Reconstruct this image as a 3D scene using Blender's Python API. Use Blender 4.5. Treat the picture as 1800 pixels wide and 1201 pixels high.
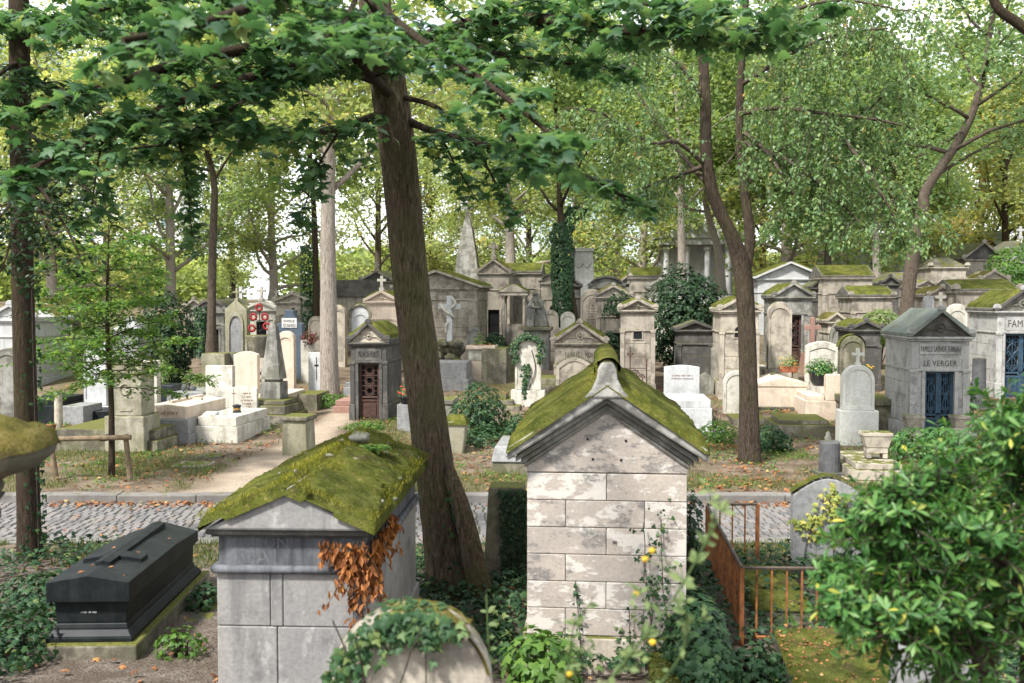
import bpy, bmesh, math, random
import numpy as np
from mathutils import Vector, Matrix
R = math.radians
S = bpy.context.scene; C = S.collection
for o in list(bpy.data.objects): bpy.data.objects.remove(o)

# ------------------------------------------------------------------ camera, sky, sun, exposure
F = 1750.0; CAMZ = 3.3; PITCH = math.atan((600.5 - 525) / F)
cd = bpy.data.cameras.new('camera'); cam = bpy.data.objects.new('camera', cd); C.objects.link(cam)
cd.lens = 35; cd.sensor_width = 36; cd.clip_end = 3000; cd.clip_start = 0.1
cam.location = (0, 0, CAMZ); cam.rotation_euler = (math.pi/2 - PITCH, 0, 0)
cd.dof.use_dof = True; cd.dof.focus_distance = 18; cd.dof.aperture_fstop = 2.8
S.camera = cam
SUN_EL, SUN_AZ = R(52), R(222)          # azimuth clockwise from +Y: behind and left of the camera
W = bpy.data.worlds.new('World'); S.world = W; W.use_nodes = True
wn = W.node_tree; wn.nodes.clear()
wo = wn.nodes.new('ShaderNodeOutputWorld'); bg = wn.nodes.new('ShaderNodeBackground'); bg.inputs['Strength'].default_value = 0.10
sky = wn.nodes.new('ShaderNodeTexSky'); sky.sky_type = 'NISHITA'; sky.sun_disc = False
sky.sun_elevation = SUN_EL; sky.sun_rotation = SUN_AZ; sky.air_density = 1.0; sky.dust_density = 1.5
tc = wn.nodes.new('ShaderNodeTexCoord'); mp = wn.nodes.new('ShaderNodeMapping'); mp.inputs['Scale'].default_value = (1, 1, 2.2)
ns = wn.nodes.new('ShaderNodeTexNoise'); ns.inputs['Scale'].default_value = 4.0; ns.inputs['Detail'].default_value = 7
rp = wn.nodes.new('ShaderNodeValToRGB'); rp.color_ramp.elements[0].position = .36; rp.color_ramp.elements[1].position = .56
mx = wn.nodes.new('ShaderNodeMixRGB'); mx.inputs[2].default_value = (10.5, 10.8, 11.3, 1)
wn.links.new(tc.outputs['Generated'], mp.inputs[0]); wn.links.new(mp.outputs[0], ns.inputs['Vector']); wn.links.new(ns.outputs[0], rp.inputs[0])
wn.links.new(rp.outputs[0], mx.inputs[0]); wn.links.new(sky.outputs[0], mx.inputs[1]); wn.links.new(mx.outputs[0], bg.inputs[0]); wn.links.new(bg.outputs[0], wo.inputs[0])
sl = bpy.data.lights.new('sun', 'SUN'); sl.energy = 4.1; sl.angle = R(6); sl.color = (1, .97, .93)
so = bpy.data.objects.new('sun', sl); C.objects.link(so)
sd = Vector((math.sin(SUN_AZ)*math.cos(SUN_EL), math.cos(SUN_AZ)*math.cos(SUN_EL), math.sin(SUN_EL)))
so.rotation_euler = sd.to_track_quat('Z', 'Y').to_euler()
S.view_settings.view_transform = 'Standard'; S.view_settings.look = 'None'; S.view_settings.gamma = 1
S.view_settings.exposure = 1.1

# ------------------------------------------------------------------ helpers
def hashn(ix, iy, s):
    h = np.sin(ix*127.1 + iy*311.7 + s*74.7) * 43758.5453
    return h - np.floor(h)
def vnoise(x, y, s=0):
    x = np.asarray(x, float); y = np.asarray(y, float)
    ix = np.floor(x); iy = np.floor(y); fx = x-ix; fy = y-iy
    fx = fx*fx*(3-2*fx); fy = fy*fy*(3-2*fy)
    a = hashn(ix, iy, s); b = hashn(ix+1, iy, s); c = hashn(ix, iy+1, s); d = hashn(ix+1, iy+1, s)
    return a+(b-a)*fx+(c-a)*fy+(a-b-c+d)*fx*fy
def fbm(x, y, s=0, o=4):
    t = 0; a = .5
    for k in range(o):
        t = t+a*vnoise(x, y, s+k*13); x = np.asarray(x)*2.03; y = np.asarray(y)*2.03; a *= .5
    return t/(1-.5**o)
ZY = [-30, 0, 3, 5, 7, 8.6, 13.2, 16.0, 16.2, 22, 26, 30, 35, 40, 50, 60, 80, 400]
ZZ = [2.2, 1.7, 1.3, .75, .22, 0, 0, 0, .11, .12, .36, .85, 1.15, 1.6, 2.4, 2.9, 3.0, 3.0]
def terr(x, y):
    z = np.interp(y, ZY, ZZ)
    k = np.clip((np.asarray(y)-16.6)/2, 0, 1)+np.clip((12.6-np.asarray(y))/1.5, 0, 1)
    return z+k*.10*(fbm(np.asarray(x)*.5, np.asarray(y)*.5, 3)-.5)
def zt(x, y): return float(terr(x, y))
CP, SP = math.cos(PITCH), math.sin(PITCH)
def ray(px, py):
    u = (px-900)/F; v = (600.5-py)/F
    return (u, CP+v*SP, v*CP-SP)
def Wp(px, py, D):                       # point at world depth D on the line through a photo pixel
    r = ray(px, py); k = D/r[1]
    return Vector((r[0]*k, D, CAMZ+r[2]*k))
def Gp(px, py):                          # where that line meets the ground
    r = ray(px, py); k = 3.0
    while k < 200:
        if CAMZ+r[2]*k <= zt(r[0]*k, r[1]*k): break
        k += .05
    return Vector((r[0]*k, r[1]*k, zt(r[0]*k, r[1]*k)))

class MB:
    def __init__(s): s.v = []; s.f = []; s.mi = []; s.cur = 0
    def add(s, vs, fs):
        o = len(s.v); s.v += [tuple(v) for v in vs]; s.f += [tuple(i+o for i in f) for f in fs]; s.mi += [s.cur]*len(fs); return s
    def box(s, x0, x1, y0, y1, z0, z1): return s.tap(x0, x1, y0, y1, z0, x0, x1, y0, y1, z1)
    def tap(s, x0, x1, y0, y1, z0, a0, a1, b0, b1, z1):
        return s.add([(x0,y0,z0),(x1,y0,z0),(x1,y1,z0),(x0,y1,z0),(a0,b0,z1),(a1,b0,z1),(a1,b1,z1),(a0,b1,z1)],
                     [(0,3,2,1),(4,5,6,7),(0,1,5,4),(1,2,6,5),(2,3,7,6),(3,0,4,7)])
    def prism(s, poly, y0, y1):          # poly in (x,z), extruded along y
        n = len(poly)
        return s.add([(x,y0,z) for x,z in poly]+[(x,y1,z) for x,z in poly],
                     [tuple(range(n)), tuple(range(2*n-1, n-1, -1))]+[(i, i+n, (i+1)%n+n, (i+1)%n) for i in range(n)])
    def prismx(s, poly, x0, x1):         # poly in (y,z), extruded along x
        n = len(poly)
        return s.add([(x0,y,z) for y,z in poly]+[(x1,y,z) for y,z in poly],
                     [tuple(range(n)), tuple(range(2*n-1, n-1, -1))]+[(i, i+n, (i+1)%n+n, (i+1)%n) for i in range(n)])
    def lathe(s, prof, n=20, cx=0, cy=0, z0=0, sx=1, sy=1, a0=0):
        vs = []; fs = []; m = len(prof)
        for r, z in prof:
            for k in range(n):
                a = a0+2*math.pi*k/n; vs.append((cx+r*sx*math.cos(a), cy+r*sy*math.sin(a), z0+z))
        for j in range(m-1):
            for k in range(n): fs.append((j*n+k, j*n+(k+1)%n, (j+1)*n+(k+1)%n, (j+1)*n+k))
        fs.append(tuple(range(n-1, -1, -1))); fs.append(tuple((m-1)*n+k for k in range(n)))
        return s.add(vs, fs)
    def tube(s, pts, rad, n=8, flare=None):
        pts = [Vector(p) for p in pts]; N = len(pts)
        if N < 2: return s
        if not hasattr(rad, '__len__'): rad = [rad]*N
        vs = []; fs = []; up = None
        for i in range(N):
            t = (pts[min(i+1, N-1)]-pts[max(i-1, 0)])
            if t.length < 1e-9: t = Vector((0,0,1))
            t.normalize()
            if up is None: up = t.orthogonal().normalized()
            up = (up-t*up.dot(t))
            up = up.normalized() if up.length > 1e-6 else t.orthogonal().normalized()
            b = t.cross(up)
            for k in range(n):
                a = 2*math.pi*k/n; r = rad[i]*(flare(i, k, a) if flare else 1)
                vs.append(pts[i]+(up*math.cos(a)+b*math.sin(a))*r)
        for j in range(N-1):
            for k in range(n): fs.append((j*n+k, j*n+(k+1)%n, (j+1)*n+(k+1)%n, (j+1)*n+k))
        fs.append(tuple(range(n-1, -1, -1))); fs.append(tuple((N-1)*n+k for k in range(n)))
        return s.add(vs, fs)
    def ring(s, c, r, t, n=16, axis='y'):
        cx, cy, cz = c; s.tube([(cx+r*math.cos(2*math.pi*k/n), cy, cz+r*math.sin(2*math.pi*k/n)) for k in range(n+1)], t, 5); return s
    def blob(s, c, rx, ry, rz, n=14, amp=.12, seed=0, fr=2.0):
        vs = []; fs = []; m = n//2+1
        for j in range(m+1):
            th = math.pi*j/m
            for k in range(n):
                ph = 2*math.pi*k/n; d = (math.sin(th)*math.cos(ph), math.sin(th)*math.sin(ph), math.cos(th))
                q = 1+amp*2*(float(fbm(d[0]*fr+seed+5*d[2], d[1]*fr+seed*1.7+3*d[2], seed, 3))-.5)
                vs.append((c[0]+d[0]*rx*q, c[1]+d[1]*ry*q, c[2]+d[2]*rz*q))
        for j in range(m):
            for k in range(n): fs.append((j*n+k, (j+1)*n+k, (j+1)*n+(k+1)%n, j*n+(k+1)%n))
        return s.add(vs, fs)
    def sheet(s, a, b, c, d, nx, ny, th, seed=0, fr=5., drop=.55, edge=.05, bare=.0):   # moss blanket over quad a b c d (a,b low edge)
        a, b, c, d = map(Vector, (a, b, c, d)); nr = (b-a).cross(d-a).normalized()
        if nr.z < 0: nr = -nr
        L = (b-a).length; H = (d-a).length
        i, j = np.meshgrid(np.linspace(0, 1, nx+1), np.linspace(0, 1, ny+1))
        A = [np.array(q) for q in (a, b, c, d)]
        P = (A[0]*(1-i)[..., None]+A[1]*i[..., None])*(1-j)[..., None]+(A[3]*(1-i)[..., None]+A[2]*i[..., None])*j[..., None]
        f1 = fbm(i*L*fr, j*H*fr, seed, 5); f2 = fbm(i*L*1.3, j*H*1.3, seed+40, 3); f3 = vnoise(i*L*38, j*H*38, seed+7)
        t = th*(.25+1.1*f1+.5*f2)+.008*f3
        ed = np.minimum(np.minimum(i, 1-i)*L, np.minimum(j, 1-j)*H)
        rag = edge*(fbm(i*L*7, j*H*7, seed+90, 3)*2)
        t = np.where(ed < rag, -drop*th-.01+(t+drop*th+.01)*np.clip(ed/np.maximum(rag, 1e-6), 0, 1)**.6, t)
        if bare > 0: t = np.where(fbm(i*L*2.2, j*H*2.2, seed+55, 4) < bare, -.02, t)
        P = P+np.array(nr)*t[..., None]
        V = P.reshape(-1, 3); n1 = nx+1
        return s.add(V.tolist(), [(y*n1+x, y*n1+x+1, (y+1)*n1+x+1, (y+1)*n1+x) for y in range(ny) for x in range(nx)])
    def split(s, name, mat, parent=None, bevel=0, smooth=False):   # one object per loose piece
        par = list(range(len(s.v)))
        def fnd(i):
            while par[i] != i: par[i] = par[par[i]]; i = par[i]
            return i
        for f in s.f:
            for i in f[1:]: par[fnd(i)] = fnd(f[0])
        gr = {}
        for f in s.f: gr.setdefault(fnd(f[0]), []).append(f)
        for fs in gr.values():
            ix = sorted({i for f in fs for i in f}); mp_ = {i: k for k, i in enumerate(ix)}; q = MB(); q.add([s.v[i] for i in ix], [tuple(mp_[i] for i in f) for f in fs]); q.build(name, mat, parent, bevel, smooth)
    def build(s, name, mat, parent=None, bevel=0, smooth=False, fix=True, seg=2):
        me = bpy.data.meshes.new(name); me.from_pydata(s.v, [], s.f)
        if fix and len(s.f) < 6000:
            bm = bmesh.new(); bm.from_mesh(me); bmesh.ops.recalc_face_normals(bm, faces=bm.faces); bm.to_mesh(me); bm.free()
        for m in (mat if isinstance(mat, (list, tuple)) else [mat]): me.materials.append(m)
        if len(set(s.mi)) > 1: me.polygons.foreach_set('material_index', s.mi)
        if smooth: me.polygons.foreach_set('use_smooth', [True]*len(me.polygons))
        o = bpy.data.objects.new(name, me); C.objects.link(o)
        if parent: o.parent = parent
        if bevel:
            b = o.modifiers.new('bevel', 'BEVEL'); b.width = bevel; b.segments = seg; b.limit_method = 'ANGLE'; b.angle_limit = R(35)
        return o
def tag(o, label=None, cat=None, group=None, kind=None):
    if label: o['label'] = label
    if cat: o['category'] = cat
    if group: o['group'] = group
    if kind: o['kind'] = kind
    return o
def thing(name, label, cat, loc=(0,0,0), rot=0, group=None):
    o = bpy.data.objects.new(name, None); C.objects.link(o); o.location = loc; o.rotation_euler = (0,0,rot); o.empty_display_size = .2
    return tag(o, label, cat, group, 'thing')
AX = R(-5)                               # the graves' common axis
def place(px, py=None, D=None):          # world point on the ground and metres per photo pixel
    if D is None: p = Gp(px, py)
    else:
        p = Wp(px, 600, D); p.z = zt(p.x, p.y)
    return p, p.y/F
def ypx(py, D): return CAMZ+ray(900, py)[2]/ray(900, py)[1]*D    # world height of photo row py at depth D

# ---- leaves
def tri_fan(outl, c):
    v = [c]+outl; n = len(outl); return np.array(v, float), np.array([(0, i+1, (i+1)%n+1) for i in range(n)])
def droop(o): return [(x, y, -.30*abs(x)**1.5-.18*y*y) for x, y in o]
_h = [(.16,-.05),(.40,.00),(.33,.15),(.50,.23),(.66,.45),(.42,.44),(.22,.50),(.26,.70),(.12,.78)]
MAPLE = tri_fan(droop([(0,.05)]+_h+[(0,1.02)]+[(-x,y) for x,y in _h[::-1]]), (0,.36,.05))
_i = [(.30,-.05),(.46,.28),(.20,.42)]
IVY = tri_fan(droop([(0,.02)]+_i+[(0,.95)]+[(-x,y) for x,y in _i[::-1]]), (0,.3,.05))
OVAL = (np.array([(0,0,0),(.22,.30,.05),(.24,.60,.02),(0,1,-.12),(-.24,.60,.02),(-.22,.30,.05),(0,.5,-.04)], float), np.array([(0,1,6),(1,2,6),(2,3,6),(3,4,6),(4,5,6),(5,0,6)]))
RHOMB = (np.array([(0,0,0),(.28,.45,.03),(0,1,-.08),(-.28,.45,.03)], float), np.array([(0,1,2,3)]))
LANCE = (np.array([(0,0,0),(.10,.35,.04),(.15,.68,.02),(0,1,-.10),(-.15,.68,.02),(-.10,.35,.04),(0,.55,-.03)], float), OVAL[1])
TUFT = (np.array([(0,0,0),(.5,.2,.06),(.42,.8,-.04),(0,1,-.1),(-.5,.75,.02),(-.4,.15,.05)], float), np.array([(0,1,2),(0,2,3),(0,3,4),(0,4,5)]))
BLADE = (np.array([(-.06,0,0),(.06,0,0),(.03,.6,.05),(0,1,.22)], float), np.array([(0,1,2),(0,2,3)]))
def leaves(name, P, Nn, A, sz, tmpl, mat, parent=None, rnd=None, rng=None):
    P = np.asarray(P, float); N0 = np.asarray(Nn, float); A = np.asarray(A, float); sz = np.asarray(sz, float); n = len(P)
    nn = N0/np.maximum(np.linalg.norm(N0, axis=1, keepdims=True), 1e-6)
    t = A-nn*np.sum(A*nn, 1, keepdims=True); t /= np.maximum(np.linalg.norm(t, axis=1, keepdims=True), 1e-6)
    b = np.cross(t, nn); tv, tf = tmpl; k = len(tv)
    V = P[:, None, :]+sz[:, None, None]*(tv[None, :, 0:1]*b[:, None, :]+tv[None, :, 1:2]*t[:, None, :]+tv[None, :, 2:3]*nn[:, None, :])
    V = V.reshape(-1, 3); Fc = (tf[None]+(np.arange(n)*k)[:, None, None]).reshape(-1, tf.shape[1])
    me = bpy.data.meshes.new(name); me.vertices.add(len(V)); me.vertices.foreach_set('co', V.ravel())
    nf, q = Fc.shape; me.loops.add(nf*q); me.loops.foreach_set('vertex_index', Fc.ravel().astype(np.int32))
    me.polygons.add(nf); me.polygons.foreach_set('loop_start', (np.arange(nf)*q).astype(np.int32))
    me.update(calc_edges=True)
    if rnd is None: rnd = np.random.default_rng(n).random(n)
    at = me.attributes.new('rnd', 'FLOAT', 'FACE'); at.data.foreach_set('value', np.repeat(np.asarray(rnd, np.float32), len(tf)))
    me.materials.append(mat)
    o = bpy.data.objects.new(name, me); C.objects.link(o)
    if parent: o.parent = parent
    return o
class Leafset:
    def __init__(s): s.P = []; s.N = []; s.A = []; s.S = []; s.R = []
    def add(s, p, n, a, sz, r=None): s.P.append(p); s.N.append(n); s.A.append(a); s.S.append(sz); s.R.append(random.random() if r is None else r)
    def arr(s, P, N, A, Z, Rr): s.P += list(P); s.N += list(N); s.A += list(A); s.S += list(Z); s.R += list(Rr)
    def build(s, name, tmpl, mat, parent=None): return leaves(name, s.P, s.N, s.A, s.S, tmpl, mat, parent, s.R)

# ---- lettering
_tx = {}
def lettering(txt, width, parent, x, y, z, mat, height=None, depth=.006):   # centred at x,z on the plane y (facing -y)
    if txt not in _tx:
        c = bpy.data.curves.new('t', 'FONT'); c.body = txt; c.align_x = 'CENTER'; c.align_y = 'CENTER'; c.extrude = .02; c.resolution_u = 2; c.space_character = 1.08
        t = bpy.data.objects.new('t', c); C.objects.link(t)
        me = bpy.data.meshes.new_from_object(t.evaluated_get(bpy.context.evaluated_depsgraph_get()))
        v = np.zeros(len(me.vertices)*3); me.vertices.foreach_get('co', v); _tx[txt] = (v.reshape(-1, 3), [tuple(p.vertices) for p in me.polygons])
        bpy.data.objects.remove(t); bpy.data.curves.remove(c); bpy.data.meshes.remove(me)
    v, f = _tx[txt]; ext = v.max(0)-v.min(0); cen = (v.max(0)+v.min(0))/2; k = width/ext[0]; kz = k if height is None else height/ext[1]
    m = MB(); m.add([((q[0]-cen[0])*k+x, y-depth*(.5+q[2]/.04), (q[1]-cen[1])*kz+z) for q in v], f)
    return m.build('lettering', mat, parent, fix=False)
def inscription(parent, x0, x1, z0, z1, rows, y, mat, seed=0, hh=.5):      # worn, unreadable cut lines
    r = random.Random(seed); m = MB(); dz = (z1-z0)/rows
    for j in range(rows):
        zc = z1-(j+.5)*dz; ins = r.uniform(0, .22)*(x1-x0); x = x0+ins; h = dz*hh
        while x < x1-ins:
            w = h*r.uniform(.25, .6)
            if r.random() < .84: m.box(x, x+w*.7, y-.003, y, zc-h/2*r.uniform(.6,1), zc+h/2*r.uniform(.6,1))
            x += w+h*.15
    return m.build('inscription', mat, parent, fix=False)
# ------------------------------------------------------------------ materials
class NT:
    def __init__(s, name):
        s.m = bpy.data.materials.new(name); s.m.use_nodes = True; s.t = s.m.node_tree; s.t.nodes.clear()
        s.out = s.t.nodes.new('ShaderNodeOutputMaterial')
    def n(s, ty, **kw):
        nd = s.t.nodes.new('ShaderNode'+ty)
        for k, v in kw.items(): setattr(nd, k, v)
        return nd
    def set(s, sock, v):
        if isinstance(v, bpy.types.NodeSocket): s.t.links.new(v, sock)
        elif hasattr(v, '__len__') and len(v) == 3 and len(sock.default_value) == 4: sock.default_value = (*v, 1)
        else: sock.default_value = v
    def noise(s, vec, scale, detail=4, rough=.6):
        nd = s.n('TexNoise'); s.set(nd.inputs['Vector'], vec); nd.inputs['Scale'].default_value = scale; nd.inputs['Detail'].default_value = detail; nd.inputs['Roughness'].default_value = rough
        return nd.outputs[0]
    def ramp(s, fac, stops):
        nd = s.n('ValToRGB'); e = nd.color_ramp.elements
        while len(e) < len(stops): e.new(.5)
        for q, (p, c) in zip(e, stops): q.position = p; q.color = (*c, 1) if hasattr(c, '__len__') else (c, c, c, 1)
        s.set(nd.inputs[0], fac); return nd.outputs[0]
    def mix(s, f, a, b, mode='MIX'):
        nd = s.n('MixRGB', blend_type=mode); s.set(nd.inputs[0], f); s.set(nd.inputs[1], a); s.set(nd.inputs[2], b); return nd.outputs[0]
    def math(s, op, a, b=0., clamp=False):
        nd = s.n('Math', operation=op, use_clamp=clamp); s.set(nd.inputs[0], a); s.set(nd.inputs[1], b); return nd.outputs[0]
    def mapping(s, vec, sc):
        nd = s.n('Mapping'); s.set(nd.inputs[0], vec); nd.inputs['Scale'].default_value = sc; return nd.outputs[0]
    def ovec(s):                          # object coordinates shifted by a random amount per object
        t = s.n('TexCoord'); oi = s.n('ObjectInfo'); cb = s.n('CombineXYZ'); k = s.math('MULTIPLY', oi.outputs['Random'], 41.); k2 = s.math('MULTIPLY', oi.outputs['Random'], -23.)
        s.set(cb.inputs[0], k); s.set(cb.inputs[1], k2); s.set(cb.inputs[2], k)
        a = s.n('VectorMath', operation='ADD'); s.set(a.inputs[0], t.outputs['Object']); s.set(a.inputs[1], cb.outputs[0]); return a.outputs[0]
    def bump(s, h, st, dist=.02, nrm=None):
        nd = s.n('Bump'); nd.inputs['Strength'].default_value = st; nd.inputs['Distance'].default_value = dist; s.set(nd.inputs['Height'], h)
        if nrm: s.set(nd.inputs['Normal'], nrm)
        return nd.outputs[0]
    def done(s, col, rough=.9, nrm=None, metal=0., spec=.3):
        p = s.n('BsdfPrincipled'); s.set(p.inputs['Base Color'], col); s.set(p.inputs['Roughness'], rough); p.inputs['Metallic'].default_value = metal; p.inputs['Specular IOR Level'].default_value = spec
        if nrm: s.set(p.inputs['Normal'], nrm)
        s.t.links.new(p.outputs[0], s.out.inputs[0]); return s.m
MOSS_A, MOSS_B, MOSS_C = (.105,.108,.020), (.045,.052,.012), (.16,.135,.045)
def stone(name, c1, c2, dark=(.05,.045,.04), grime=.5, gl=.52, streak=.4, moss=.5, algae=.0, rough=.9, bump=.5, gs=2.6, spec=.25):
    s = NT(name); v = s.ovec()
    col = s.mix(s.ramp(s.noise(v, 1.6, 5), [(.38,0.),(.62,1.)]), c1, c2)
    fine = s.noise(v, 26, 6, .7)
    col = s.mix(s.ramp(fine, [(.35,.55),(.65,0.)]), col, [q*.62 for q in c2])
    gn = s.noise(v, gs, 9, .68)
    gm = s.math('MULTIPLY', s.ramp(gn, [(gl-.06,0.),(gl+.06,1.)]), grime)
    col = s.mix(gm, col, dark)
    st = s.noise(s.mapping(v, (7, 7, .55)), 1.0, 5, .6)
    col = s.mix(s.math('MULTIPLY', s.ramp(st, [(.50,0.),(.66,1.)]), streak), col, [q*1.4 for q in dark])
    if algae: col = s.mix(s.math('MULTIPLY', s.ramp(s.noise(v, 1.1, 6), [(.42,0.),(.62,1.)]), algae), col, (.16,.17,.06))
    if moss:
        g = s.n('NewGeometry'); sx = s.n('SeparateXYZ'); s.set(sx.inputs[0], g.outputs['Normal'])
        up = s.ramp(sx.outputs[2], [(.45,0.),(.8,1.)])
        mm = s.math('MULTIPLY', up, s.ramp(s.noise(v, 4.5, 7, .65), [(.62-.45*moss,0.),(.72-.45*moss,1.)]))
        mc = s.ramp(s.noise(v, 30, 4), [(.3,MOSS_B),(.55,MOSS_A),(.75,MOSS_C)])
        col = s.mix(mm, col, mc)
    h = s.math('ADD', s.math('MULTIPLY', fine, .6), s.math('MULTIPLY', gn, .8))
    return s.done(col, rough, s.bump(h, bump, .015), spec=spec)
M = {}
M['lime'] = stone('pale_limestone', (.50,.445,.355), (.38,.335,.265), (.08,.07,.06), .55, .54, .4, .45)
M['tan'] = stone('tan_limestone', (.41,.365,.295), (.30,.265,.215), (.06,.05,.042), .6, .54, .5, .55)
M['grey'] = stone('grey_limestone', (.33,.315,.285), (.235,.225,.20), (.05,.048,.042), .65, .5, .5, .5, .15)
M['darkstone'] = stone('soot_stained_stone', (.15,.14,.125), (.09,.085,.075), (.035,.033,.03), .6, .47, .5, .4)
M['cream'] = stone('new_cream_limestone', (.62,.52,.41), (.56,.46,.36), (.24,.19,.14), .4, .57, .35, .08, bump=.25)
M['white'] = stone('white_limestone', (.62,.59,.51), (.52,.49,.42), (.16,.145,.11), .5, .555, .5, .2, .12, bump=.3)
M['marble'] = stone('white_grey_marble', (.56,.565,.55), (.46,.465,.46), (.20,.20,.19), .4, .555, .4, .08, rough=.6, bump=.15)
M['greenish'] = stone('algae_stained_limestone', (.40,.37,.29), (.29,.27,.20), (.10,.09,.06), .5, .53, .55, .5, .35)
M['mossy'] = stone('mossy_old_stone', (.30,.27,.21), (.19,.17,.13), (.05,.045,.035), .75, .48, .55, 1.0, .3)
M['granite'] = stone('grey_granite', (.31,.31,.30), (.24,.24,.235), (.09,.09,.088), .4, .54, .4, .2, rough=.5, bump=.15, gs=9)
M['bluegranite'] = stone('blue_grey_granite', (.095,.125,.155), (.075,.10,.13), (.05,.06,.075), .3, .56, .15, .05, rough=.45, bump=.1, gs=9)
M['pink'] = stone('pink_granite', (.36,.21,.16), (.28,.16,.125), (.15,.10,.08), .3, .55, .2, .1, rough=.55, bump=.1, gs=9)
M['palegrey'] = stone('pale_grey_dressed_stone', (.44,.43,.40), (.34,.335,.315), (.07,.068,.062), .5, .56, .4, .3)
M['bright'] = stone('brightened_white_stone', (.74,.73,.67), (.66,.65,.58), (.30,.28,.2), .3, .57, .25, .05, .15, bump=.12)  # white stone lightened in colour to offset the shade on its one headstone
M['white_wall'] = stone('white_rendered_wall', (.50,.50,.485), (.41,.41,.40), (.2,.19,.17), .3, .58, .35, .2)
M['slate'] = stone('grey_green_zinc', (.20,.225,.20), (.15,.17,.155), (.08,.085,.075), .4, .54, .3, .12, .2, rough=.6)
M['tileroof'] = stone('old_stone_tile', (.17,.155,.135), (.12,.11,.095), (.05,.047,.04), .6, .5, .3, .35)
M['blackgranite'] = stone('black_granite', (.009,.012,.013), (.006,.008,.009), (.022,.026,.025), .4, .54, .25, .0, rough=.52, bump=.06, gs=4, spec=.2)
M['column'] = stone('dark_weathered_marble', (.13,.13,.13), (.085,.087,.09), (.04,.04,.04), .6, .5, .7, .3)
M['step'] = stone('kerb_granite', (.22,.205,.185), (.165,.155,.14), (.08,.075,.065), .45, .54, .1, .12)

# flaking limewash over grey weathered stone, block by block
s = NT('flaking_limewashed_stone'); v = s.ovec(); at = s.n('Attribute', attribute_name='rnd')
vv = s.n('VectorMath', operation='ADD'); s.set(vv.inputs[0], v); s.set(vv.inputs[1], at.outputs['Vector'])
big = s.noise(s.mapping(vv.outputs[0], (1, 1, 2.0)), 4.2, 11, .70); dk = s.noise(s.mapping(vv.outputs[0], (.8, 1, 1.6)), 3.4, 11, .74); f = s.noise(v, 34, 5, .7); rr_ = at.outputs['Fac']
base = s.mix(s.ramp(s.noise(v, 2.2, 6), [(.36,0.),(.64,1.)]), (.42,.36,.30), (.335,.295,.255)); base = s.mix(s.ramp(f, [(.35,.45),(.6,0.)]), base, (.22,.20,.18))
wh = s.math('ADD', big, s.math('MULTIPLY', s.math('SUBTRACT', rr_, .5), .10))
col = s.mix(s.ramp(wh, [(.505,0.),(.54,.72)]), base, s.mix(f, (.50,.465,.41), (.62,.585,.53)))
ds = s.math('ADD', dk, s.math('MULTIPLY', s.math('SUBTRACT', .5, rr_), .08))
col = s.mix(s.math('MULTIPLY', s.ramp(ds, [(.56,0.),(.60,1.)]), s.ramp(f, [(.34,.95),(.62,.45)])), col, (.13,.125,.12))
M['flaking'] = s.done(col, .93, s.bump(s.math('ADD', s.math('MULTIPLY', s.ramp(wh, [(.515,0.),(.535,1.)]), .3), s.math('MULTIPLY', f, .5)), .5, .010))
# grey smeared plaster of the left grave
s = NT('scratched_grey_stone'); v = s.ovec(); f = s.noise(v, 30, 6, .7); st = s.noise(s.mapping(v, (9, 9, .9)), 1, 6, .6)
col = s.mix(s.ramp(s.noise(v, 1.4, 6), [(.36,0.),(.64,1.)]), (.30,.285,.26), (.215,.21,.205))
col = s.mix(s.ramp(st, [(.52,0.),(.72,.6)]), col, (.085,.085,.088)); col = s.mix(s.ramp(s.noise(v, 2.6, 8, .68), [(.52,0.),(.66,.75)]), col, (.105,.102,.10)); col = s.mix(s.ramp(s.noise(s.mapping(v, (3,3,2)), 1.7, 8, .66), [(.33,.7),(.44,0.)]), col, (.44,.43,.41))
col = s.mix(s.ramp(f, [(.35,.4),(.6,0.)]), col, (.12,.115,.11))
M['smeared'] = s.done(col, .9, s.bump(f, .45, .01))
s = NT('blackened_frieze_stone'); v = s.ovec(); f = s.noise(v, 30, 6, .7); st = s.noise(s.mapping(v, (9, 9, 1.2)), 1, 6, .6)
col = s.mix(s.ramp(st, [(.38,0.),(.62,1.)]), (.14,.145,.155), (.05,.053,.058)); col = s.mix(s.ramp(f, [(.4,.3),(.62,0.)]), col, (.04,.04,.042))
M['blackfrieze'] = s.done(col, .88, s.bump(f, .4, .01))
def mossmat(name, A, B, Cc, ds=60):
    s = NT(name); v = s.ovec(); a = s.noise(v, 5, 6, .65); b = s.noise(v, ds, 5, .75)
    col = s.ramp(s.math('ADD', s.math('MULTIPLY', a, .55), s.math('MULTIPLY', b, .45)), [(.36,B),(.50,A),(.62,Cc)])
    col = s.mix(s.ramp(s.noise(v, 3.2, 9, .7), [(.56,0.),(.63,.8)]), col, (.085,.068,.032)); col = s.mix(s.ramp(s.noise(v, 130, 3, .8), [(.36,.75),(.5,0.)]), col, (.022,.026,.006)); col = s.mix(s.ramp(s.noise(v, 16, 5, .7), [(.60,0.),(.66,.5)]), col, (.27,.23,.085))
    col = s.mix(1., col, s.ramp(s.noise(v, 1.7, 5, .65), [(.34,(.55,.58,.6)),(.5,(.95,.95,.95)),(.68,(1.25,1.15,1.))]), 'MULTIPLY')
    return s.done(col, 1.0, s.bump(s.math('ADD', a, s.math('MULTIPLY', b, .8)), .9, .03), spec=.05)
M['moss'] = mossmat('roof_moss', (.092,.105,.020), (.032,.040,.010), (.165,.160,.045))
M['mossbrown'] = mossmat('dry_moss', (.125,.112,.030), (.05,.048,.016), (.21,.17,.07))
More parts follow.
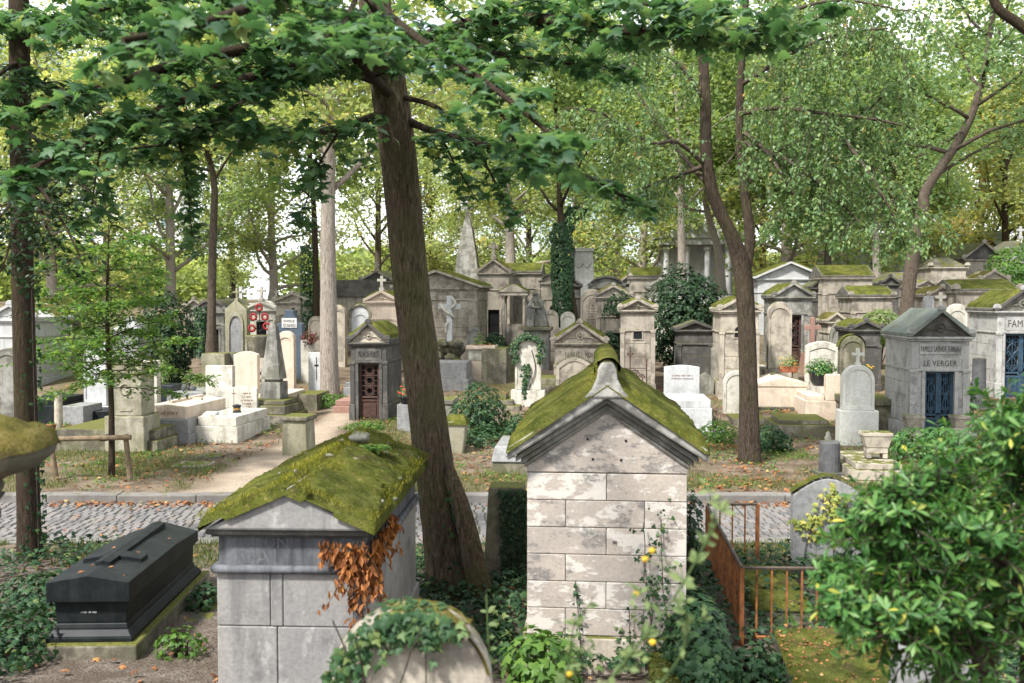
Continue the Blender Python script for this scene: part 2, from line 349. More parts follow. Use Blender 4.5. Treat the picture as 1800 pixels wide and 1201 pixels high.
def plain(name, col, rough=.7, metal=0., var=.4, sc=20, bump=.2, spec=.3):
    s = NT(name); v = s.ovec(); n = s.noise(v, sc, 5)
    return s.done(s.mix(s.ramp(n, [(.35,0.),(.65,1.)]), col, [q*(1-var) for q in col]), rough, s.bump(n, bump, .01), metal, spec)
s = NT('rusty_iron'); v = s.ovec(); n = s.noise(v, 9, 7, .7)
M['rust'] = s.done(s.ramp(n, [(.3,(.06,.028,.015)),(.48,(.20,.075,.025)),(.62,(.30,.12,.04)),(.75,(.10,.06,.04))]), .85, s.bump(n, .5, .01))
M['rail'] = plain('dull_iron_rail', (.10,.075,.055), .7, 0, .5, 14)
M['iron'] = plain('dark_iron', (.02,.02,.022), .55, .3)
M['rustdark'] = plain('brown_rusted_door', (.075,.038,.028), .7, 0, .5, 12)
M['bluedoor'] = plain('blue_painted_iron', (.035,.075,.115), .5, 0, .45, 9)
M['void'] = plain('dark_interior', (.010,.010,.011), .9)
M['cut'] = plain('cut_letter_shadow_paint', (.07,.063,.055), .9)
M['letterdark'] = plain('black_letter_paint', (.02,.02,.022), .7)
M['letterred'] = plain('red_brown_letter_paint', (.20,.07,.04), .8)
M['letterpale'] = plain('pale_scratch', (.42,.42,.42), .9)
M['plaque'] = plain('white_enamel_plaque', (.60,.59,.55), .6, 0, .2, 8)
M['terracotta'] = plain('terracotta', (.36,.13,.065), .8, 0, .35, 9)
M['wood'] = plain('weathered_stake_wood', (.21,.155,.095), .9, 0, .5, 11)
M['soil'] = plain('dark_soil', (.045,.033,.024), 1, 0, .5, 30, .8)
M['red'] = plain('red_petals', (.62,.045,.02), .6)
M['orange'] = plain('orange_petals', (.65,.20,.03), .6)
M['wreathred'] = plain('dark_red_poppies', (.30,.022,.022), .7, 0, .6, 40)
M['yellow'] = plain('yellow_petals', (.70,.42,.02), .6)
M['pinkp'] = plain('pale_pink_petals', (.60,.40,.38), .6)
M['glass'] = plain('window_glass', (.16,.24,.27), .15, 0, .3, 3, 0., .6)
M['facade'] = plain('white_facade', (.72,.72,.71), .8, 0, .08, 2, 0.)
M['ceramic'] = plain('glazed_dark_pot', (.03,.035,.04), .3)
M['bluepot'] = plain('blue_pot', (.04,.07,.14), .4)
def bark(name, c1, c2, c3, sc=1., moss=0.):
    s = NT(name); t = s.n('TexCoord'); v = t.outputs['Object']
    fur = s.noise(s.mapping(v, (44*sc, 44*sc, 6.5*sc)), 1, 8, .7); big = s.noise(v, 2.3, 5); fl = s.noise(s.mapping(v, (75*sc, 75*sc, 26*sc)), 1, 4)
    col = s.ramp(fur, [(.36,c3),(.50,c1),(.66,c2)]); col = s.mix(s.ramp(big, [(.42,0.),(.66,.6)]), col, c1); col = s.mix(s.ramp(fl, [(.60,0.),(.68,.55)]), col, [q*1.5 for q in c2])
    if moss: col = s.mix(s.math('MULTIPLY', s.ramp(s.noise(v, 1.7, 6), [(.46,0.),(.6,1.)]), moss), col, (.075,.085,.02))
    return s.done(col, .95, s.bump(s.math('ADD', fur, s.math('MULTIPLY', fl, .4)), 1., .05), spec=.12)
M['bark_maple'] = bark('maple_bark', (.105,.079,.053), (.21,.168,.11), (.026,.019,.013), 1., .35)
M['bark_dark'] = bark('dark_bark', (.05,.035,.025), (.085,.06,.042), (.02,.015,.011), 1., .2)
M['bark_grey'] = bark('grey_plane_bark', (.31,.265,.22), (.44,.39,.335), (.13,.11,.09), .8)
M['bark_brown'] = bark('brown_furrowed_bark', (.10,.078,.058), (.19,.155,.12), (.032,.025,.02), 1.)
M['bark_forked'] = bark('dark_furrowed_bark', (.062,.046,.034), (.125,.095,.07), (.018,.014,.011), 1., .15)
M['twig'] = plain('twig_bark', (.045,.036,.026), .9, 0, .4, 30)
def leaf(name, stops, trans=.42, rough=.5, spec=.22, tcol=1.5):
    if name != 'glossy_shrub_leaf': spec = min(spec, .28); rough = max(rough, .48)
    s = NT(name); at = s.n('Attribute', attribute_name='rnd'); col = s.ramp(at.outputs['Fac'], stops)
    p = s.n('BsdfPrincipled'); s.set(p.inputs['Base Color'], col); p.inputs['Roughness'].default_value = rough; p.inputs['Specular IOR Level'].default_value = spec
    tr = s.n('BsdfTranslucent'); s.set(tr.inputs[0], s.mix(1., col, (tcol*1.08, tcol*1.08, tcol*.62), 'MULTIPLY')); mxs = s.n('MixShader'); mxs.inputs[0].default_value = trans
    s.t.links.new(p.outputs[0], mxs.inputs[1]); s.t.links.new(tr.outputs[0], mxs.inputs[2]); s.t.links.new(mxs.outputs[0], s.out.inputs[0]); return s.m
M['lf_maple'] = leaf('maple_leaf', [(0,(.028,.070,.032)),(.35,(.052,.118,.052)),(.7,(.085,.165,.070)),(.97,(.125,.21,.085)),(1,(.18,.21,.07))], .45, .42)
M['lf_dark'] = leaf('dark_evergreen_leaf', [(0,(.010,.026,.011)),(.6,(.019,.047,.018)),(1,(.045,.085,.028))], .2, .35, .2)
M['lf_ivy'] = leaf('ivy_leaf', [(0,(.012,.034,.014)),(.55,(.026,.066,.025)),(.88,(.055,.11,.038)),(1,(.13,.17,.05))], .22, .38, .2)
M['lf_ash'] = leaf('ash_leaflet', [(0,(.075,.14,.06)),(.45,(.13,.215,.09)),(.85,(.20,.29,.12)),(.98,(.24,.29,.10)),(1,(.34,.18,.05))], .42, .42, .4)
M['lf_yg'] = leaf('yellow_green_leaf', [(0,(.13,.18,.08)),(.4,(.24,.30,.12)),(.75,(.38,.41,.17)),(.95,(.48,.43,.15)),(1,(.48,.25,.08))], .55, .55)
M['lf_bgreen'] = leaf('mid_green_leaf', [(0,(.085,.14,.06)),(.5,(.17,.24,.09)),(.9,(.29,.35,.13)),(1,(.42,.38,.12))], .52, .55)
M['lf_gold'] = leaf('golden_autumn_leaf', [(0,(.12,.17,.07)),(.4,(.22,.26,.10)),(.80,(.36,.34,.13)),(.93,(.40,.27,.10)),(1,(.46,.17,.06))], .55, .55)
M['lf_fresh'] = leaf('fresh_green_leaf', [(0,(.045,.10,.025)),(.5,(.085,.17,.035)),(.9,(.14,.24,.045)),(1,(.25,.28,.05))], .42, .42)
M['lf_shrub'] = leaf('glossy_shrub_leaf', [(0,(.028,.082,.020)),(.5,(.056,.150,.034)),(.88,(.115,.230,.055)),(.975,(.17,.26,.06)),(1,(.42,.38,.06))], .36, .43, .32)
M['lf_yellowivy'] = leaf('yellowing_ivy_leaf', [(0,(.14,.20,.05)),(.5,(.28,.32,.07)),(1,(.42,.36,.08))], .3)
M['lf_dead'] = leaf('dry_orange_leaf', [(0,(.09,.035,.016)),(.5,(.24,.085,.025)),(1,(.40,.17,.05))], .3, .6)
M['lf_fall'] = leaf('fallen_leaf', [(0,(.10,.045,.025)),(.5,(.21,.085,.035)),(.85,(.32,.14,.05)),(1,(.34,.25,.10))], .1, .7, .2)
M['lf_grass'] = leaf('grass_blade', [(0,(.05,.075,.02)),(.6,(.095,.125,.032)),(.9,(.16,.17,.05)),(1,(.24,.20,.09))], .3, .6, .2)
M['lf_weed'] = leaf('dull_weed_leaf', [(0,(.10,.15,.055)),(1,(.20,.25,.10))], .4, .55)
# ------------------------------------------------------------------ ground, road, kerbs
random.seed(5); rg = np.random.default_rng(5)
PATHW = [(Gp(x, y), r) for x, y, r in [(395,875,.75),(440,845,.85),(500,800,.75),(555,765,.6),(595,735,.5),(612,705,.5),(640,680,.5)]]
def pathd(x, y):
    d = np.full(np.shape(x), 1e9)
    for (a, ra), (b, rb) in zip(PATHW[:-1], PATHW[1:]):
        dx, dy = b.x-a.x, b.y-a.y; t = np.clip(((x-a.x)*dx+(y-a.y)*dy)/(dx*dx+dy*dy), 0, 1)
        d = np.minimum(d, np.hypot(x-a.x-t*dx, y-a.y-t*dy)/(ra+(rb-ra)*t))
    return d
def grid_axis(fine0, fine1, st, lo, hi, k):
    a = list(np.arange(fine0, fine1+1e-6, st)); v = fine1; d = st
    while v < hi: d *= k; v += d; a.append(min(v, hi))
    v = fine0; d = st
    while v > lo: d *= k; v -= d; a.insert(0, max(v, lo))
    return np.array(a)
gx = grid_axis(-16, 18, .13, -400, 400, 1.25); gy = grid_axis(4, 34, .13, -30, 600, 1.25)
X, Y = np.meshgrid(gx, gy); Z = terr(X, Y)+.025*(fbm(X*3, Y*3, 9)-.5)
onroad = (Y > 13.25) & (Y < 16.02); Z = np.where(onroad, -.05, Z)
nx, ny = len(gx), len(gy)
me = bpy.data.meshes.new('ground'); me.vertices.add(nx*ny); me.vertices.foreach_set('co', np.stack([X, Y, Z], -1).ravel())
I, J = np.meshgrid(np.arange(nx-1), np.arange(ny-1)); q = (J*nx+I); fc = np.stack([q, q+1, q+1+nx, q+nx], -1).reshape(-1, 4)
me.loops.add(fc.size); me.loops.foreach_set('vertex_index', fc.ravel().astype(np.int32)); me.polygons.add(len(fc)); me.polygons.foreach_set('loop_start', (np.arange(len(fc))*4).astype(np.int32))
me.polygons.foreach_set('use_smooth', [True]*len(fc)); me.update(calc_edges=True)
pm = np.clip(1.25-pathd(X, Y)+.8*(fbm(X*1.6, Y*1.6, 2)-.5), 0, 1); pm = pm*pm*(3-2*pm)
near = np.clip((13.2-Y)/.4, 0, 1)
gr = np.clip((fbm(X*.7, Y*.7, 31)-.46)*4, 0, 1)*(Y > 16)*(1-pm)
for nm, ar in (('path', pm), ('near', near), ('turf', gr)):
    at = me.attributes.new(nm, 'FLOAT', 'POINT'); at.data.foreach_set('value', ar.ravel().astype(np.float32))
s = NT('earth_gravel_and_turf'); t = s.n('TexCoord'); v = t.outputs['Object']
def att(n): return s.n('Attribute', attribute_name=n).outputs['Fac']
n1 = s.noise(v, 2.2, 7, .65); n2 = s.noise(v, 38, 4, .7); vo = s.n('TexVoronoi'); s.set(vo.inputs['Vector'], v); vo.inputs['Scale'].default_value = 42
dirt = s.mix(s.ramp(n1, [(.40,0.),(.58,1.)]), (.105,.078,.054), (.205,.158,.112))
dirt = s.mix(s.math('MULTIPLY', att('turf'), .75), dirt, s.mix(n2, (.075,.085,.025), (.14,.13,.045)))
pathc = s.mix(s.ramp(n1, [(.35,0.),(.65,1.)]), (.40,.325,.245), (.30,.24,.18))
dirt = s.mix(att('path'), dirt, pathc)
grav = s.mix(s.ramp(vo.outputs['Color'], [(.2,0.),(.8,1.)]), (.085,.068,.053), (.20,.17,.14)); grav = s.mix(s.ramp(n1, [(.42,0.),(.6,.8)]), grav, (.075,.058,.042))  # near-side gravel and soil, with shade put into their darker colour
dirt = s.mix(att('near'), dirt, grav)
dirt = s.mix(s.ramp(n2, [(.35,.5),(.55,0.)]), dirt, (.07,.055,.04))
me.materials.append(s.done(dirt, .97, s.bump(s.math('ADD', n2, s.math('MULTIPLY', vo.outputs['Distance'], .8)), .8, .02), spec=.1))
g = bpy.data.objects.new('ground', me); C.objects.link(g); tag(g, kind='structure')

s = NT('granite_setts'); v = s.n('TexCoord').outputs['Object']; a = s.n('Attribute', attribute_name='rnd').outputs['Fac']; n1 = s.noise(v, 30, 5, .7)
c = s.ramp(a, [(0,(.115,.112,.11)),(.35,(.155,.148,.142)),(.7,(.20,.187,.175)),(1,(.19,.158,.135))]); c = s.mix(s.ramp(n1, [(.38,.5),(.6,0.)]), c, (.10,.095,.09))
M['setts'] = s.done(c, .78, s.bump(n1, .4, .008), spec=.2)
s = NT('joint_earth'); v = s.n('TexCoord').outputs['Object']; n1 = s.noise(v, 3, 6)
M['joint'] = s.done(s.mix(s.ramp(n1, [(.42,0.),(.58,1.)]), (.06,.05,.038), (.055,.06,.022)), 1, s.bump(s.noise(v, 60, 3), .6))
m = MB(); rv = []
m.box(-30, 30, 13.3, 16.02, -.06, -.012); rv += [.5]*6
y = 13.62; m.cur = 1
while y < 15.98:
    L = random.uniform(.165, .195); x = -11.5+random.uniform(0, .15)
    while x < 12:
        w = random.uniform(.10, .15); z = .004+random.uniform(-.007, .007); e = .008; j = lambda: random.uniform(-.005, .005); g0 = .010
        x0, x1, y0, y1 = x+g0+j(), x+w-g0+j(), y+g0+j(), y+L-g0+j(); tz = [z+j()*.7 for _ in range(4)]
        if y1 < 16.0:
            m.add([(x0,y0,-.03),(x1,y0,-.03),(x1,y1,-.03),(x0,y1,-.03),(x0+.002,y0+.002,z-.012),(x1-.002,y0+.002,z-.012),(x1-.002,y1-.002,z-.012),(x0+.002,y1-.002,z-.012),
                   (x0+.011,y0+.011,tz[0]),(x1-.011,y0+.011,tz[1]),(x1-.011,y1-.011,tz[2]),(x0+.011,y1-.011,tz[3])],
                  [(0,1,5,4),(1,2,6,5),(2,3,7,6),(3,0,4,7),(4,5,9,8),(5,6,10,9),(6,7,11,10),(7,4,8,11),(8,9,10,11)])
            rv += [random.random()]*9
        x += w
    y += L
road = m.build('cobbled_road', [M['joint'], M['setts']], fix=False); at = road.data.attributes.new('rnd', 'FLOAT', 'FACE'); at.data.foreach_set('value', rv); tag(road, kind='structure')
m = MB(); x = -22
while x < 22:
    w = random.uniform(.9, 1.5); j = random.uniform(-.006, .006); m.box(x+.004, x+w-.004, 15.98+j, 16.24+j, -.1, .125+random.uniform(-.006,.006)); x += w
tag(m.build('kerb', M['step'], bevel=.018), kind='structure')
m = MB(); x = -22
while x < 22:
    w = random.uniform(.9, 1.5); m.box(x+.005, x+w-.005, 13.30, 13.60, -.1, .015+random.uniform(-.006,.006)); x += w
tag(m.build('road_edging', M['step'], bevel=.012), kind='structure')

def scatter(n, x0, x1, y0, y1, fn):
    x = rg.uniform(x0, x1, n); y = rg.uniform(y0, y1, n); k = rg.random(n) < fn(x, y); return x[k], y[k]
def onview(x, y): return np.abs(x) < y*.56+.6
def upn(n, tilt): a = rg.normal(0, tilt, (n, 3)); a[:, 2] = 1; return a
def hdir(n): t = rg.uniform(0, 6.283, n); return np.stack([np.cos(t), np.sin(t), np.zeros(n)], -1)
# fallen leaves: thick along the far kerb, loose elsewhere
xs, ys = scatter(2600, -11, 11, 15.55, 15.97, lambda x, y: (fbm(x*1.2, y, 71) > .42)*np.clip((y-15.5)/.4, .05, 1))
a, b = scatter(46000, -13, 15, 16.25, 29, lambda x, y: onview(x, y)*np.where(x > .5, .55, .22)*np.clip((fbm(x*.9, y*.9, 12)-.40)*6, .06, 1)*(pathd(x, y) > .8))
c_, d_ = scatter(900, -11, 11, 13.3, 15.6, lambda x, y: .10+0*x)
e_, f_ = scatter(2500, -6, 7, 7.5, 13.3, lambda x, y: .22*onview(x, y))
xs = np.concatenate([xs, a, c_, e_]); ys = np.concatenate([ys, b, d_, f_]); n = len(xs)
zz = np.where((ys > 13.3) & (ys < 16.0), .012, terr(xs, ys)+.025)
pz = np.stack([xs, ys, zz+rg.uniform(0, .025, n)], -1)
tag(leaves('fallen_leaves', pz, upn(n, .35), hdir(n), rg.uniform(.035, .085, n), MAPLE, M['lf_fall'], rnd=rg.random(n)), 'orange and brown fallen leaves lying along the kerb and over the grass', 'fallen leaves', kind='stuff')
# turf
x, y = scatter(120000, -14, 15, 16.25, 25.5, lambda x, y: onview(x, y)*np.clip((fbm(x*.7, y*.7, 31)-.42)*4.5, .03, 1)*np.clip((pathd(x, y)-.75)*3, 0, 1)); n = len(x)
A = upn(n, .5); pz = np.stack([x, y, terr(x, y)-.005], -1)
tag(leaves('grass', pz, hdir(n)+np.array([0,0,.3]), A, rg.uniform(.04, .11, n), BLADE, M['lf_grass'], rnd=rg.random(n)), 'short patchy grass between the graves beyond the cobbled road', 'grass', kind='stuff')
# low weeds in patches
x, y = scatter(42000, -14, 14, 16.4, 27, lambda x, y: onview(x, y)*(fbm(x*.9, y*.9, 61) > .60)*(pathd(x, y) > 1.0)); n = len(x)
pz = np.stack([x, y, terr(x, y)+rg.uniform(.01, .09, n)], -1)
tag(leaves('weeds', pz, upn(n, .6), hdir(n), rg.uniform(.04, .085, n), RHOMB, M['lf_fresh'], rnd=rg.random(n)), 'low green weeds in patches around the graves beyond the road', 'weeds', kind='stuff')
# ivy carpet of the near bank
def ivyfn(x, y):
    L = (x < -4.2)*(y < 13.1); mid = (x > -1.2)*(x < 1.15)*(y > 8.2)*(y < 12.9); rt = (x > 1.3)*(y < 12.6)
    k = np.where(fbm(x*1.1, y*1.1, 81) > .40, 1., .12)
    return onview(x, y)*np.clip(L*.62+mid*1.+rt*.8, 0, 1)*k
x, y = scatter(52000, -9, 8.5, 6.0, 13.2, ivyfn); n = len(x)
pz = np.stack([x, y, terr(x, y)+rg.uniform(.02, .16, n)+.12*fbm(x*2, y*2, 5)], -1)
tag(leaves('ivy_ground_cover', pz, upn(n, .55), hdir(n), rg.uniform(.05, .10, n), IVY, M['lf_ivy'], rnd=rg.random(n)**1.6), 'dark ivy ground cover on the near side of the road', 'ivy', kind='stuff')
x, y = scatter(26000, -9, 8, 12.0, 13.3, lambda x, y: onview(x, y)*(fbm(x*.8, y*1.5, 18) > .42)*.7); n = len(x); A = upn(n, .5)
tag(leaves('verge_grass', np.stack([x, y, terr(x, y)-.005], -1), hdir(n)+np.array([0,0,.3]), A, rg.uniform(.05, .12, n), BLADE, M['lf_grass'], rnd=rg.random(n)), 'thin grass on the verge along the near edge of the cobbles', 'grass', kind='stuff')

# ------------------------------------------------------------------ trees
def seg_path(p0, d, L, n, wander=.15, grav=0., rng=random):
    p = Vector(p0); d = Vector(d).normalized(); o = [p.copy()]
    for _ in range(n):
        d = (d+Vector((rng.gauss(0,1), rng.gauss(0,1), rng.gauss(0,1)))*wander+Vector((0,0,-grav))).normalized(); p = p+d*(L/n); o.append(p.copy())
    return o
def smooth_pts(pts, k=4):                 # Catmull-Rom
    pts = [Vector(p) for p in pts]; o = []
    for i in range(len(pts)-1):
        a, b, c, d = pts[max(i-1,0)], pts[i], pts[i+1], pts[min(i+2,len(pts)-1)]
        for j in range(k):
            t = j/k; o.append(.5*((2*b)+(c-a)*t+(2*a-5*b+4*c-d)*t*t+(3*b-a-3*c+d)*t**3))
    o.append(pts[-1]); return o
def lerp_list(v, n): return list(np.interp(np.linspace(0, 1, n), np.linspace(0, 1, len(v)), v))
def bark_flare(seed, amp=.06): return lambda i, k, a: 1+amp*(2*float(vnoise(k*1.3+seed, i*.7, seed))-1)
def spray(wood, ls, pts, r0, twl, step, lpt, lsz, grav=.05, flat=.25, tilt=.48, up=1., k=4, droop_leaf=.35, start=0., taper=True):
    P = smooth_pts(pts, k); n = len(P); wood.tube(P, lerp_list([r0, r0*.25], n), 6)
    tot = 0
    side = 1
    for i in range(n-1):
        d = P[i+1]-P[i]; L = d.length; m = max(1, int(L/step+random.random()))
        for _ in range(m):
            t = (i+random.random())/(n-1)
            if t < start: continue
            p = P[i]+d*random.random(); f = d.normalized(); h = f.cross(Vector((0,0,1)))
            h = h.normalized() if h.length > .05 else Vector((1,0,0)).lerp(Vector((0,1,0)), random.random()).normalized()
            side = -side; w = twl*random.uniform(.45, 1.15)*(1.15-.55*t if taper else 1)
            td = (h*side*random.uniform(.5,1.1)+f*random.uniform(.2,1.)+Vector((0,0,random.uniform(-flat, flat)))).normalized()
            T = seg_path(p, td, w, 4, .14, grav); wood.tube(T, lerp_list([max(.004, r0*.2), .002], 5), 3)
            for q in range(lpt):
                u = random.uniform(.15, 1.05); kk = min(int(u*4), 3); tp = T[kk].lerp(T[kk+1], min(u*4-kk, 1.2)); dd = (T[kk+1]-T[kk]).normalized()
                ax = dd*random.uniform(.2,1)+Vector((random.gauss(0,.6), random.gauss(0,.6), random.gauss(-droop_leaf,.25)))
                nn = Vector((random.gauss(0,tilt), random.gauss(0,tilt), up))
                off = Vector((random.gauss(0,1), random.gauss(0,1), random.gauss(0,.6)))*lsz*.35
                ls.add(tp+off, nn, ax, lsz*random.uniform(.5,1.25))
    return P
def tree(name, label, loc, H, r, cb, cr, nlimb, nleaf, lsz, bmat, lmat, seed, tmpl=TUFT, lean=(0,0), group=None, subs=6, sp=.45, kmin=.35, cat='tree', tilt=.7, trunk_pts=None, rise=.7, low=.0, ct=1.):
    rn = random.Random(seed); t = thing(name, label, cat, loc, 0, group)
    tp = trunk_pts or [(0,0,-.3)]+[(lean[0]*u+rn.gauss(0,.05)*H*.06, lean[1]*u+rn.gauss(0,.05)*H*.06, H*u*ct) for u in (.08,.25,.45,.65,.85)]
    TP = smooth_pts(tp, 4); nT = len(TP)
    w = MB(); w.tube(TP, [r*(1.5 if i == 0 else 1.2 if i < 3 else 1)*(1-.78*(i/(nT-1))**1.2) for i in range(nT)], 12, bark_flare(seed)); w.build('trunk', bmat, t, smooth=True)
    br = MB(); pts = []
    for i in range(nlimb):
        u = cb+(1-cb)*((i+rn.random())/nlimb)*.92; k = min(int(u/1.0*(nT-1)), nT-2); p = TP[k].lerp(TP[k+1], rn.random())
        a = i*2.4+rn.uniform(-.5,.5); up = rise*rn.uniform(.4,1.5)+(u-cb)*1.2; L = cr*rn.uniform(.65,1.1)*(1.05-.5*max(0,(u-cb)/(1-cb))**2)
        lp = seg_path(p, (math.cos(a), math.sin(a), up), L, 7, .13, -.02+.06*rn.random(), rn); rr = r*.42*(1.1-.6*u)
        br.tube(lp, lerp_list([rr, rr*.15], 8), 6)
        for j in range(subs):
            q = rn.uniform(.25, 1.); kk = min(int(q*7), 6); sp0 = lp[kk].lerp(lp[kk+1], q*7-kk); f = (lp[kk+1]-lp[kk]).normalized()
            dd = f*.6+Vector((rn.gauss(0,.8), rn.gauss(0,.8), rn.gauss(.1-low,.5))); sl_ = cr*rn.uniform(.22,.5)
            s2 = seg_path(sp0, dd, sl_, 5, .2, .05, rn); br.tube(s2, lerp_list([rr*.28, rr*.05], 6), 4)
            for z in range(6): pts.append((s2[z], (s2[z]-sp0)+f*.3))
    br.build('branches', bmat, t, smooth=True)
    g = np.random.default_rng(seed); ii = g.integers(0, len(pts), nleaf); PP = np.array([tuple(p[0]) for p in pts]); DD = np.array([tuple(p[1]) for p in pts])
    tone = g.random(len(pts)//6+1)[ii//6]
    off = g.normal(0, 1, (nleaf, 3))*np.array([sp, sp, sp*.62])
    nn = g.normal(0, tilt, (nleaf, 3)); nn[:, 2] += 1
    leaves('foliage', PP[ii]+off, nn, DD[ii]+g.normal(0, .5, (nleaf, 3))-np.array([0,0,.3]), lsz*g.uniform(.6, 1.25, nleaf), tmpl, lmat, t, np.clip(.55*g.random(nleaf)+.45*tone, 0, 1))
    return t
def dup(t, loc, rot, sc, label):
    r_ = t.copy(); C.objects.link(r_); r_.location = loc; r_.rotation_euler = (0,0,rot); r_.scale = (sc,)*3; r_['label'] = label
    for ch in list(t.children):
        c = ch.copy(); C.objects.link(c); c.parent = r_
    return r_
def bush(name, label, loc, rx, ry, rz, n, lsz, mat, seed, tmpl=OVAL, cat='bush', amp=.3, fill=.25, zc=None, stems=8, group=None, fr=1.6, smat=None):
    g = np.random.default_rng(seed); t = thing(name, label, cat, loc, 0, group)
    d = g.normal(0, 1, (n, 3)); d /= np.linalg.norm(d, axis=1, keepdims=True)
    q = 1+amp*2*(fbm(d[:,0]*fr+seed+3*d[:,2], d[:,1]*fr+seed*2+2*d[:,2], seed, 3)-.5)
    k = np.where(g.random(n) < fill, g.uniform(.3, .95, n), g.uniform(.86, 1.05, n))*q
    P = d*k[:, None]*np.array([rx, ry, rz]); zc = rz*.85 if zc is None else zc; P[:, 2] += zc; keep = P[:, 2] > .0; P = P[keep]; d = d[keep]; n = len(P)
    nn = d+g.normal(0, .35, (n, 3)); nn[:, 2] += .5
    ax = g.normal(0, .7, (n, 3)); ax[:, 2] -= .5
    leaves('foliage', P, nn, ax, lsz*g.uniform(.6, 1.25, n), tmpl, mat, t, g.random(n)*.75+.25*(fbm(d[:,0]*3+seed, d[:,1]*3+d[:,2]*2, seed)))
    rn = random.Random(seed); m = MB()
    for i in range(stems):
        a = rn.uniform(0, 6.28); e = Vector((math.cos(a)*rx*.8*rn.random(), math.sin(a)*ry*.8*rn.random(), zc+rz*rn.uniform(.1,.75)))
        m.tube(smooth_pts([(rn.gauss(0,.05),rn.gauss(0,.05),-.1), tuple(e*.5+Vector((rn.gauss(0,.1)*rx, 0, 0))), tuple(e)], 3), lerp_list([.018+.03*rz*.5, .004], 7), 5)
    m.build('stems', smat or M['twig'], t, smooth=True)
    return t
# ------------------------------------------------------------------ stone monument builders
def outline(w, h, kind, rise=None):
    a = w/2
    if kind == 'flat': top = [(a,h),(-a,h)]
    elif kind == 'round': top = [(a*math.cos(math.pi*i/16), h-a+a*math.sin(math.pi*i/16)) for i in range(17)]
    elif kind == 'seg':
        rise = rise or w*.12; top = [(a*(1-2*i/10), h-rise+rise*math.sin(math.pi*i/10)) for i in range(11)]
    elif kind == 'gable': rise = rise or w*.3; top = [(a,h-rise),(0,h),(-a,h-rise)]
    elif kind == 'gothic':
        pts = []; s_ = w*.9
        for i in range(8): u = i/8; pts.append((a*(1-u**1.6), h-s_+s_*math.sin(u*math.pi/2)**.9))
        top = pts+[(0,h)]+[(-x,z) for x,z in pts[::-1]]
    elif kind == 'shoulder':
        r = w*.2; top = [(a,h*.80)]+[(a*.9-r*math.sin(math.pi/2*i/5), h*.80+r*(1-math.cos(math.pi/2*i/5))+.01) for i in range(6)]+[(a*.34,h*.955),(a*.34,h)]
        top = top+[(-x,z) for x,z in top[::-1]]
    return [(-a,0),(a,0)]+top
def ringprism(m, o, i, y0, y1):
    n = len(o); v = [(x,y0,z) for x,z in o]+[(x,y0,z) for x,z in i]+[(x,y1,z) for x,z in o]+[(x,y1,z) for x,z in i]; f = []
    for k in range(n):
        l = (k+1)%n; f += [(k,l,n+l,n+k),(2*n+k,3*n+k,3*n+l,2*n+l),(k,2*n+k,2*n+l,l),(n+k,n+l,3*n+l,3*n+k)]
    m.add(v, f)
def inset(o, c, k, dz=0): return [(x*k, c+(z-c)*k+dz) for x, z in o]
GR = {'stele': 'headstones standing across the road', 'chapel': 'tomb chapels in rows across the road', 'slab': 'flat graves across the road'}
def stele(px, py, wpx, ytop, kind, mat, label, D=None, t=.16, plinth=0., pw=1.25, border=True, rows=0, rot=AX, rise=None, moss=False, cap=None, name='headstone', cross=False, imat='cut', steps=0):
    p, k = place(px, py, D); D = p.y; w = wpx*k; H = ypx(ytop, D)-p.z; th = thing(name, label, 'headstone', p, rot, GR['stele'])
    z0 = 0
    if plinth:
        ph = plinth*k; m = MB(); m.box(-w*pw/2, w*pw/2, -t*.35, t*1.35, -.2, ph); m.build('plinth', M[mat], th, bevel=.02); z0 = ph
    o = outline(w, H-z0, kind, rise); o = [(x, z+z0-(.05 if z0 == 0 and z == 0 else 0)) for x, z in o]
    m = MB(); m.prism(o, 0, t); m.build('slab', M[mat], th, bevel=.012)
    if border:
        m = MB(); ringprism(m, inset(o, z0+(H-z0)*.5, .985), inset(o, z0+(H-z0)*.5, .80), -.022, .004); m.build('border', M[mat], th, bevel=.006)
    if rows: inscription(th, -w*.3, w*.3, z0+(H-z0)*.32, z0+(H-z0)*.74, rows, -.0005, M[imat], int(px))
    if moss:
        m = MB(); hw = w*.5
        n = len(o)-2; tp = o[2:]
        for i in range(len(tp)-1):
            (xa, za), (xb, zb) = tp[i], tp[i+1]
            if abs(xa-xb) < 1e-4: continue
            m.sheet((xb,-.01,zb), (xb,t+.01,zb), (xa,t+.01,za), (xa,-.01,za), 6, 3, .03, i+int(px), 9, .3, .0)
        m.build('moss', M['moss'], th, smooth=True, fix=False)
    if cross:
        m = MB(); m.box(-.03,.03,t*.3,t*.7,H-.02,H+.36); m.box(-.12,.12,t*.3+.004,t*.7-.004,H+.2,H+.26); m.box(-.05,.05,t*.2,t*.8,H-.03,H+.05); m.build('cross', M[mat], th, bevel=.006)
    return th, w, H
def gslab(px, py, wpx, L, layers, mat, label, D=None, rot=AX, name='grave_slab', mats=None, cat='grave', gab=0., front=None):
    # layers: (inset, height px) from the ground up; gab = ridge rise of the top slab
    p, k = place(px, py, D); w = wpx*k; th = thing(name, label, cat, p, rot, GR['slab']); z = -.25
    for i, (ins, hp) in enumerate(layers):
        z1 = (0 if i == 0 else z)+hp*k; a = w/2-ins; mm = M[(mats or [mat]*9)[i]]; m = MB(); last = i == len(layers)-1
        if last and gab: m.prism([(-a,z),(a,z),(a,z1),(0,z1+gab),(-a,z1)], ins, L-ins)
        else: m.box(-a, a, ins, L-ins, z, z1)
        m.build(['base','plinth','slab','lid'][i] if len(layers) > 1 else 'slab', mm, th, bevel=.014); z = z1
    return th, w, z
def wreathe(m, cx, cy, cz, r): m.ring((cx, cy, cz), r, r*.42, 18)
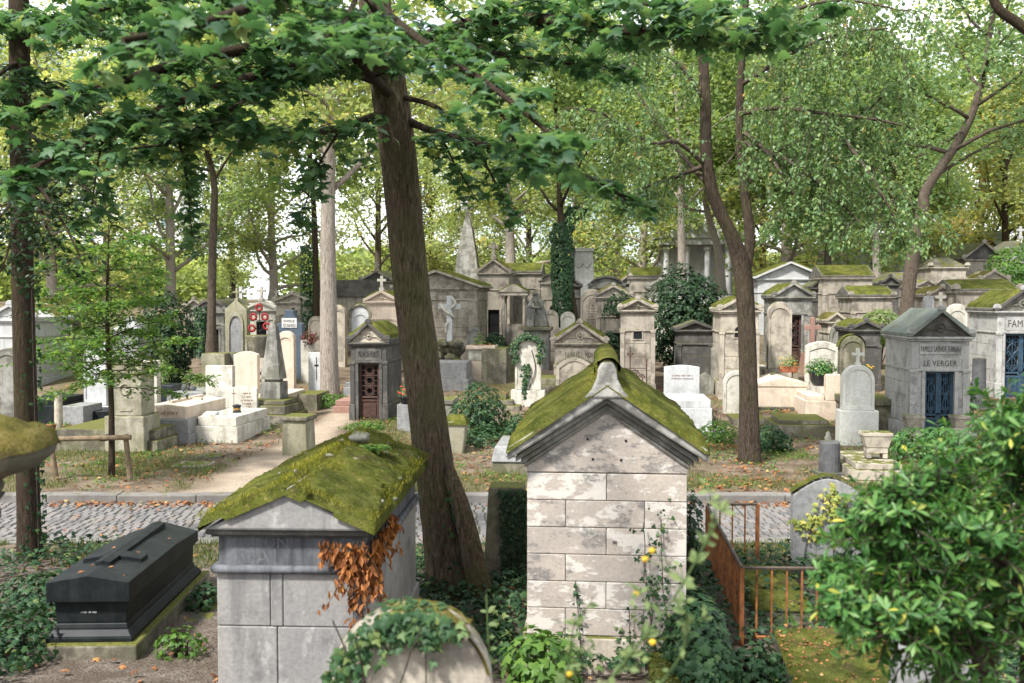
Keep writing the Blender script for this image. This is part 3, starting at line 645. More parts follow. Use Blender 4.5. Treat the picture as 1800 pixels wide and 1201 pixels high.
def roof_moss(m, aw, y0, y1, z, rz, D, th=.05, seed=0, bare=.0, edge=.05, res=.0042):
    st = max(.02, D*res); n1 = int((y1-y0)/st)+2; n2 = int(math.hypot(aw, rz-z)/st)+2
    m.sheet((-aw,y0,z), (-aw,y1,z), (0,y1,rz), (0,y0,rz), n1, n2, th, seed, 5, .55, edge, bare)
    m.sheet((aw,y0,z), (aw,y1,z), (0,y1,rz), (0,y0,rz), n1, n2, th, seed+3, 5, .55, edge, bare)
def grille(th, w, h, x, y, z, kind):
    if kind in ('blue', 'rust'):
        mm = M['bluedoor'] if kind == 'blue' else M['rustdark']; nleaf = 2 if kind == 'blue' else 1
        for s_ in range(nleaf):
            lw = w/nleaf; cx = x-w/2+lw*(s_+.5); m = MB(); e = lw*.5
            for xx in (-e+.03, e-.03): m.box(cx+xx-.03, cx+xx+.03, y-.02, y+.03, z, z+h)
            for zz in (.02, h*.34, h*.40, h-.03): m.box(cx-e+.06, cx+e-.06, y-.015, y+.025, z+zz-.025, z+zz+.025)
            m.box(cx-e+.06, cx+e-.06, y+.005, y+.02, z, z+h*.34)
            m.box(cx-e+.10, cx+e-.10, y-.012, y+.006, z+h*.05, z+h*.29)
            d = m.build('door', mm, th, bevel=.005)
            m = MB(); m.box(cx-e+.06, cx+e-.06, y+.06, y+.07, z+h*.36, z+h); m.build('backing', M['void'], d)
            m = MB(); g0 = z+h*.42; g1 = z+h-.05; iw = e-.07
            if kind == 'rust':
                nr = 3; hh = (g1-g0)/nr
                for q in range(nr):
                    cz = g0+hh*(q+.5); m.ring((cx,y,cz), min(iw,hh*.5)*.92, .013, 16); m.ring((cx,y,cz), iw*.42, .012, 12)
                    for a in range(8): ca, sa = math.cos(a*math.pi/4), math.sin(a*math.pi/4); m.tube([(cx+ca*iw*.42,y,cz+sa*iw*.42),(cx+ca*iw,y,cz+sa*hh*.5)], .010, 4)
                    m.box(cx-iw, cx+iw, y-.008, y+.012, cz+hh*.5-.012, cz+hh*.5+.012)
            else:
                hh = g1-g0
                for sg in (-1, 1):
                    m.tube(smooth_pts([(cx,y,g0),(cx+sg*iw*.9,y,g0+hh*.2),(cx+sg*iw*.15,y,g0+hh*.42),(cx+sg*iw*.85,y,g0+hh*.62),(cx,y,g0+hh*.8)], 5), .013, 5)
                    for zz, rr in ((.12,.35),(.5,.32),(.86,.35)): m.ring((cx+sg*iw*.55, y, g0+hh*zz), iw*rr, .010, 12)
                m.tube([(cx,y,g0),(cx,y,g1)], .012, 5)
                for xx in (-.5,.5): m.tube([(cx+iw*xx,y+.01,g0),(cx+iw*xx,y+.01,g1)], .007, 4)
            m.build('grille', mm, d, fix=False)
            if kind == 'blue':
                m = MB(); m.ring((cx, y-.02, z+h*.17), lw*.2, .012, 16); m.ring((cx, y-.02, z+h*.17), lw*.1, .01, 12); m.build('emblem', mm, d)
            m = MB(); m.lathe([(.02,0),(.02,.02),(.012,.04)], 8, 0, 0); m.v = [(cx+(e-.03)*(1 if s_ == 0 else -1)+a, y-.02-c, z+h*.42+b) for a, b, c in m.v]; m.build('handle', M['iron'], d)
    else:
        m = MB(); m.box(x-w/2, x+w/2, y, y+.03, z, z+h); d = m.build('door', M['void'] if kind == 'dark' else M['rustdark'], th)
        m = MB()
        for i in range(5): xx = x-w/2+w*(i+.5)/5; m.tube([(xx,y-.02,z+h*.25),(xx,y-.02,z+h)], .010, 4)
        for zz in (.25,.6,.97): m.box(x-w/2, x+w/2, y-.03, y-.005, z+h*zz-.012, z+h*zz+.012)
        m.build('grille', M['iron'], d)
def chapel(px, py, wpx, ye, ya, d, wall, label, D=None, rot=AX, roof=None, moss=.0, door=None, frieze=(), oh=.10, plinth=None, acro=True, cross=0, oculus=None, courses=4, kind='gable', tymp=None, pil=True, steps=0, seed=None, rmat='tileroof', name='tomb_chapel', lmat='cut', cat='tomb chapel', fz=None, crossmat=None, mth=.05, wallside=None):
    p, k = place(px, py, D); D = p.y; w = wpx*k; h = ypx(ye, D)-p.z; rh = (ye-ya)*k; seed = int(px) if seed is None else seed
    th = thing(name, label, cat, p, rot, GR['chapel']); mw = M[wall]; a = w/2; pl = plinth if plinth is not None else h*.12
    m = MB(); m.box(-a-.05, a+.05, -.05 if not door else .161, d+.05, -.35, pl)
    if door:
        dw, dh, dk = door; dw *= k; dh *= k
        m.box(-a-.05, -dw/2-.085, -.06, .16, -.35, pl); m.box(dw/2+.085, a+.05, -.06, .16, -.35, pl); m.box(-dw/2-.08, dw/2+.08, -.02, .155, -.35, -.005)
    m.build('plinth', mw, th, bevel=.015)
    ft = h*.20 if fz is None else fz; ztop = h-.10; zf = ztop-ft      # frieze band under the cornice
    m = MB(); dz = (zf-pl)/courses; y0 = .16 if door else 0
    for c in range(courses): m.box(-a, a, y0, d, pl+c*dz, pl+(c+1)*dz)
    m.box(-a, a, 0, d, zf, ztop)
    if door:
        z1 = min(dh+.02, zf-.02); nc = max(2, courses-1)
        for sg in (-1, 1):
            for c in range(nc):
                zz = pl+(zf-pl)*c/nc; z2 = pl+(zf-pl)*(c+1)/nc; xs = sorted((sg*(dw/2+.02), sg*a)); m.box(xs[0], xs[1], 0, y0, zz, z2)
        m.box(-dw/2-.02, dw/2+.02, 0, y0, z1, zf)
    m.build('wall', mw, th, bevel=.010, seg=1)
    if pil and w > .8:
        m = MB()
        for sg in (-1, 1): xs = sorted((sg*(a-.17*w*.6), sg*(a+.025))); m.box(xs[0], xs[1], -.03, .0-.001, pl, zf); m.box(xs[0]-.015, xs[1]+.015, -.045, .01, zf-.07, zf-.004)
        m.split('pilaster', mw, th, bevel=.008)
    m = MB(); m.box(-a-.03, a+.03, -.035, d+.03, zf-.03, zf+.02); m.box(-a-.05, a+.05, -.05, d+.05, ztop, ztop+.05); m.box(-a-.09, a+.09, -.09, d+.09, ztop+.05, h)
    m.build('cornice', mw, th, bevel=.012)
    aw = a+oh; t = .07
    rm = M[roof or rmat]
    if kind == 'gable':
        m = MB(); m.prism([(-a-.03,h),(a+.03,h),(0,h+rh*.93)], .0, d); m.build('pediment', M[tymp or wall], th)
        m = MB(); m.prism([(-aw,h+.001),(-aw+.08,h+.001),(0,h+rh-.02),(aw-.08,h+.001),(aw,h+.001),(aw,h+t),(0,h+rh+t),(-aw,h+t)], -oh, d+oh); rf = m.build('roof', mw if not roof else rm, th, bevel=.012)
        if rh > .25 and D < 32:
            m = MB(); m.ring((0,-.01,h+rh*.36), rh*.17, .018, 14); m.lathe([(.02,0),(.05,.02),(.02,.05)], 8, 0, -.02, h+rh*.33)
            for sg in (-1,1): m.tube(smooth_pts([(sg*rh*.2,-.01,h+rh*.3),(sg*a*.45,-.01,h+rh*.28),(sg*a*.7,-.01,h+.05)], 3), .018, 5)
            m.build('relief', M[tymp or wall], th)
        if moss:
            m = MB(); roof_moss(m, aw, -oh, d+oh, h+t, h+rh+t, D, mth*(.6+.6*moss), seed, bare=.56-.5*moss, edge=.09); m.build('moss', M['moss'] if moss > .5 else M['mossbrown'], th, smooth=True, fix=False)
    elif kind == 'arch':
        n = 12; arc = lambda A, B, z: [(A*math.cos(math.pi*i/n), z+B*math.sin(math.pi*i/n)) for i in range(n+1)]
        m = MB(); m.prism(arc(a+.02, rh*.9, h), 0, d); m.build('pediment', mw, th)
        m = MB(); m.prism(arc(aw, rh+t, h+.002)+arc(aw-.07, rh-.02, h+.002)[::-1], -oh, d+oh); rf = m.build('roof', rm, th, bevel=.01)
        if moss:
            m = MB(); pt = arc(aw, rh+t, h+.002)
            for i in range(n): m.sheet((pt[i][0],-oh,pt[i][1]), (pt[i][0],d+oh,pt[i][1]), (pt[i+1][0],d+oh,pt[i+1][1]), (pt[i+1][0],-oh,pt[i+1][1]), 20, 3, .04, seed+i, 5, .3, .0, .5-.4*moss)
            m.build('moss', M['moss'], th, smooth=True, fix=False)
    elif kind == 'hip':
        m = MB(); m.tap(-aw, aw, -oh, d+oh, h, -a*.35, a*.35, d*.3, d*.7, h+rh); rf = m.build('roof', rm, th, bevel=.02)
    elif kind == 'side':                      # ridge across the front
        m = MB(); m.prismx([(-oh,h),(d+oh,h),(d+oh,h+t),(d/2,h+rh+t),(-oh,h+t)], -aw, aw); rf = m.build('roof', rm, th, bevel=.012)
        if moss:
            st = max(.02, D*.0042); m = MB(); n2 = int(math.hypot(d/2, rh)/st)+2
            m.sheet((-aw,-oh,h+t), (aw,-oh,h+t), (aw,d/2,h+rh+t), (-aw,d/2,h+rh+t), int(2*aw/st), n2, mth, seed, 5, .5, .09, .55-.5*moss)
            m.build('moss', M['moss'] if moss > .5 else M['mossbrown'], th, smooth=True, fix=False)
    if acro:
        m = MB()
        for sg in (-1, 1):
            c = sg*(aw-.07); r_ = max(.09, w*.075); m.prism([(c+r_*math.cos(math.pi*i/8), h+t+r_*1.3*math.sin(math.pi*i/8)) for i in range(9)], -oh-.01, -oh+.12)
        if kind == 'gable': r_ = max(.08, w*.07); m.prism([(r_*math.cos(math.pi*i/8), h+rh+.03+r_*1.4*math.sin(math.pi*i/8)) for i in range(9)], -oh-.01, -oh+.12)
        m.split('acroterion', M[wall], th, bevel=.01)
    if cross:
        c = cross*k; zc = h+rh+t-.02; m = MB(); tt = c*.09; y = .05; m.box(-tt*1.8, tt*1.8, y-tt*1.8, y+tt*1.8, zc, zc+c*.22); m.box(-tt, tt, y-tt, y+tt, zc+c*.22, zc+c); m.box(-c*.3, c*.3, y-tt*.95, y+tt*.95, zc+c*.62, zc+c*.62+tt*2); m.build('cross', M[crossmat or wall], th, bevel=.008)
    if oculus:                               # (kind, height fraction)
        kd, zf_ = oculus; zc = h*zf_; m = MB()
        if kd == 'cross':
            for i in range(4): ca, sa = math.cos(i*math.pi/2), math.sin(i*math.pi/2); m.prism([(.02*ca-.05*0,zc+.02*sa),(ca*.15-sa*.07,zc+sa*.15+ca*.07),(ca*.15+sa*.07,zc+sa*.15-ca*.07)], -.004, .02)
        elif kd == 'tri':
            for i in range(3): a_ = math.pi/2+i*2.094; m.lathe([(.075,0),(.075,.02)], 10, .085*math.cos(a_), 0); m.v[-20:] = [(x, -.004+z, zc+.085*math.sin(a_)+y) for x, y, z in m.v[-20:]]
        else:
            r_ = w*.13; m.prism([(-r_,zc-r_*1.3),(r_,zc-r_*1.3)]+[(r_*math.cos(math.pi*i/10), zc+r_*math.sin(math.pi*i/10)) for i in range(11)], -.004, .02)
        wd = m.build('window', M['void'], th)
        if kd == 'arch':
            m = MB(); r2 = r_*1.35; o = [(-r_,zc-r_*1.3),(r_,zc-r_*1.3)]+[(r_*math.cos(math.pi*i/10), zc+r_*math.sin(math.pi*i/10)) for i in range(11)]
            ringprism(m, inset(o, zc, 1.25), o, -.02, .004); m.build('frame', mw, wd, bevel=.005)
    if door:
        m = MB(); e = .05
        for sg in (-1, 1): xs = sorted((sg*dw/2, sg*(dw/2+.075))); m.box(xs[0], xs[1], -.025, .15, 0, min(dh, zf-.04))
        m.box(-dw/2-.11, dw/2+.11, -.03, .15, min(dh, zf-.04)+.001, min(dh, zf-.04)+.09); m.build('door_frame', mw, th, bevel=.008)
        grille(th, dw, min(dh, zf-.04), 0, .09, .0, dk)
    if frieze:
        fw = w*.72; n = len(frieze); fh = ft*.62/n; 
        for i, tx in enumerate(frieze):
            zc = ztop-ft*.5 if n == 1 else ztop-ft*(.27+.5*i); m = MB(); m.box(-fw/2, fw/2, -.018, .0, zc-fh*.62, zc+fh*.62); pq = m.build('name_panel', mw, th, bevel=.004)
            lettering(tx, fw*(.95 if len(tx) > 16 else .80), pq, 0, -.018, zc, M[lmat], height=fh*.62)
    for i in range(steps):
        m = MB(); m.box(-a*.8-.12*i, a*.8+.12*i, -.30-.28*i, -.062, -.3, .16-.10*i-.02*i); m.build('step', M['step'], th, bevel=.015)
    return th, w, h, k
def planter(px, py, wpx, hpx, mat, label, D=None, plant=None, z=None, name='planter', kind='box', lf='lf_fresh', n=300, pr=.25, flowers=None, lsz=.05):
    p, k = place(px, py, D)
    if z is not None: p.z = z
    w = wpx*k; h = hpx*k; th = thing(name, label, 'planter', p, AX); m = MB()
    if kind == 'box': m.tap(-w*.42, w*.42, 0, w*.5, 0, -w*.5, w*.5, -w*.04, w*.54, h*.82); m.box(-w*.53, w*.53, -w*.06, w*.56, h*.82, h)
    elif kind == 'foot': m.box(-w*.36, -w*.2, .02, w*.5, 0, h*.2); m.box(w*.2, w*.36, .02, w*.5, 0, h*.2); m.box(-w*.36, w*.36, .01, w*.52, h*.2, h*.42); m.tap(-w*.38, w*.38, -.0, w*.52, h*.42, -w*.5, w*.5, -w*.06, w*.6, h*.86); m.box(-w*.52, w*.52, -w*.08, w*.62, h*.86, h)
    else: m.lathe([(w*.3,0),(w*.42,h*.3),(w*.5,h*.85),(w*.53,h*.88),(w*.53,h),(w*.45,h),(w*.44,h*.9)], 20, 0, w*.4)
    m.build('pot', M[mat], th, bevel=.008 if kind != 'round' else 0, smooth=kind == 'round')
    if plant:
        g = np.random.default_rng(int(px)); d = g.normal(0, 1, (n, 3)); d[:,2] = np.abs(d[:,2]); P = d/np.linalg.norm(d, axis=1, keepdims=True)*pr*g.uniform(.3, 1, (n, 1))*np.array([1.1*max(1,w/pr*.3), .8, plant]); P += np.array([0, w*.27, h*.9])
        lf_ = leaves('foliage', P, d+np.array([0,0,.4]), g.normal(0, 1, (n,3)), g.uniform(.6,1.2,n)*lsz, OVAL, M[lf], th)
        if flowers:
            m = MB()
            for i in range(flowers[1]): q = P[g.integers(0, n)]; m.lathe([(.0,0),(.035,.012),(.02,.028)], 7, q[0], q[1]-.02, q[2]+.03)
            m.build('flowers', M[flowers[0]], th)
    return th
# ------------------------------------------------------------------ near graves
# -- grave with the mossy roof at lower left (seen from behind)
p = Wp(508, 900, 7.3); p.z = 0.0; gl = thing('tomb_chapel', 'nearest lower left tomb chapel, scratched grey stone under a thick mossy roof with a fern', 'tomb chapel', p, R(-2.6))
a, d = .55, 2.75; ze = 1.62
m = MB(); m.box(-a-.03, a+.03, -.03, d+.03, -.3, .42); m.build('plinth', M['smeared'], gl, bevel=.02)
m = MB()
m.box(-a, -.10, 0, .28, .42, .86); m.box(-.095, a, .004, .28, .42, .86); m.box(-a, -.15, .003, .28, .865, 1.265); m.box(-.145, -.055, .0, .28, .865, 1.265); m.box(-.05, a, .002, .28, .865, 1.265)
for i in range(3): m.box(-a+.004, a-.004, .285+i*.825, .285+(i+1)*.825-.006, .42, 1.27)
m.build('wall', M['smeared'], gl, bevel=.009)
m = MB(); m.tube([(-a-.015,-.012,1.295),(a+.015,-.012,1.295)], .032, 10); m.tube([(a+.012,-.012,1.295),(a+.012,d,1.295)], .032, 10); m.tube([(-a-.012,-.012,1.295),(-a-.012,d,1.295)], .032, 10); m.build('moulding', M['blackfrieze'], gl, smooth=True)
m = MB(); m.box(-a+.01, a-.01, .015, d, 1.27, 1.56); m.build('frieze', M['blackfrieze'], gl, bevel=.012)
m = MB(); m.box(-a-.06, a+.06, -.06, d+.04, 1.56, 1.60); m.box(-a-.03, a+.03, -.03, d+.03, 1.54, 1.56); m.build('cornice', M['darkstone'], gl, bevel=.012)
m = MB(); m.prism([(-a-.06,1.602),(a+.06,1.602),(.02,1.90),(-.02,1.90)], -.09, d+.1); rf = m.build('roof', M['smeared'], gl, bevel=.02)
m = MB(); roof_moss(m, a+.13, -.12, d+.16, 1.63, 1.925, 7, .075, 5, bare=.27, edge=.13, res=.0021); rm = m.build('moss', M['moss'], gl, smooth=True, fix=False)
g = np.random.default_rng(4); n = 16000; sx = g.choice([-1,1], n); u = g.random(n); yy = g.uniform(-.14, d+.17, n)
P = np.stack([sx*u*(a+.12), yy, 1.66+(1-u)*.295+.05*fbm(u*4, yy*4, 5)], -1); N2 = np.stack([sx*.4+g.normal(0,.4,n), g.normal(0,.4,n), np.ones(n)], -1)
leaves('moss_tufts', P, hdir(n), N2, g.uniform(.018,.042,n), BLADE, M['lf_moss'] if 'lf_moss' in M else leaf('moss_tuft', [(0,(.07,.08,.01)),(.6,(.17,.17,.02)),(1,(.30,.27,.05))], .2, .9, .05), gl, g.random(n))
M['lf_moss'] = bpy.data.materials['moss_tuft']
m = MB()
for i in range(34):
    sg = random.choice((-1, 1)); u = random.random()
    m.blob((sg*u*.7, random.uniform(0, d), 1.70+(1-u)*.295), random.uniform(.008,.035), random.uniform(.01,.03), .015, 8, .3, i)
m.blob((.13, 2.0, 2.0), .10, .08, .06, 10, .4, 3); m.split('pebble', M['grey'], gl, smooth=True)
M['scr'] = plain('pale_scratch_in_stone', (.30,.295,.285), .9)
for tx, w_, x_, z_ in (('BRUNI', .36, -.16, 1.49), ('DAL', .34, -.22, 1.38), ('HENS', .34, -.30, .66)): lettering(tx, w_, gl, x_, .004 if z_ < 1.3 else .016, z_, M['scr'] if z_ < 1.3 else M['cutgrey'] if 'cutgrey' in M else plain('faint_scratch', (.125,.128,.134), .9), depth=.002)
def fern(name, label, loc, L, n, seed, rot=0):
    t = thing(name, label, 'fern', loc, rot); rn = random.Random(seed); ls = Leafset(); st = MB()
    for i in range(n):
        a_ = 6.283*i/n+rn.uniform(-.3,.3); l = L*rn.uniform(.7,1.1); pts = [Vector((math.cos(a_)*l*u, math.sin(a_)*l*u, l*(.9*u-1.0*u*u)+.0)) for u in np.linspace(0,1,9)]; st.tube(pts, .003, 4)
        for j in range(1, 26):
            u = j/26; k = min(int(u*8), 7); q = pts[k].lerp(pts[k+1], u*8-k); f = (pts[k+1]-pts[k]).normalized(); s_ = f.cross(Vector((0,0,1))).normalized()
            for sg in (-1,1): ls.add(q, Vector((rn.gauss(0,.15),rn.gauss(0,.15),1)), s_*sg+f*.35+Vector((0,0,-.15)), l*.30*math.sin(math.pi*min(1,u*.9+.12))**.8)
    st.build('stalks', M['lf_fresh'], t); ls.build('fronds', RHOMB, M['lf_fresh'], t); return t
q = gl.matrix_basis @ Vector((.30, 1.85, 1.90)); fern('fern', 'small green fern rooted in the mossy roof of the nearest lower left chapel', q, .20, 11, 3)
# dry creeper on its corner
LANCE2 = (np.array([(0,0,0),(.16,.3,.10),(.18,.6,.08),(0,1,-.15),(-.18,.6,.08),(-.16,.3,.10),(0,.5,-.08)], float), OVAL[1])
t = thing('dry_creeper', 'dry orange creeper hanging over the right corner of the scratched grey chapel', 'creeper', gl.location, R(-2.6)); ls = Leafset(); st = MB(); rn = random.Random(8)
for i in range(60):
    side = rn.random() < .42; y0 = 0 if side else rn.uniform(.0, .95); x0 = a-rn.random()**2*.30 if side else a+.03
    zt_ = 1.55-rn.uniform(0,.08); L = (rn.uniform(.15,.72) if side and x0 > a-.09 else rn.uniform(.04,.16) if side else rn.uniform(.2,.80))*(1 if side else max(.15, 1-y0*.9)); P = seg_path((x0, -.03 if side else y0, zt_), (rn.gauss(0,.25),rn.gauss(0,.05),-1), L, 6, .12, .02, rn)
    st.tube(P, lerp_list([.006,.002], 7), 4)
    for j in range(int(L*44)+4):
        u = rn.random()*6; k = min(int(u),5); q = P[k].lerp(P[k+1], u-k); nn = Vector((rn.gauss(0,.6), -1, .3)) if side else Vector((1, rn.gauss(0,.6), .3))
        ls.add(q+Vector((rn.gauss(0,.03), -.03-rn.random()*.03 if side else 0, 0) if side else (.03+rn.random()*.04, rn.gauss(0,.03), 0)), nn+Vector((rn.gauss(0,.4),rn.gauss(0,.4),rn.gauss(0,.4))), (rn.gauss(0,.4), rn.gauss(0,.2), -1), rn.uniform(.04,.085))
st.build('stems', M['twig'], t); ls.build('foliage', LANCE2, M['lf_dead'], t)

# -- central tomb with acroterion
M['rim'] = stone('lichen_mottled_limestone', (.42,.40,.36), (.30,.29,.265), (.06,.058,.05), .7, .50, .3, .75, gs=5)
p = Wp(1066, 900, 8.6); p.z = -.02; gc = thing('tomb_chapel', 'flaking pale tomb chapel in the centre foreground with four small holes in its gable', 'tomb chapel', p, R(-4.9))
a, d = .695, 2.3; zt0 = 1.80
m = MB(); m.box(-a-.04, a+.04, -.04, d+.04, -.3, .36); m.build('plinth', M['lime'], gc, bevel=.02)
m = MB(); rnds = []; nr = 6; dz = (zt0-.365)/nr
for r_ in range(nr):
    z0 = .365+r_*dz; js = [-a, -.18, .42, a] if r_%2 == 0 else [-a, -.36 if r_ != 5 else .0, .02 if r_ != 5 else .02, a]
    js = [-a, -.355, .33, a] if r_%2 == 0 else [-a, .0, a]
    for x0, x1 in zip(js[:-1], js[1:]):
        m.box(x0+.003, x1-.003, random.uniform(-.003,.003), .26, z0+.003, z0+dz-.003); rnds += [random.random()]*6
    m.box(-a+.006, a-.006, .262, d, z0+.002, z0+dz-.002); rnds += [random.random()]*6
o = m.build('wall', M['flaking'], gc, bevel=.006, fix=False); at = o.data.attributes.new('rnd', 'FLOAT', 'FACE'); at.data.foreach_set('value', rnds)
m = MB(); m.box(-a+.008, a-.008, .012, d-.01, .3, zt0); m.build('mortar', M['grey'], gc)
he = 1.93; ap = 2.42      # rake underside heights at the eave and at the apex
m = MB(); m.prism([(-a-.003,zt0+.006),(a+.003,zt0+.006),(a+.003,1.90),(0,ap-.03),(-a-.003,1.90)], -.006, d); gb = m.build('gable', M['flaking'], gc, bevel=.008)
m = MB()
for x_, z_ in ((-.165,2.10),(.165,2.09),(-.12,1.925),(.125,1.92)): m.lathe([(.011,0),(.011,.004)], 10); m.v[-20:] = [(x_+x, -.0075-z, z_+y) for x, y, z in m.v[-20:]]
m.split('hole', M['void'], gb)
def chev(A, z0, z1, t0): return [(-A,z0),(0,z1),(A,z0),(A,z0+t0),(0,z1+t0*1.08),(-A,z0+t0)]
m = MB(); m.prism(chev(a+.02, 1.845, 2.335, .04), -.03, .02); m.prism(chev(a+.05, 1.875, 2.365, .05), -.05, d+.03); m.prism(chev(a+.09, 1.905, 2.42, .05), -.10, d+.06); m.build('rake_moulding', M['grey'], gc, bevel=.01)
m = MB(); m.prism(chev(a+.16, 1.925, 2.465, .115), -.16, d+.12); rf = m.build('roof', M['rim'], gc, bevel=.02)
m = MB(); m.prism([(-.20,2.47),(.20,2.47),(.13,2.55),(.09,2.63),(.08,2.72),(.045,2.785),(-.045,2.785),(-.08,2.72),(-.09,2.63),(-.13,2.55)], -.175, -.02)
m.tube([(0,-.10,2.72),(0,d*.5,2.715),(0,d+.10,2.72)], .085, 12); m.build('acroterion', M['rim'], gc, bevel=.02)
m = MB(); aw = a+.19; roof_moss(m, aw, -.18, d+.15, 2.02, 2.625, 8.6, .055, 11, bare=.25, edge=.16, res=.0021); m.build('moss', M['moss'], gc, smooth=True, fix=False)
m = MB(); nn_ = 40; vs = []; fs = []
for j in range(61):
    y_ = -.17+j*(d+.27)/60
    for k in range(15):
        a_ = math.pi*(-.12+1.24*k/14); r_ = .095+.035*float(fbm(k*.5, y_*6, 21)); vs.append((r_*math.cos(a_), y_, 2.71+r_*math.sin(a_)))
for j in range(60):
    for k in range(14): fs.append((j*15+k, j*15+k+1, (j+1)*15+k+1, (j+1)*15+k))
m.add(vs, fs); m.build('ridge_moss', M['moss'], gc, smooth=True, fix=False)
n = 14000; sx = g.choice([-1,1], n); u = g.random(n); yy = g.uniform(-.06, d+.1, n)
P = np.stack([sx*u*(aw-.03), yy, 2.05+(1-u)*.6+.03*fbm(u*4, yy*4, 11)], -1); N2 = np.stack([sx*.6+g.normal(0,.4,n), g.normal(0,.4,n), np.ones(n)], -1)
leaves('moss_tufts', P, hdir(n), N2, g.uniform(.015,.034,n), BLADE, M['lf_moss'], gc, g.random(n))
m = MB(); m.box(-.055,.055,-.011,-.004,0,.004); 
lettering('IO', .035, gc, .075, -.004, 1.20, M['letterdark']); 
# small climbers on its wall
t = thing('ivy_sprig', 'thin ivy sprigs creeping up the pale flaking wall of the central chapel', 'ivy', gc.location, R(-4.9)); ls = Leafset(); st = MB()
for x_, L, dn in ((-.22,.75,30),(-.42,.35,12),(.22,.55,16),(.34,.95,90),(.45,1.3,70),(.10,.4,14),(.62,1.5,60)):
    P = seg_path((x_,-.05,0.1), (rn.gauss(0,.06),0,1), L, 8, .06, 0, rn); st.tube(P, .005, 4)
    for j in range(dn):
        u = rn.random()*8; k = min(int(u),7); q = P[k].lerp(P[k+1], u-k); ls.add(q+Vector((rn.gauss(0,.02+.05*(dn>50)), -.02-rn.random()*.03, rn.gauss(0,.02))), (rn.gauss(0,.4),-1,rn.gauss(.3,.3)), (rn.gauss(0,.8),0,rn.gauss(-.3,.5)), rn.uniform(.025,.055))
st.build('stems', M['twig'], t); ls.build('foliage', IVY, M['lf_ivy'], t)

# -- black granite sarcophagus
p0 = Vector((Wp(146, 600, 9.0).x, 9.0, -.03)); sg_ = thing('sarcophagus', 'polished black granite sarcophagus with a raised cross on its lid beside the gravel path', 'sarcophagus', p0, R(2)); sg_.scale = (.98, 1.0, 1.12)
m = MB(); m.box(-.47, .47, -.08, 2.42, -.25, .16); m.build('base', M['mossy'], sg_, bevel=.02)
m = MB(); m.tap(-.40,.40,0,2.3,.161,-.40,.40,0,2.3,.20); m.tap(-.395,.395,.005,2.295,.20,-.35,.35,.05,2.25,.255); m.tap(-.345,.345,.055,2.245,.255,-.33,.33,.07,2.23,.30); m.tap(-.325,.325,.075,2.225,.30,-.335,.335,.065,2.235,.49); m.build('chest', M['blackgranite'], sg_, bevel=.008)
m = MB(); n_ = 13; vs = []; L0, L1 = -.0, 2.3
for (y_, hw, zs, zr) in ((L0,.385,.66,.715),(L1*.62,.385,.655,.72),(L1,.37,.60,.69)):
    vs += [(-hw,y_,.491),(hw,y_,.491),(hw,y_,zs),(0,y_,zr),(-hw,y_,zs)]
m.add(vs, [(0,1,2,3,4),(14,13,12,11,10)]+[(b+i, b+5+i, b+5+(i+1)%5, b+(i+1)%5) for b in (0,5) for i in range(5)]); ld = m.build('lid', M['blackgranite'], sg_, bevel=.008)
m = MB(); ridge = lambda x, y: .715-abs(x)*.145
def plate(x0,x1,y0,y1):
    for q0,q1 in ((x0,min(x1,0)),(max(x0,0),x1)):
        if q1-q0 > 1e-3: m.add([(q0,y0,ridge(q0,0)-.01),(q1,y0,ridge(q1,0)-.01),(q1,y1,ridge(q1,0)-.01),(q0,y1,ridge(q0,0)-.01),(q0,y0,ridge(q0,0)+.035),(q1,y0,ridge(q1,0)+.035),(q1,y1,ridge(q1,0)+.035),(q0,y1,ridge(q0,0)+.035)], [(0,3,2,1),(4,5,6,7),(0,1,5,4),(1,2,6,5),(2,3,7,6),(3,0,4,7)])
plate(-.075,.075,.38,2.05); plate(-.29,-.0755,.62,.80); plate(.0755,.29,.62,.80); m.build('cross', M['blackgranite'], ld, bevel=.005, fix=False)
inscription(sg_, -.10, .06, .375, .41, 1, .0655, M['letterpale'], 4)
x, y = rg.uniform(-.33,.33,14), rg.uniform(.1,2.2,14); leaves('fallen_leaf', np.stack([x,y,.722-abs(x)*.145], -1), upn(14,.1), hdir(14), rg.uniform(.03,.06,14), MAPLE, M['lf_fall'], sg_)
# flat stone border
m = MB()
for i in range(5): m.box(.56, .82, .1+i*.62, .1+i*.62+.60, -.1, .02+.015*(i%2))
for i in range(3): m.box(-.5+i*.35, -.5+i*.35+.34, -.34, -.1, -.1, .03)
kb = m.build('grave_border', M['darkstone'], None, bevel=.015); kb.location = p0; kb.rotation_euler = (0,0,R(2)); tag(kb, 'sunken grey stone edging laid around the black granite sarcophagus', 'edging')

# -- blurred round headstone at the bottom
p = Wp(722, 1100, 4.15); zb = 1.15; ZT = 1.985; p.z = zb; th = thing('headstone', 'closest round-topped pale headstone at the bottom edge, lichen stained and draped with ivy', 'headstone', p, R(3))
o = outline(.70, ZT-zb, 'round'); m = MB(); m.prism(o, 0, .17); m.build('slab', M['lime'], th, bevel=.03)
m = MB(); vs = []; fs = []; zc = ZT-zb-.35
for i in range(61):
    a_ = R(12+i*1.7)
    for j in range(11):
        q = float(fbm(i*.16, j*.5, 33, 4)); h_ = .34+max(-.03, .085*(q-.40)*(1 if 44 < 12+i*1.7 < 74 else .0)-(0 if 44 < 12+i*1.7 < 74 else .02))*(1 if 0 < j < 10 else .2); vs.append((h_*math.cos(a_)*1.02, -.02+.022*j*.95, zc+h_*math.sin(a_)*1.02))
for i in range(60):
    for j in range(10): fs.append((i*11+j, i*11+j+1, i*11+j+12, i*11+j+11))
m.add(vs, fs); m.build('moss', M['mossbrown'], th, smooth=True, fix=False)
iv = thing('ivy', 'ivy hanging over the top left of the closest round headstone', 'ivy', p, R(3)); P = []; N_ = []; rn = random.Random(4)
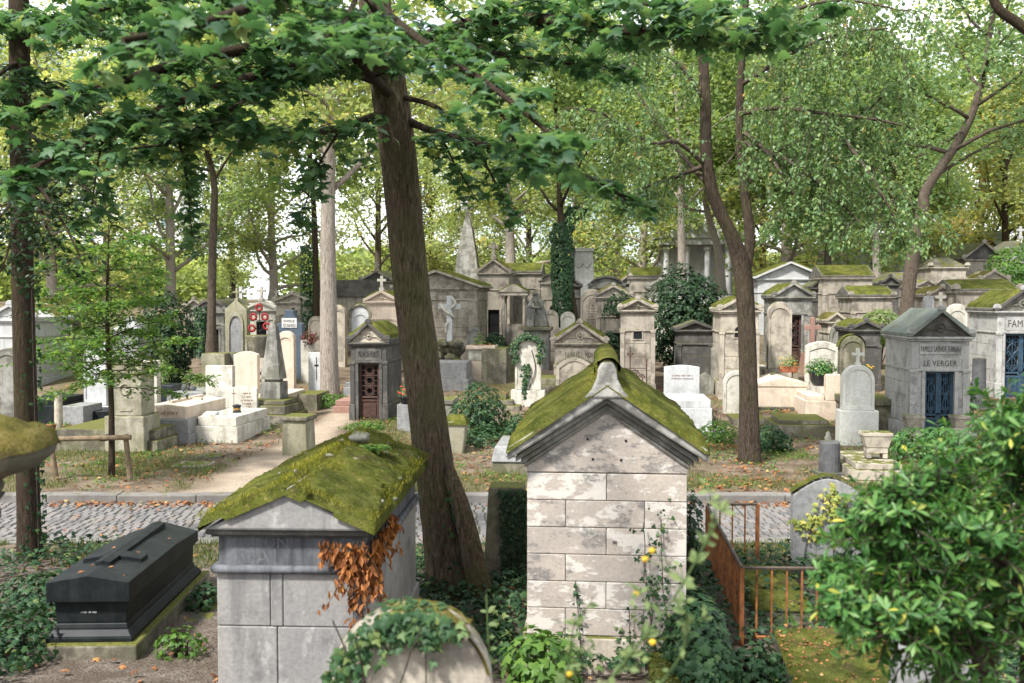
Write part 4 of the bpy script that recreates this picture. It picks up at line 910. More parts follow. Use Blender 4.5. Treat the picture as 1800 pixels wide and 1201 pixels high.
for i in range(560):
    a_ = R(rn.uniform(62, 205)) if rn.random() < .8 else R(rn.uniform(50, 110)); r_ = .365-abs(rn.gauss(0,.07)); zc = ZT-zb-.35; front = rn.random() < .75
    P.append((r_*math.cos(a_), -.035-rn.random()*.04 if front else rn.uniform(0,.17), zc+(r_ if front else .36)*math.sin(a_)-(.0 if a_ < math.pi else rn.random()*.35))); N_.append((rn.gauss(0,.4), -1 if front else 0, .5+rn.gauss(0,.4)))
n = len(P); leaves('foliage', P, N_, np.stack([rg.normal(0,.7,n), rg.normal(0,.2,n), -np.ones(n)], -1), rg.uniform(.03,.058,n), IVY, M['lf_ivy'], iv, .4+.6*rg.random(n))
m = MB()
for i in range(7): m.tube(seg_path((-.3+.05*i,-.03,.2), (.1,0,1), .62, 6, .1, 0, rn), .004, 4)
m.build('stems', M['twig'], iv)

# -- rusty iron enclosure
A0 = Vector((Wp(1308,600,9.3).x, 9.3, 0)); B0 = Vector((Wp(1246,600,12.1).x, 12.1, 0))
t = thing('iron_fence', 'rusty iron grave fence with upright bars around the ivy covered headstone at lower right', 'fence', A0, 0)
_posts = []
def railrun(a, b, h, step=.12, posts=True, rail='top_rail'):
    a = Vector(a)-A0; b = Vector(b)-A0; dv = b-a; n = max(1, int(dv.length/step)); m = MB()
    m.tube([a+Vector((0,0,h)), b+Vector((0,0,h))], .019, 6); m.build('top_rail', M['rail'], t)
    m = MB(); m.tube([a+Vector((0,0,.10)), b+Vector((0,0,.10))], .016, 6); m.build('bottom_rail', M['rust'], t)
    for i in range(n+1):
        q = a+dv*(i/n)
        if any((q-z).length < .03 for z in _posts): continue
        _posts.append(q.copy()); m = MB(); e = .021 if i in (0, n) else .0085; m.box(q.x-e, q.x+e, q.y-e, q.y+e, -.12 if i in (0,n) else .09, h); m.build('post' if i in (0,n) else 'bar', M['rust'], t)
hF = .76; C0 = A0+Vector((1.55,-.05,0)); D0 = B0+Vector((2.25,-.1,0))
railrun(A0, C0, hF, .14); railrun(A0, B0, hF, .10); railrun(D0, C0, hF, .16); 
E0 = B0+Vector((.62,.02,0)); railrun(B0, E0, hF+.02, .155)
# headstone in it, moss slab in it
th, w_, h_ = stele(1460, 990, 122, 842, 'seg', 'granite', 'grey rounded headstone behind the rusty fence with yellowing ivy climbing on it', D=11.9, t=.17, border=False, rise=.20, moss=True)
inscription(th, .0, .3, h_*.66, h_*.72, 1, -.001, M['cut'], 3)
iv = thing('yellow_ivy', 'yellowing ivy climbing the grey rounded headstone inside the rusty fence', 'ivy', th.location, AX); P = []; N_ = []; rn = random.Random(14)
for cx_, cz_, s_, n_ in ((-.15,.60,.10,46),(-.24,.52,.06,14),(.06,.72,.06,22),(.12,.86,.10,34),(.02,.93,.08,22),(-.20,.42,.05,12),(.10,.42,.05,14),(-.38,.6,.04,12)):
    for i in range(n_): P.append((cx_+rn.gauss(0,s_*.7), -.02-.03*rn.random(), cz_+rn.gauss(0,s_))); N_.append((rn.gauss(0,.4),-1,.4+rn.gauss(0,.4)))
n = len(P); leaves('foliage', P, N_, np.stack([rg.normal(0,.8,n), rg.normal(0,.1,n), -np.ones(n)*.6], -1), rg.uniform(.04,.085,n), IVY, M['lf_yellowivy'], iv)
m = MB(); m.tube(smooth_pts([(-.3,-.02,0),(-.26,-.02,.3),(-.2,-.02,.5),(-.12,-.02,.65),(.05,-.02,.75),(.12,-.02,.9)], 4), .006, 4); m.tube(smooth_pts([(.1,-.02,0),(.06,-.02,.3),(.15,-.02,.55),(.2,-.02,.7)], 4), .006, 4); m.build('stems', M['twig'], iv)
m = MB(); m.box(-.30,.30,0,1.5,-.2,.14); sl_ = m.build('grave_slab', M['mossy'], None, bevel=.03); sl_.location = A0+Vector((.62,.75,0)); sl_.rotation_euler=(0,0,AX); tag(sl_, 'moss covered low grave slab lying inside the rusty iron fence', 'grave')
m = MB(); m.sheet((-.31,-.02,.145),(.31,-.02,.145),(.31,1.5,.145),(-.31,1.5,.145),30,60,.04,4,5,.5,.06,.1); m.build('moss', M['moss'], sl_, smooth=True, fix=False)
# mossy slabs along the bottom edge
def mslab(px, D, w, L, h, z, label, rot=AX, seed=1):
    p = Wp(px, 600, D); p.z = z; t = thing('grave_slab', label, 'grave', p, rot); m = MB(); m.box(-w/2, w/2, 0, L, -.4, h); m.build('slab', M['mossy'], t, bevel=.025)
    m = MB(); m.sheet((-w/2-.01,-.02,h),(w/2+.01,-.02,h),(w/2+.01,L,h),(-w/2-.01,L,h),int(w*40),int(L*40),.035,seed,5,.5,.05,.12); m.build('moss', M['moss'], t, smooth=True, fix=False)
    n = 1500; g = np.random.default_rng(seed); P = np.stack([g.uniform(-w/2,w/2,n), g.uniform(0,L,n), h+.03+.02*g.random(n)], -1); leaves('litter', P, upn(n,.4), hdir(n), g.uniform(.010,.034,n), TUFT, M['lf_fall'] if seed%2 else M['lf_grass'], t); return t
mslab(1232, 7.3, .62, 1.3, .20, .0, 'low mossy grave slab at the foot of the central chapel beside the ivy heap', R(-5), 2)
mslab(1580, 6.5, 1.0, 2.2, .36, .0, 'large mossy grave slab at lower right beneath the glossy shrub', R(-8), 3)
p = Wp(1668, 600, 5.3); p.z = .5; th = thing('headstone', 'plain grey stone block almost hidden behind the glossy shrub in the bottom right corner', 'headstone', p, R(-4)); m = MB(); m.prism(outline(.46,.98,'seg'), 0, .2); m.build('slab', M['granite'], th, bevel=.02); m = MB(); m.box(-.3,.3,-.06,.26,-.4,.1); m.build('plinth', M['granite'], th, bevel=.02)

# -- dark ivy pedestal behind the trunk
p = Wp(888, 600, 11.3); p.z = 0; th = thing('pedestal', 'dark mossy tapered stone pedestal wrapped in ivy between the maple trunk and the central chapel', 'pedestal', p, AX); m = MB(); m.tap(-.27,.27,0,.5,-.1,-.20,.20,.06,.44,1.13); m.build('shaft', M['mossy'], th, bevel=.02)
m = MB(); m.box(-.33,.33,-.06,.56,-.2,.10); m.build('plinth', M['mossy'], th, bevel=.02)
iv = thing('ivy', 'dark ivy clinging to the tapered pedestal left of the central chapel', 'ivy', p, AX); n = 700; g = np.random.default_rng(9); zz = g.random(n)**.8*1.12; xx = g.uniform(-.03,.30,n)
P = np.stack([xx-.03*zz, -.03-.04*g.random(n)+.05*zz, zz], -1); leaves('foliage', P, np.stack([g.normal(0,.5,n), -np.ones(n), g.normal(.4,.3,n)], -1), np.stack([g.normal(0,.8,n), g.normal(0,.1,n), -np.ones(n)*.7], -1), g.uniform(.045,.085,n), IVY, M['lf_dark'], iv, g.random(n))
m = MB()
for i in range(6): m.tube(seg_path((.05+.04*i,-.02,0), (.0,.04,1), 1.0, 6, .08, 0, rn), .006, 4)
m.build('stems', M['twig'], iv)
# -- mossy stone urn at the left edge
p = Wp(-56, 800, 4.6); p.z = 0; zU = ypx(838, 4.6); th = thing('stone_urn', 'wide mossy stone urn on a dark pedestal at the left edge of the picture', 'urn', p, 0)
m = MB(); m.box(-.07,.07,-.07,.07,.3,zU-.22); m.box(-.10,.10,-.10,.10,zU-.22,zU-.16); m.tap(-.08,.08,-.08,.08,zU-.159,-.12,.12,-.12,.12,zU-.09); m.build('pedestal', M['darkstone'], th, bevel=.01)
m = MB(); m.lathe([(.13,-.09),(.15,-.05),(.14,-.02),(.18,.0),(.30,.04),(.37,.10),(.38,.14),(.33,.18),(.0,.20)], 26, 0, 0, zU); o = m.build('bowl', M['mossy'], th, smooth=True)
vs = []; fs = []; n1, n2 = 40, 14; m = MB()
for j in range(n2+1):
    for k in range(n1):
        r_ = .395*(1-j/n2); a_ = 6.283*k/n1; vs.append((r_*math.cos(a_), r_*math.sin(a_), zU+.13+.09*(1-(1-j/n2)**3)+.09*float(fbm(r_*11*math.cos(a_)+3, r_*11*math.sin(a_), 8, 5))-.05*(j == 0)))
for j in range(n2):
    for k in range(n1): fs.append((j*n1+k, j*n1+(k+1)%n1, (j+1)*n1+(k+1)%n1, (j+1)*n1+k))
m.add(vs, fs); m.build('moss', M['mossbrown'], th, smooth=True, fix=False)
# -- near bushes
def nb(px, D, rx, ry, rz, n, lsz, mat, seed, label, tm=IVY, z=None, **kw):
    q = Wp(px, 600, D); q.z = zt(q.x, q.y) if z is None else z; return bush(kw.pop('name', 'ivy_heap'), label, q, rx, ry, rz, n, lsz, M[mat], seed, tm, kw.pop('cat', 'ivy'), **kw)
nb(1226, 8.6, .30, .9, .46, 2600, .085, 'lf_ivy', 31, 'tall heap of dark ivy between the central chapel and the rusty fence', zc=.25)
nb(955, 7.7, .30, .3, .30, 420, .10, 'lf_fresh', 32, 'light green leafy plant at the left foot of the central chapel', IVY, zc=.25, name='leafy_plant', cat='plant')
nb(1215, 11.2, .10, .5, .6, 600, .06, 'lf_dark', 33, 'narrow column of dark ivy behind the right corner of the central chapel', zc=.6)
nb(770, 9.0, .40, .5, .22, 1300, .07, 'lf_ivy', 34, 'low ivy heap at the foot of the maple trunk', zc=.1)
nb(60, 10.6, .6, .7, .22, 900, .075, 'lf_ivy', 35, 'dark ivy heap left of the black sarcophagus', zc=.1)
nb(12, 9.0, .45, .6, .28, 700, .075, 'lf_ivy', 36, 'ivy heap in the shade at the left edge, in front of the sarcophagus', zc=.1)
nb(310, 9.1, .22, .2, .16, 170, .07, 'lf_fresh', 37, 'small green weed beside the gravel path near the sarcophagus', zc=.1, name='weed', cat='plant')
nb(355, 10.6, .22, .3, .16, 260, .06, 'lf_ivy', 38, 'low green weed at the back corner of the sarcophagus', zc=.1, name='weed', cat='plant')
nb(1330, 8.2, .34, .3, .20, 420, .08, 'lf_ivy', 39, 'low ivy tuft in front of the rusty fence', zc=.1)
# -- glossy shrub close on the right
t = thing('glossy_shrub', 'large glossy green shrub with some yellow leaves, close on the right', 'shrub', (Wp(1700,600,4.6).x, 4.6, .9)); ls = Leafset(); st = MB(); base = t.location.copy(); rn = random.Random(77); random.seed(77)
def sh(px, py, D): return Wp(px, py, D)-base
limbs = [[(1640,1260,4.5),(1690,1000,4.5),(1740,870,4.45),(1785,760,4.4)],[(1690,1260,4.7),(1600,1050,4.5),(1550,985,4.4),(1510,930,4.3)],[(1700,1260,4.9),(1640,1090,4.5),(1540,1050,4.3),(1440,1030,4.2)],
 [(1740,1260,4.6),(1760,1020,4.3),(1800,880,4.2),(1850,790,4.2)],[(1740,1260,4.9),(1710,960,4.9),(1680,880,4.8),(1660,810,4.7)],[(1760,1260,4.2),(1700,1130,4.0),(1640,1080,3.9),(1560,1110,3.8)],
 [(1800,1260,4.4),(1800,1080,4.0),(1760,980,3.9),(1700,930,3.9)],[(1690,1100,4.5),(1600,980,4.2),(1570,930,4.0),(1565,895,4.0)],[(1740,1000,4.4),(1700,900,4.2),(1640,870,4.1),(1580,930,4.0)],[(1700,1150,4.3),(1620,1140,4.0),(1530,1090,3.9),(1470,1080,3.9)],[(1760,880,4.4),(1785,810,4.5),(1765,760,4.6)],[(1820,900,4.3),(1805,800,4.1),(1785,740,4.1)]]
for L in limbs:
    Pn = smooth_pts([sh(*q) for q in L], 5); st.tube(Pn, lerp_list([.026,.006], len(Pn)), 6)
    for i in range(3, len(Pn)-1):
        for j in range(8):
            dd = Vector((rn.gauss(0,1), rn.gauss(0,.8), rn.gauss(.45,.7))).normalized(); l = rn.uniform(.08,.26); T = seg_path(Pn[i].lerp(Pn[i+1], rn.random()), dd, l, 3, .15, -.05, rn); st.tube(T, lerp_list([.005,.002], 4), 4)
            for q in range(rn.randint(13, 20)):
                u = rn.uniform(.25,1); k = min(int(u*3),2); f = (T[k+1]-T[k]).normalized(); o_ = Vector((rn.gauss(0,1),rn.gauss(0,1),rn.gauss(0,1))); o_ = (o_-f*o_.dot(f)).normalized()
                ls.add(T[k].lerp(T[k+1], u*3-k), f*.9-o_*.55+Vector((rn.gauss(0,.25),rn.gauss(0,.25),.35)), o_*.8+f*.6, rn.uniform(.040,.074))
st.build('branches', M['bark_brown'], t, smooth=True); ls.build('foliage', LANCE, M['lf_shrub'], t)
# -- weeds with yellow flowers close to the lens
def stalk(px0, py0, D0, px1, py1, D1, label, seed, heads, nl=26, lsz=.035, w_=.004, br=5):
    b0 = Wp(px0, py0, D0); t = thing('yellow_flower', label, 'wild flower', b0); rn = random.Random(seed); e = Wp(px1, py1, D1)-b0; mid = e*.5+Vector((rn.gauss(0,.03), 0, .03)); Pn = smooth_pts([(0,0,-.4),(0,0,0),mid,e], 6); m = MB(); m.tube(Pn, lerp_list([w_*1.4,w_*.5], len(Pn)), 5); ls = Leafset()
    for i in range(br):
        k = rn.randint(7, len(Pn)-2); T = seg_path(Pn[k], Vector((rn.gauss(0,.8), rn.gauss(0,.3), .7)), rn.uniform(.05,.14), 4, .1, -.05, rn); m.tube(T, w_*.5, 4)
        for j in range(4): ls.add(T[rn.randint(1,4)], Vector((rn.gauss(0,.5),-.5,.6)), Vector((rn.gauss(0,1),rn.gauss(0,.3),rn.gauss(.2,.5))), lsz*rn.uniform(.5,1))
    for i in range(nl): k = rn.randint(5, len(Pn)-2); ls.add(Pn[k], Vector((rn.gauss(0,.5),-.5,.6)), Vector((rn.gauss(0,1),rn.gauss(0,.3),rn.gauss(.3,.5))), lsz*rn.uniform(.6,1.5))
    m.build('stem', M['lf_weed'], t); ls.build('leaves', RHOMB, M['lf_weed'], t)
    for (x_, y_, D_) in heads:
        q = Wp(x_, y_, D_)-b0; m = MB(); m.lathe([(.002,-.008),(.007,-.002),(.010,.004),(.007,.009),(.0,.010)], 9, q.x, q.y, q.z); m.build('flower_head', M['yellow'], t, smooth=True)
        m = MB(); k = min(range(len(Pn)), key=lambda i: (Pn[i]-q).length); m.tube(smooth_pts([Pn[k], Pn[k].lerp(q,.5)+Vector((0,0,.01)), q], 3), .0018, 4); m.build('stalk', M['lf_weed'], t)
stalk(1040,1260,2.7, 1280,880,2.6, 'tall pale weed leaning right with small yellow flower heads, in front of the central chapel', 1, [(1146,970,2.7),(1134,985,2.7)], 40)
stalk(1120,1280,2.9, 1200,1030,2.8, 'short weed with yellow flower heads below the right side of the central chapel', 2, [(1118,1046,2.8),(1147,1131,2.8)])
stalk(985,1280,3.0, 1010,1090,2.9, 'small weed with one low yellow flower near the bottom centre', 3, [(1001,1187,2.9)])
b0 = Wp(862,1260,4.4); t = thing('seedling', 'slender upright seedling right of the closest round headstone', 'plant', b0); m = MB(); P = smooth_pts([(0,0,-.3),(0,0,.1),Wp(858,1120,4.4)-b0,Wp(855,1045,4.4)-b0], 4); m.tube(P, .004, 5); m.build('stem', M['lf_weed'], t); ls = Leafset(); rn = random.Random(3)
for i in range(16): k = rn.randint(4, len(P)-1); ls.add(P[k], (rn.gauss(0,.3),-.6,.6), (rn.choice((-1,1)),rn.gauss(0,.3),.4), rn.uniform(.025,.05))
ls.build('leaves', OVAL, M['lf_weed'], t)
# ------------------------------------------------------------------ graves across the road, right to left
chapel(1650, 782, 98, 592, 548, 2.0, 'palegrey', 'grey zinc-roofed tomb chapel with two name panels and a blue double door', roof='slate', door=(50,142,'blue'), frieze=('FAMILLE LASNIER-THIBEAU', 'LE VERGER'), plinth=.42, tymp='darkstone', courses=4, steps=2, lmat='cut', cross=30, crossmat='white', fz=.62)
for sx in (-1, 1):
    p, k = place(1650+sx*42, 788); th = thing('stone_planter', 'empty footed stone flower box %s of the blue double door of the zinc-roofed chapel' % ('left' if sx < 0 else 'right'), 'planter', p, AX); m = MB(); m.box(-.17,.17,0,.3,-.1,.42); m.build('foot', M['lime'], th, bevel=.015); m = MB(); m.tap(-.14,.14,.02,.28,.421,-.19,.19,-.03,.33,.62); m.box(-.20,.20,-.04,.34,.62,.68); m.build('box', M['lime'], th, bevel=.01)
chapel(1797, None, 86, 547, 512, 2.1, 'palegrey', 'pale rendered tomb chapel with mossy roof and dark blue door at the right edge', D=27.5, moss=.75, door=(58,125,'blue'), frieze=('FAMILLE',), wallside=1, tymp='grey', plinth=.45, roof='tileroof')
th, w, H = stele(1508, 783, 55, 642, 'round', 'bright', 'white round-topped headstone with a small stone cross on top, near the right road edge', plinth=62, pw=1.22, cross=True, t=.24)
gslab(1548, 850, 100, 1.7, [(-.06,4),(0,18),(.10,11)], 'lime', 'pale stepped grave slab with a square planter on it, nearest to the road at right')
planter(1546, None, 50, 46, 'lime', 'square footed stone planter standing on the pale stepped grave near the road', kind='foot', z=zt(6.5,17.5)+.335, plant=.5, n=70, pr=.16, lf='lf_bgreen', D=17.6)
def stump(px, py, wpx, ytop, mat, label, D=None, broken=True):
    p, k = place(px, py, D); r_ = wpx*k/2; H = ypx(ytop, p.y)-p.z; th = thing('column_stump', label, 'column', p); m = MB(); N_ = 18; vs = []
    for j in range(7):
        for i in range(N_): a_ = 6.283*i/N_; z = H*j/6-(.1 if j == 0 else 0)+(.05*float(vnoise(i*.9, 3, int(px))) if j == 6 else 0); vs.append((r_*(1-.02*j)*math.cos(a_), r_+r_*math.sin(a_), z))
    m.add(vs, [(j*N_+i, j*N_+(i+1)%N_, (j+1)*N_+(i+1)%N_, (j+1)*N_+i) for j in range(6) for i in range(N_)]+[tuple(6*N_+i for i in range(N_))]); m.build('shaft', M[mat], th, smooth=False, bevel=.01)
    m = MB(); m.box(-r_*1.3,r_*1.3,-r_*.3,r_*2.3,-.2,.06); m.build('base', M[mat], th, bevel=.01); return th
stump(1464, 838, 39, 782, 'column', 'dark broken column stump left of the stepped grave near the road')
p, k = place(1464, None, 18.4); th = thing('stone_finial', 'small pointed stone finial standing on the dark column stump near the road', 'finial', (p.x, p.y+.2, ypx(784, 18.4))); m = MB(); m.lathe([(.10,0),(.10,.03),(.05,.07),(.07,.12),(.04,.17),(.045,.21),(.0,.26)], 14); m.build('finial_body', M['grey'], th, smooth=True)
stump(1728, 690, 25, 632, 'column', 'dark column stump between the zinc-roofed chapel and the chapel at the right edge', D=26.0)
th, w, H = stele(1499, None, 42, 590, 'round', 'mossy', 'mossy rimmed round-topped headstone just left of the zinc-roofed chapel', D=25.2, plinth=40, pw=1.3, t=.3, moss=True)
gslab(1535, None, 78, 1.4, [(0,46),(-.04,12)], 'mossy', 'mossy block tomb behind the white headstone with the small cross', D=23.2)
chapel(1522, None, 50, 580, 566, 1.6, 'darkstone', 'low soot-dark tomb chapel with a mossy roof, left of the zinc-roofed chapel', D=28.5, moss=.7, courses=3, acro=True)
th, w, H = stele(1446, None, 56, 600, 'seg', 'white', 'cream rounded headstone behind green pot plants', D=26.5, t=.2, rise=.12)
p, k = place(1448, None, 24.6); th = thing('grave_chest', 'cream stone grave with a tall stepped side, below the pot plants', 'grave', p, AX); m = MB(); m.box(-.42,.42,0,1.9,-.2,.5); m.build('base', M['cream'], th, bevel=.015); m = MB(); m.prismx([(0,.501),(.30,.501),(.30,1.10),(.18,1.16),(0,1.16)], .08, .42); m.build('headboard', M['cream'], th, bevel=.015); m = MB(); m.box(-.36,.06,.1,1.6,.501,.62); m.build('slab', M['cream'], th, bevel=.015)
planter(1446, None, 40, 26, 'ceramic', 'dark pot of bushy yellow-green plants in front of the cream rounded headstone', D=25.4, z=zt(8,25.4)+.75, plant=1.0, n=800, pr=.42, lsz=.085, lf='lf_shrub', kind='round')
th, w, z = gslab(1376, 720, 84, 1.7, [(-.14,4),(0,36),(-.02,6)], 'lime', 'cream chest tomb with a low pitched lid, right of the forked tree', gab=.16, mats=['darkstone','cream','cream'])
gslab(1415, 772, 104, 1.5, [(0,24),(.12,8)], 'mossy', 'low mossy stone grave covered with fallen leaves, right of the forked tree')
gslab(1455, 760, 60, 1.2, [(0,10)], 'mossy', 'thin mossy kerbstone slab beside the leaf covered low grave', D=22.6)
th, w, H = stele(1371, None, 41, 530, 'round', 'lime', 'tall grey round-topped headstone behind the orange planter', D=29, plinth=30, t=.25, pw=1.3)
p, k = place(1380, None, 27.2); th = thing('rockwork_grave', 'mossy rough stone grave kerb that carries the orange planter', 'grave', p, AX); m = MB(); m.box(-.62,.62,0,1.3,-.2,.34); m.build('base', M['mossy'], th, bevel=.03); m = MB(); m.box(-.5,.5,.1,1.2,.341,.55); [m.blob((-.35+.23*i,.12,.5),.12,.1,.1,8,.25,i) for i in range(4)]; m.build('rocks', M['mossy'], th, smooth=False)
m = MB(); [m.box(x-.07,x+.07,.0,.25,.55,.75) for x in (-.28,.30)]; m.split('stone_foot', M['mossy'], th, bevel=.01)
planter(1388, None, 32, 11, 'terracotta', 'orange terracotta planter with a small bush and orange flowers, on the mossy rough grave', D=27.2, z=p.z+.76, plant=1.1, n=420, pr=.36, lsz=.06, lf='lf_bgreen', flowers=('orange', 14))
chapel(1394, None, 64, 522, 500, 2.2, 'grey', 'mossy-roofed grey tomb chapel with a dark iron door, behind the orange planter', D=33, moss=.7, door=(28,95,'rust'), plinth=.4)
chapel(1388, None, 112, 490, 463, 3.5, 'white_wall', 'large white rendered tomb chapel with a rust and moss stained roof behind the forked tree', D=42, moss=.55, acro=False, oh=.2, courses=2, pil=False, mth=.06)
chapel(1489, None, 84, 490, 474, 2.2, 'lime', 'pale tomb chapel with a three-lobed window and mossy ridge, right centre background', D=39, kind='side', moss=.6, oculus=('tri', .72), rh=None, courses=3, acro=False) if False else chapel(1489, None, 84, 488, 468, 2.2, 'lime', 'pale tomb chapel with a three-lobed window and mossy ridge, right centre background', D=39, kind='side', moss=.6, oculus=('tri', .72), courses=3, acro=False)
chapel(1532, None, 70, 522, 506, 2.0, 'tan', 'low mossy-roofed tomb chapel half hidden by a bush, left of the zinc-roofed chapel', D=35, kind='side', moss=.8, courses=3)
p, k = place(1432, None, 31.5); th = thing('granite_cross_grave', 'pink granite cross on a pink granite base beside the dark iron door', 'grave', p, AX); m = MB(); m.tap(-.34,.34,0,.9,-.1,-.26,.26,.05,.8,.60); m.build('base', M['pink'], th, bevel=.02); m = MB(); m.tap(-.16,.16,.25,.5,.601,-.07,.07,.3,.45,.95); m.box(-.07,.07,.3,.45,.951,1.75); m.box(-.26,.26,.31,.44,1.35,1.49); m.build('cross', M['pink'], th, bevel=.012)
m = MB(); m.box(-.25,.25,.1,.8,0,.05); o = m.build('slate_cap', M['slate'], th, bevel=.01); o.location = (0,-.2,.62)
th, w, H = stele(1476, None, 34, 566, 'gothic', 'grey', 'small pointed grey headstone behind the cream headstone with pot plants', D=31)
th, w, H = stele(1580, None, 20, 540, 'round', 'white', 'small white rounded headstone glimpsed above the zinc-roofed chapel', D=33, border=False) if False else stele(1632, None, 17, 520, 'round', 'marble', 'white rounded slab glimpsed above the left end of the zinc roof', D=34, border=False)
th, w, H = stele(1682, None, 34, 534, 'round', 'white', 'grey-framed round headstone seen above the right end of the zinc roof', D=31, t=.2, rows=4)
chapel(1734, None, 106, 512, 494, 2.4, 'tan', 'wide tomb chapel with golden moss on its roof, upper right', D=35, kind='side', moss=.9, acro=True, courses=3)
chapel(1745, None, 44, 492, 478, 1.6, 'lime', 'small pale gable with curled corner stones above the golden mossy roof', D=39, moss=.2)
chapel(1725, None, 60, 456, 428, 3.0, 'tan', 'dark gabled tomb chapel on the hill at upper right next to a leafy bush', D=47, tymp='darkstone', courses=3, oh=.18)
chapel(1665, None, 60, 470, 452, 2.5, 'lime', 'pale square tomb chapel left of the dark gabled chapel at upper right', D=44, kind='hip', courses=4)
chapel(1628, None, 36, 505, 494, 2.0, 'tan', 'narrow tomb chapel with a small round-arched opening behind the large right trunk', D=40, oculus=('arch', .8), courses=3)
chapel(1790, None, 44, 440, 422, 2.5, 'white_wall', 'white-roofed tomb chapel with a finial at the far right edge', D=52, kind='hip', cross=22, courses=2)
chapel(1585, None, 76, 500, 478, 2.2, 'grey', 'grey tomb chapel behind the large right trunk with a flat dark roof', D=43, kind='hip', courses=3)
p, k = place(1620, None, 70); th = thing('long_building', 'long pale low building with a grey roof seen through the trees at upper right', 'building', p, AX); m = MB(); m.box(-6,6,0,6,-.5,3.8); m.build('wall', M['white_wall'], th); m = MB(); m.prismx([(-.3,3.8),(6.3,3.8),(3,5.2)], -6.3, 6.3); m.build('roof', M['slate'], th)
for i, x in enumerate((-3.6,-1.2,1.2,3.6)): m = MB(); m.box(x-.4,x+.4,-.03,.05,1.6,2.9); m.build('window', M['glass'], th)
# centre right
th, w, H = stele(1199, 706, 62, 642, 'seg', 'marble', 'white marble headstone with faint red lettering, right of the central chapel', t=.12, rows=0, border=False, rise=.05, D=25.3); inscription(th, -w*.3, w*.35, H*.70, H*.82, 2, -.001, M['letterred'], 3)
gslab(1213, 772, 74, 1.6, [(-.03,40),(0,14)], 'marble', 'white marble grave slab in front of the white marble headstone', D=23.2)
lettering('FAMILLE', .5, th, 0, -.002, H*.33, M['cut'])
planter(1262, 778, 24, 20, 'marble', 'small round white flower pot beside the white marble grave', kind='round', plant=1.5, n=120, pr=.15, flowers=('pinkp', 4))
planter(1233, 776, 14, 16, 'marble', 'tiny cylindrical white pot at the corner of the white marble grave', kind='round')
chapel(1300, 712, 66, 546, 526, 1.9, 'lime', 'narrow tall tomb chapel with an arched niche and mossy roof behind the forked tree', moss=.8, oculus=('arch', .77), courses=4, plinth=.5, D=27.3)
th, w, H = stele(1296, 726, 46, 652, 'round', 'white', 'plain round-topped headstone leaning against the narrow chapel behind the forked tree', t=.22, D=25.5)
chapel(1121, 694, 58, 545, 528, 1.4, 'tan', 'narrow weathered tomb chapel with a small arched window, just right of the central roof roll', moss=.75, oculus=('arch', .72), courses=4, D=28)
p, k = place(1108, None, 25.5); th = thing('iron_gate', 'rusted wrought iron scroll gate in front of the narrow weathered chapel', 'gate', p, AX); m = MB()
for sx in (-1,1):
    for (cx, cz, r0) in ((.12,1.05,.11),(.28,.95,.10),(.2,.75,.09)): m.tube([(sx*cx+r0*(1-u*.8)*math.cos(9*u), 0, cz+r0*(1-u*.8)*math.sin(9*u)) for u in np.linspace(0,1,22)], .018, 5)
    m.tube([(sx*.42,0,0),(sx*.42,0,1.45)], .016, 5)
for zz in (.3,.62,1.2): m.tube([(-.42,0,zz),(.42,0,zz)], .012, 5)
m.build('scrollwork', M['rustdark'], th, fix=False); m = MB(); m.tube([(0,0,0),(0,0,1.75)], .014, 5); m.box(-.10,.10,-.01,.01,1.55,1.575); m.ring((0,0,1.57),.06,.008,10); m.build('cross', M['rustdark'], th)
chapel(1019, None, 88, 603, 570, 1.7, 'tan', 'ornate low tomb chapel with carved pediment and name panel behind the central roof roll', D=29, moss=.6, frieze=('FAMILLE J. MON',), courses=2, fz=.55, plinth=.2)
th, w, H = stele(1010, None, 66, 628, 'seg', 'lime', 'low arched stone tablet at the foot of the ornate low chapel', D=27.6, t=.25, rise=.25, moss=True)
chapel(1078, None, 58, 522, 504, 1.8, 'tan', 'ivy-hung tomb chapel with a grey name panel left of the narrow weathered chapel', D=33, moss=.45, frieze=('FAMILLE',), fz=.55, door=(26,60,'dark'))
th, w, H = stele(1041, None, 42, 508, 'round', 'tan', 'round-arched stone stele with rows of inscription, centre background', D=35, t=.35, plinth=20, rows=9)
chapel(1066, None, 56, 506, 488, 2.2, 'grey', 'barrel-roofed tomb chapel behind the inscribed round-arched stele', D=39, kind='arch', courses=3)
chapel(1135, None, 52, 488, 472, 2.2, 'lime', 'mossy-roofed tomb chapel half hidden left of the dark evergreen', D=42, moss=.7, kind='side', courses=3)
chapel(1160, None, 40, 505, 494, 1.8, 'white', 'small white tomb chapel glimpsed beside the dark evergreen', D=36, courses=3)
p, k = place(1225, None, 62); th = thing('white_mausoleum', 'white classical mausoleum with columns and gable seen behind the dark evergreen', 'tomb chapel', p, AX); m = MB(); m.box(-2.3,2.3,.9,5,-.3,3.7); m.build('wall', M['white_wall'], th, bevel=.02); 
for i in range(4): m = MB(); m.lathe([(.26,0),(.26,.12),(.2,.16),(.17,3.3),(.26,3.45),(.26,3.6)], 14, -1.9+i*1.27, .3); m.build('column', M['white_wall'], th, smooth=False)
m = MB(); m.box(-2.4,2.4,-.1,5.1,3.701,4.1); m.build('entablature', M['white_wall'], th, bevel=.03); m = MB(); m.prism([(-2.6,4.101),(2.6,4.101),(0,5.2)], -.2, 5.2); m.build('roof', M['white_wall'], th, bevel=.03)
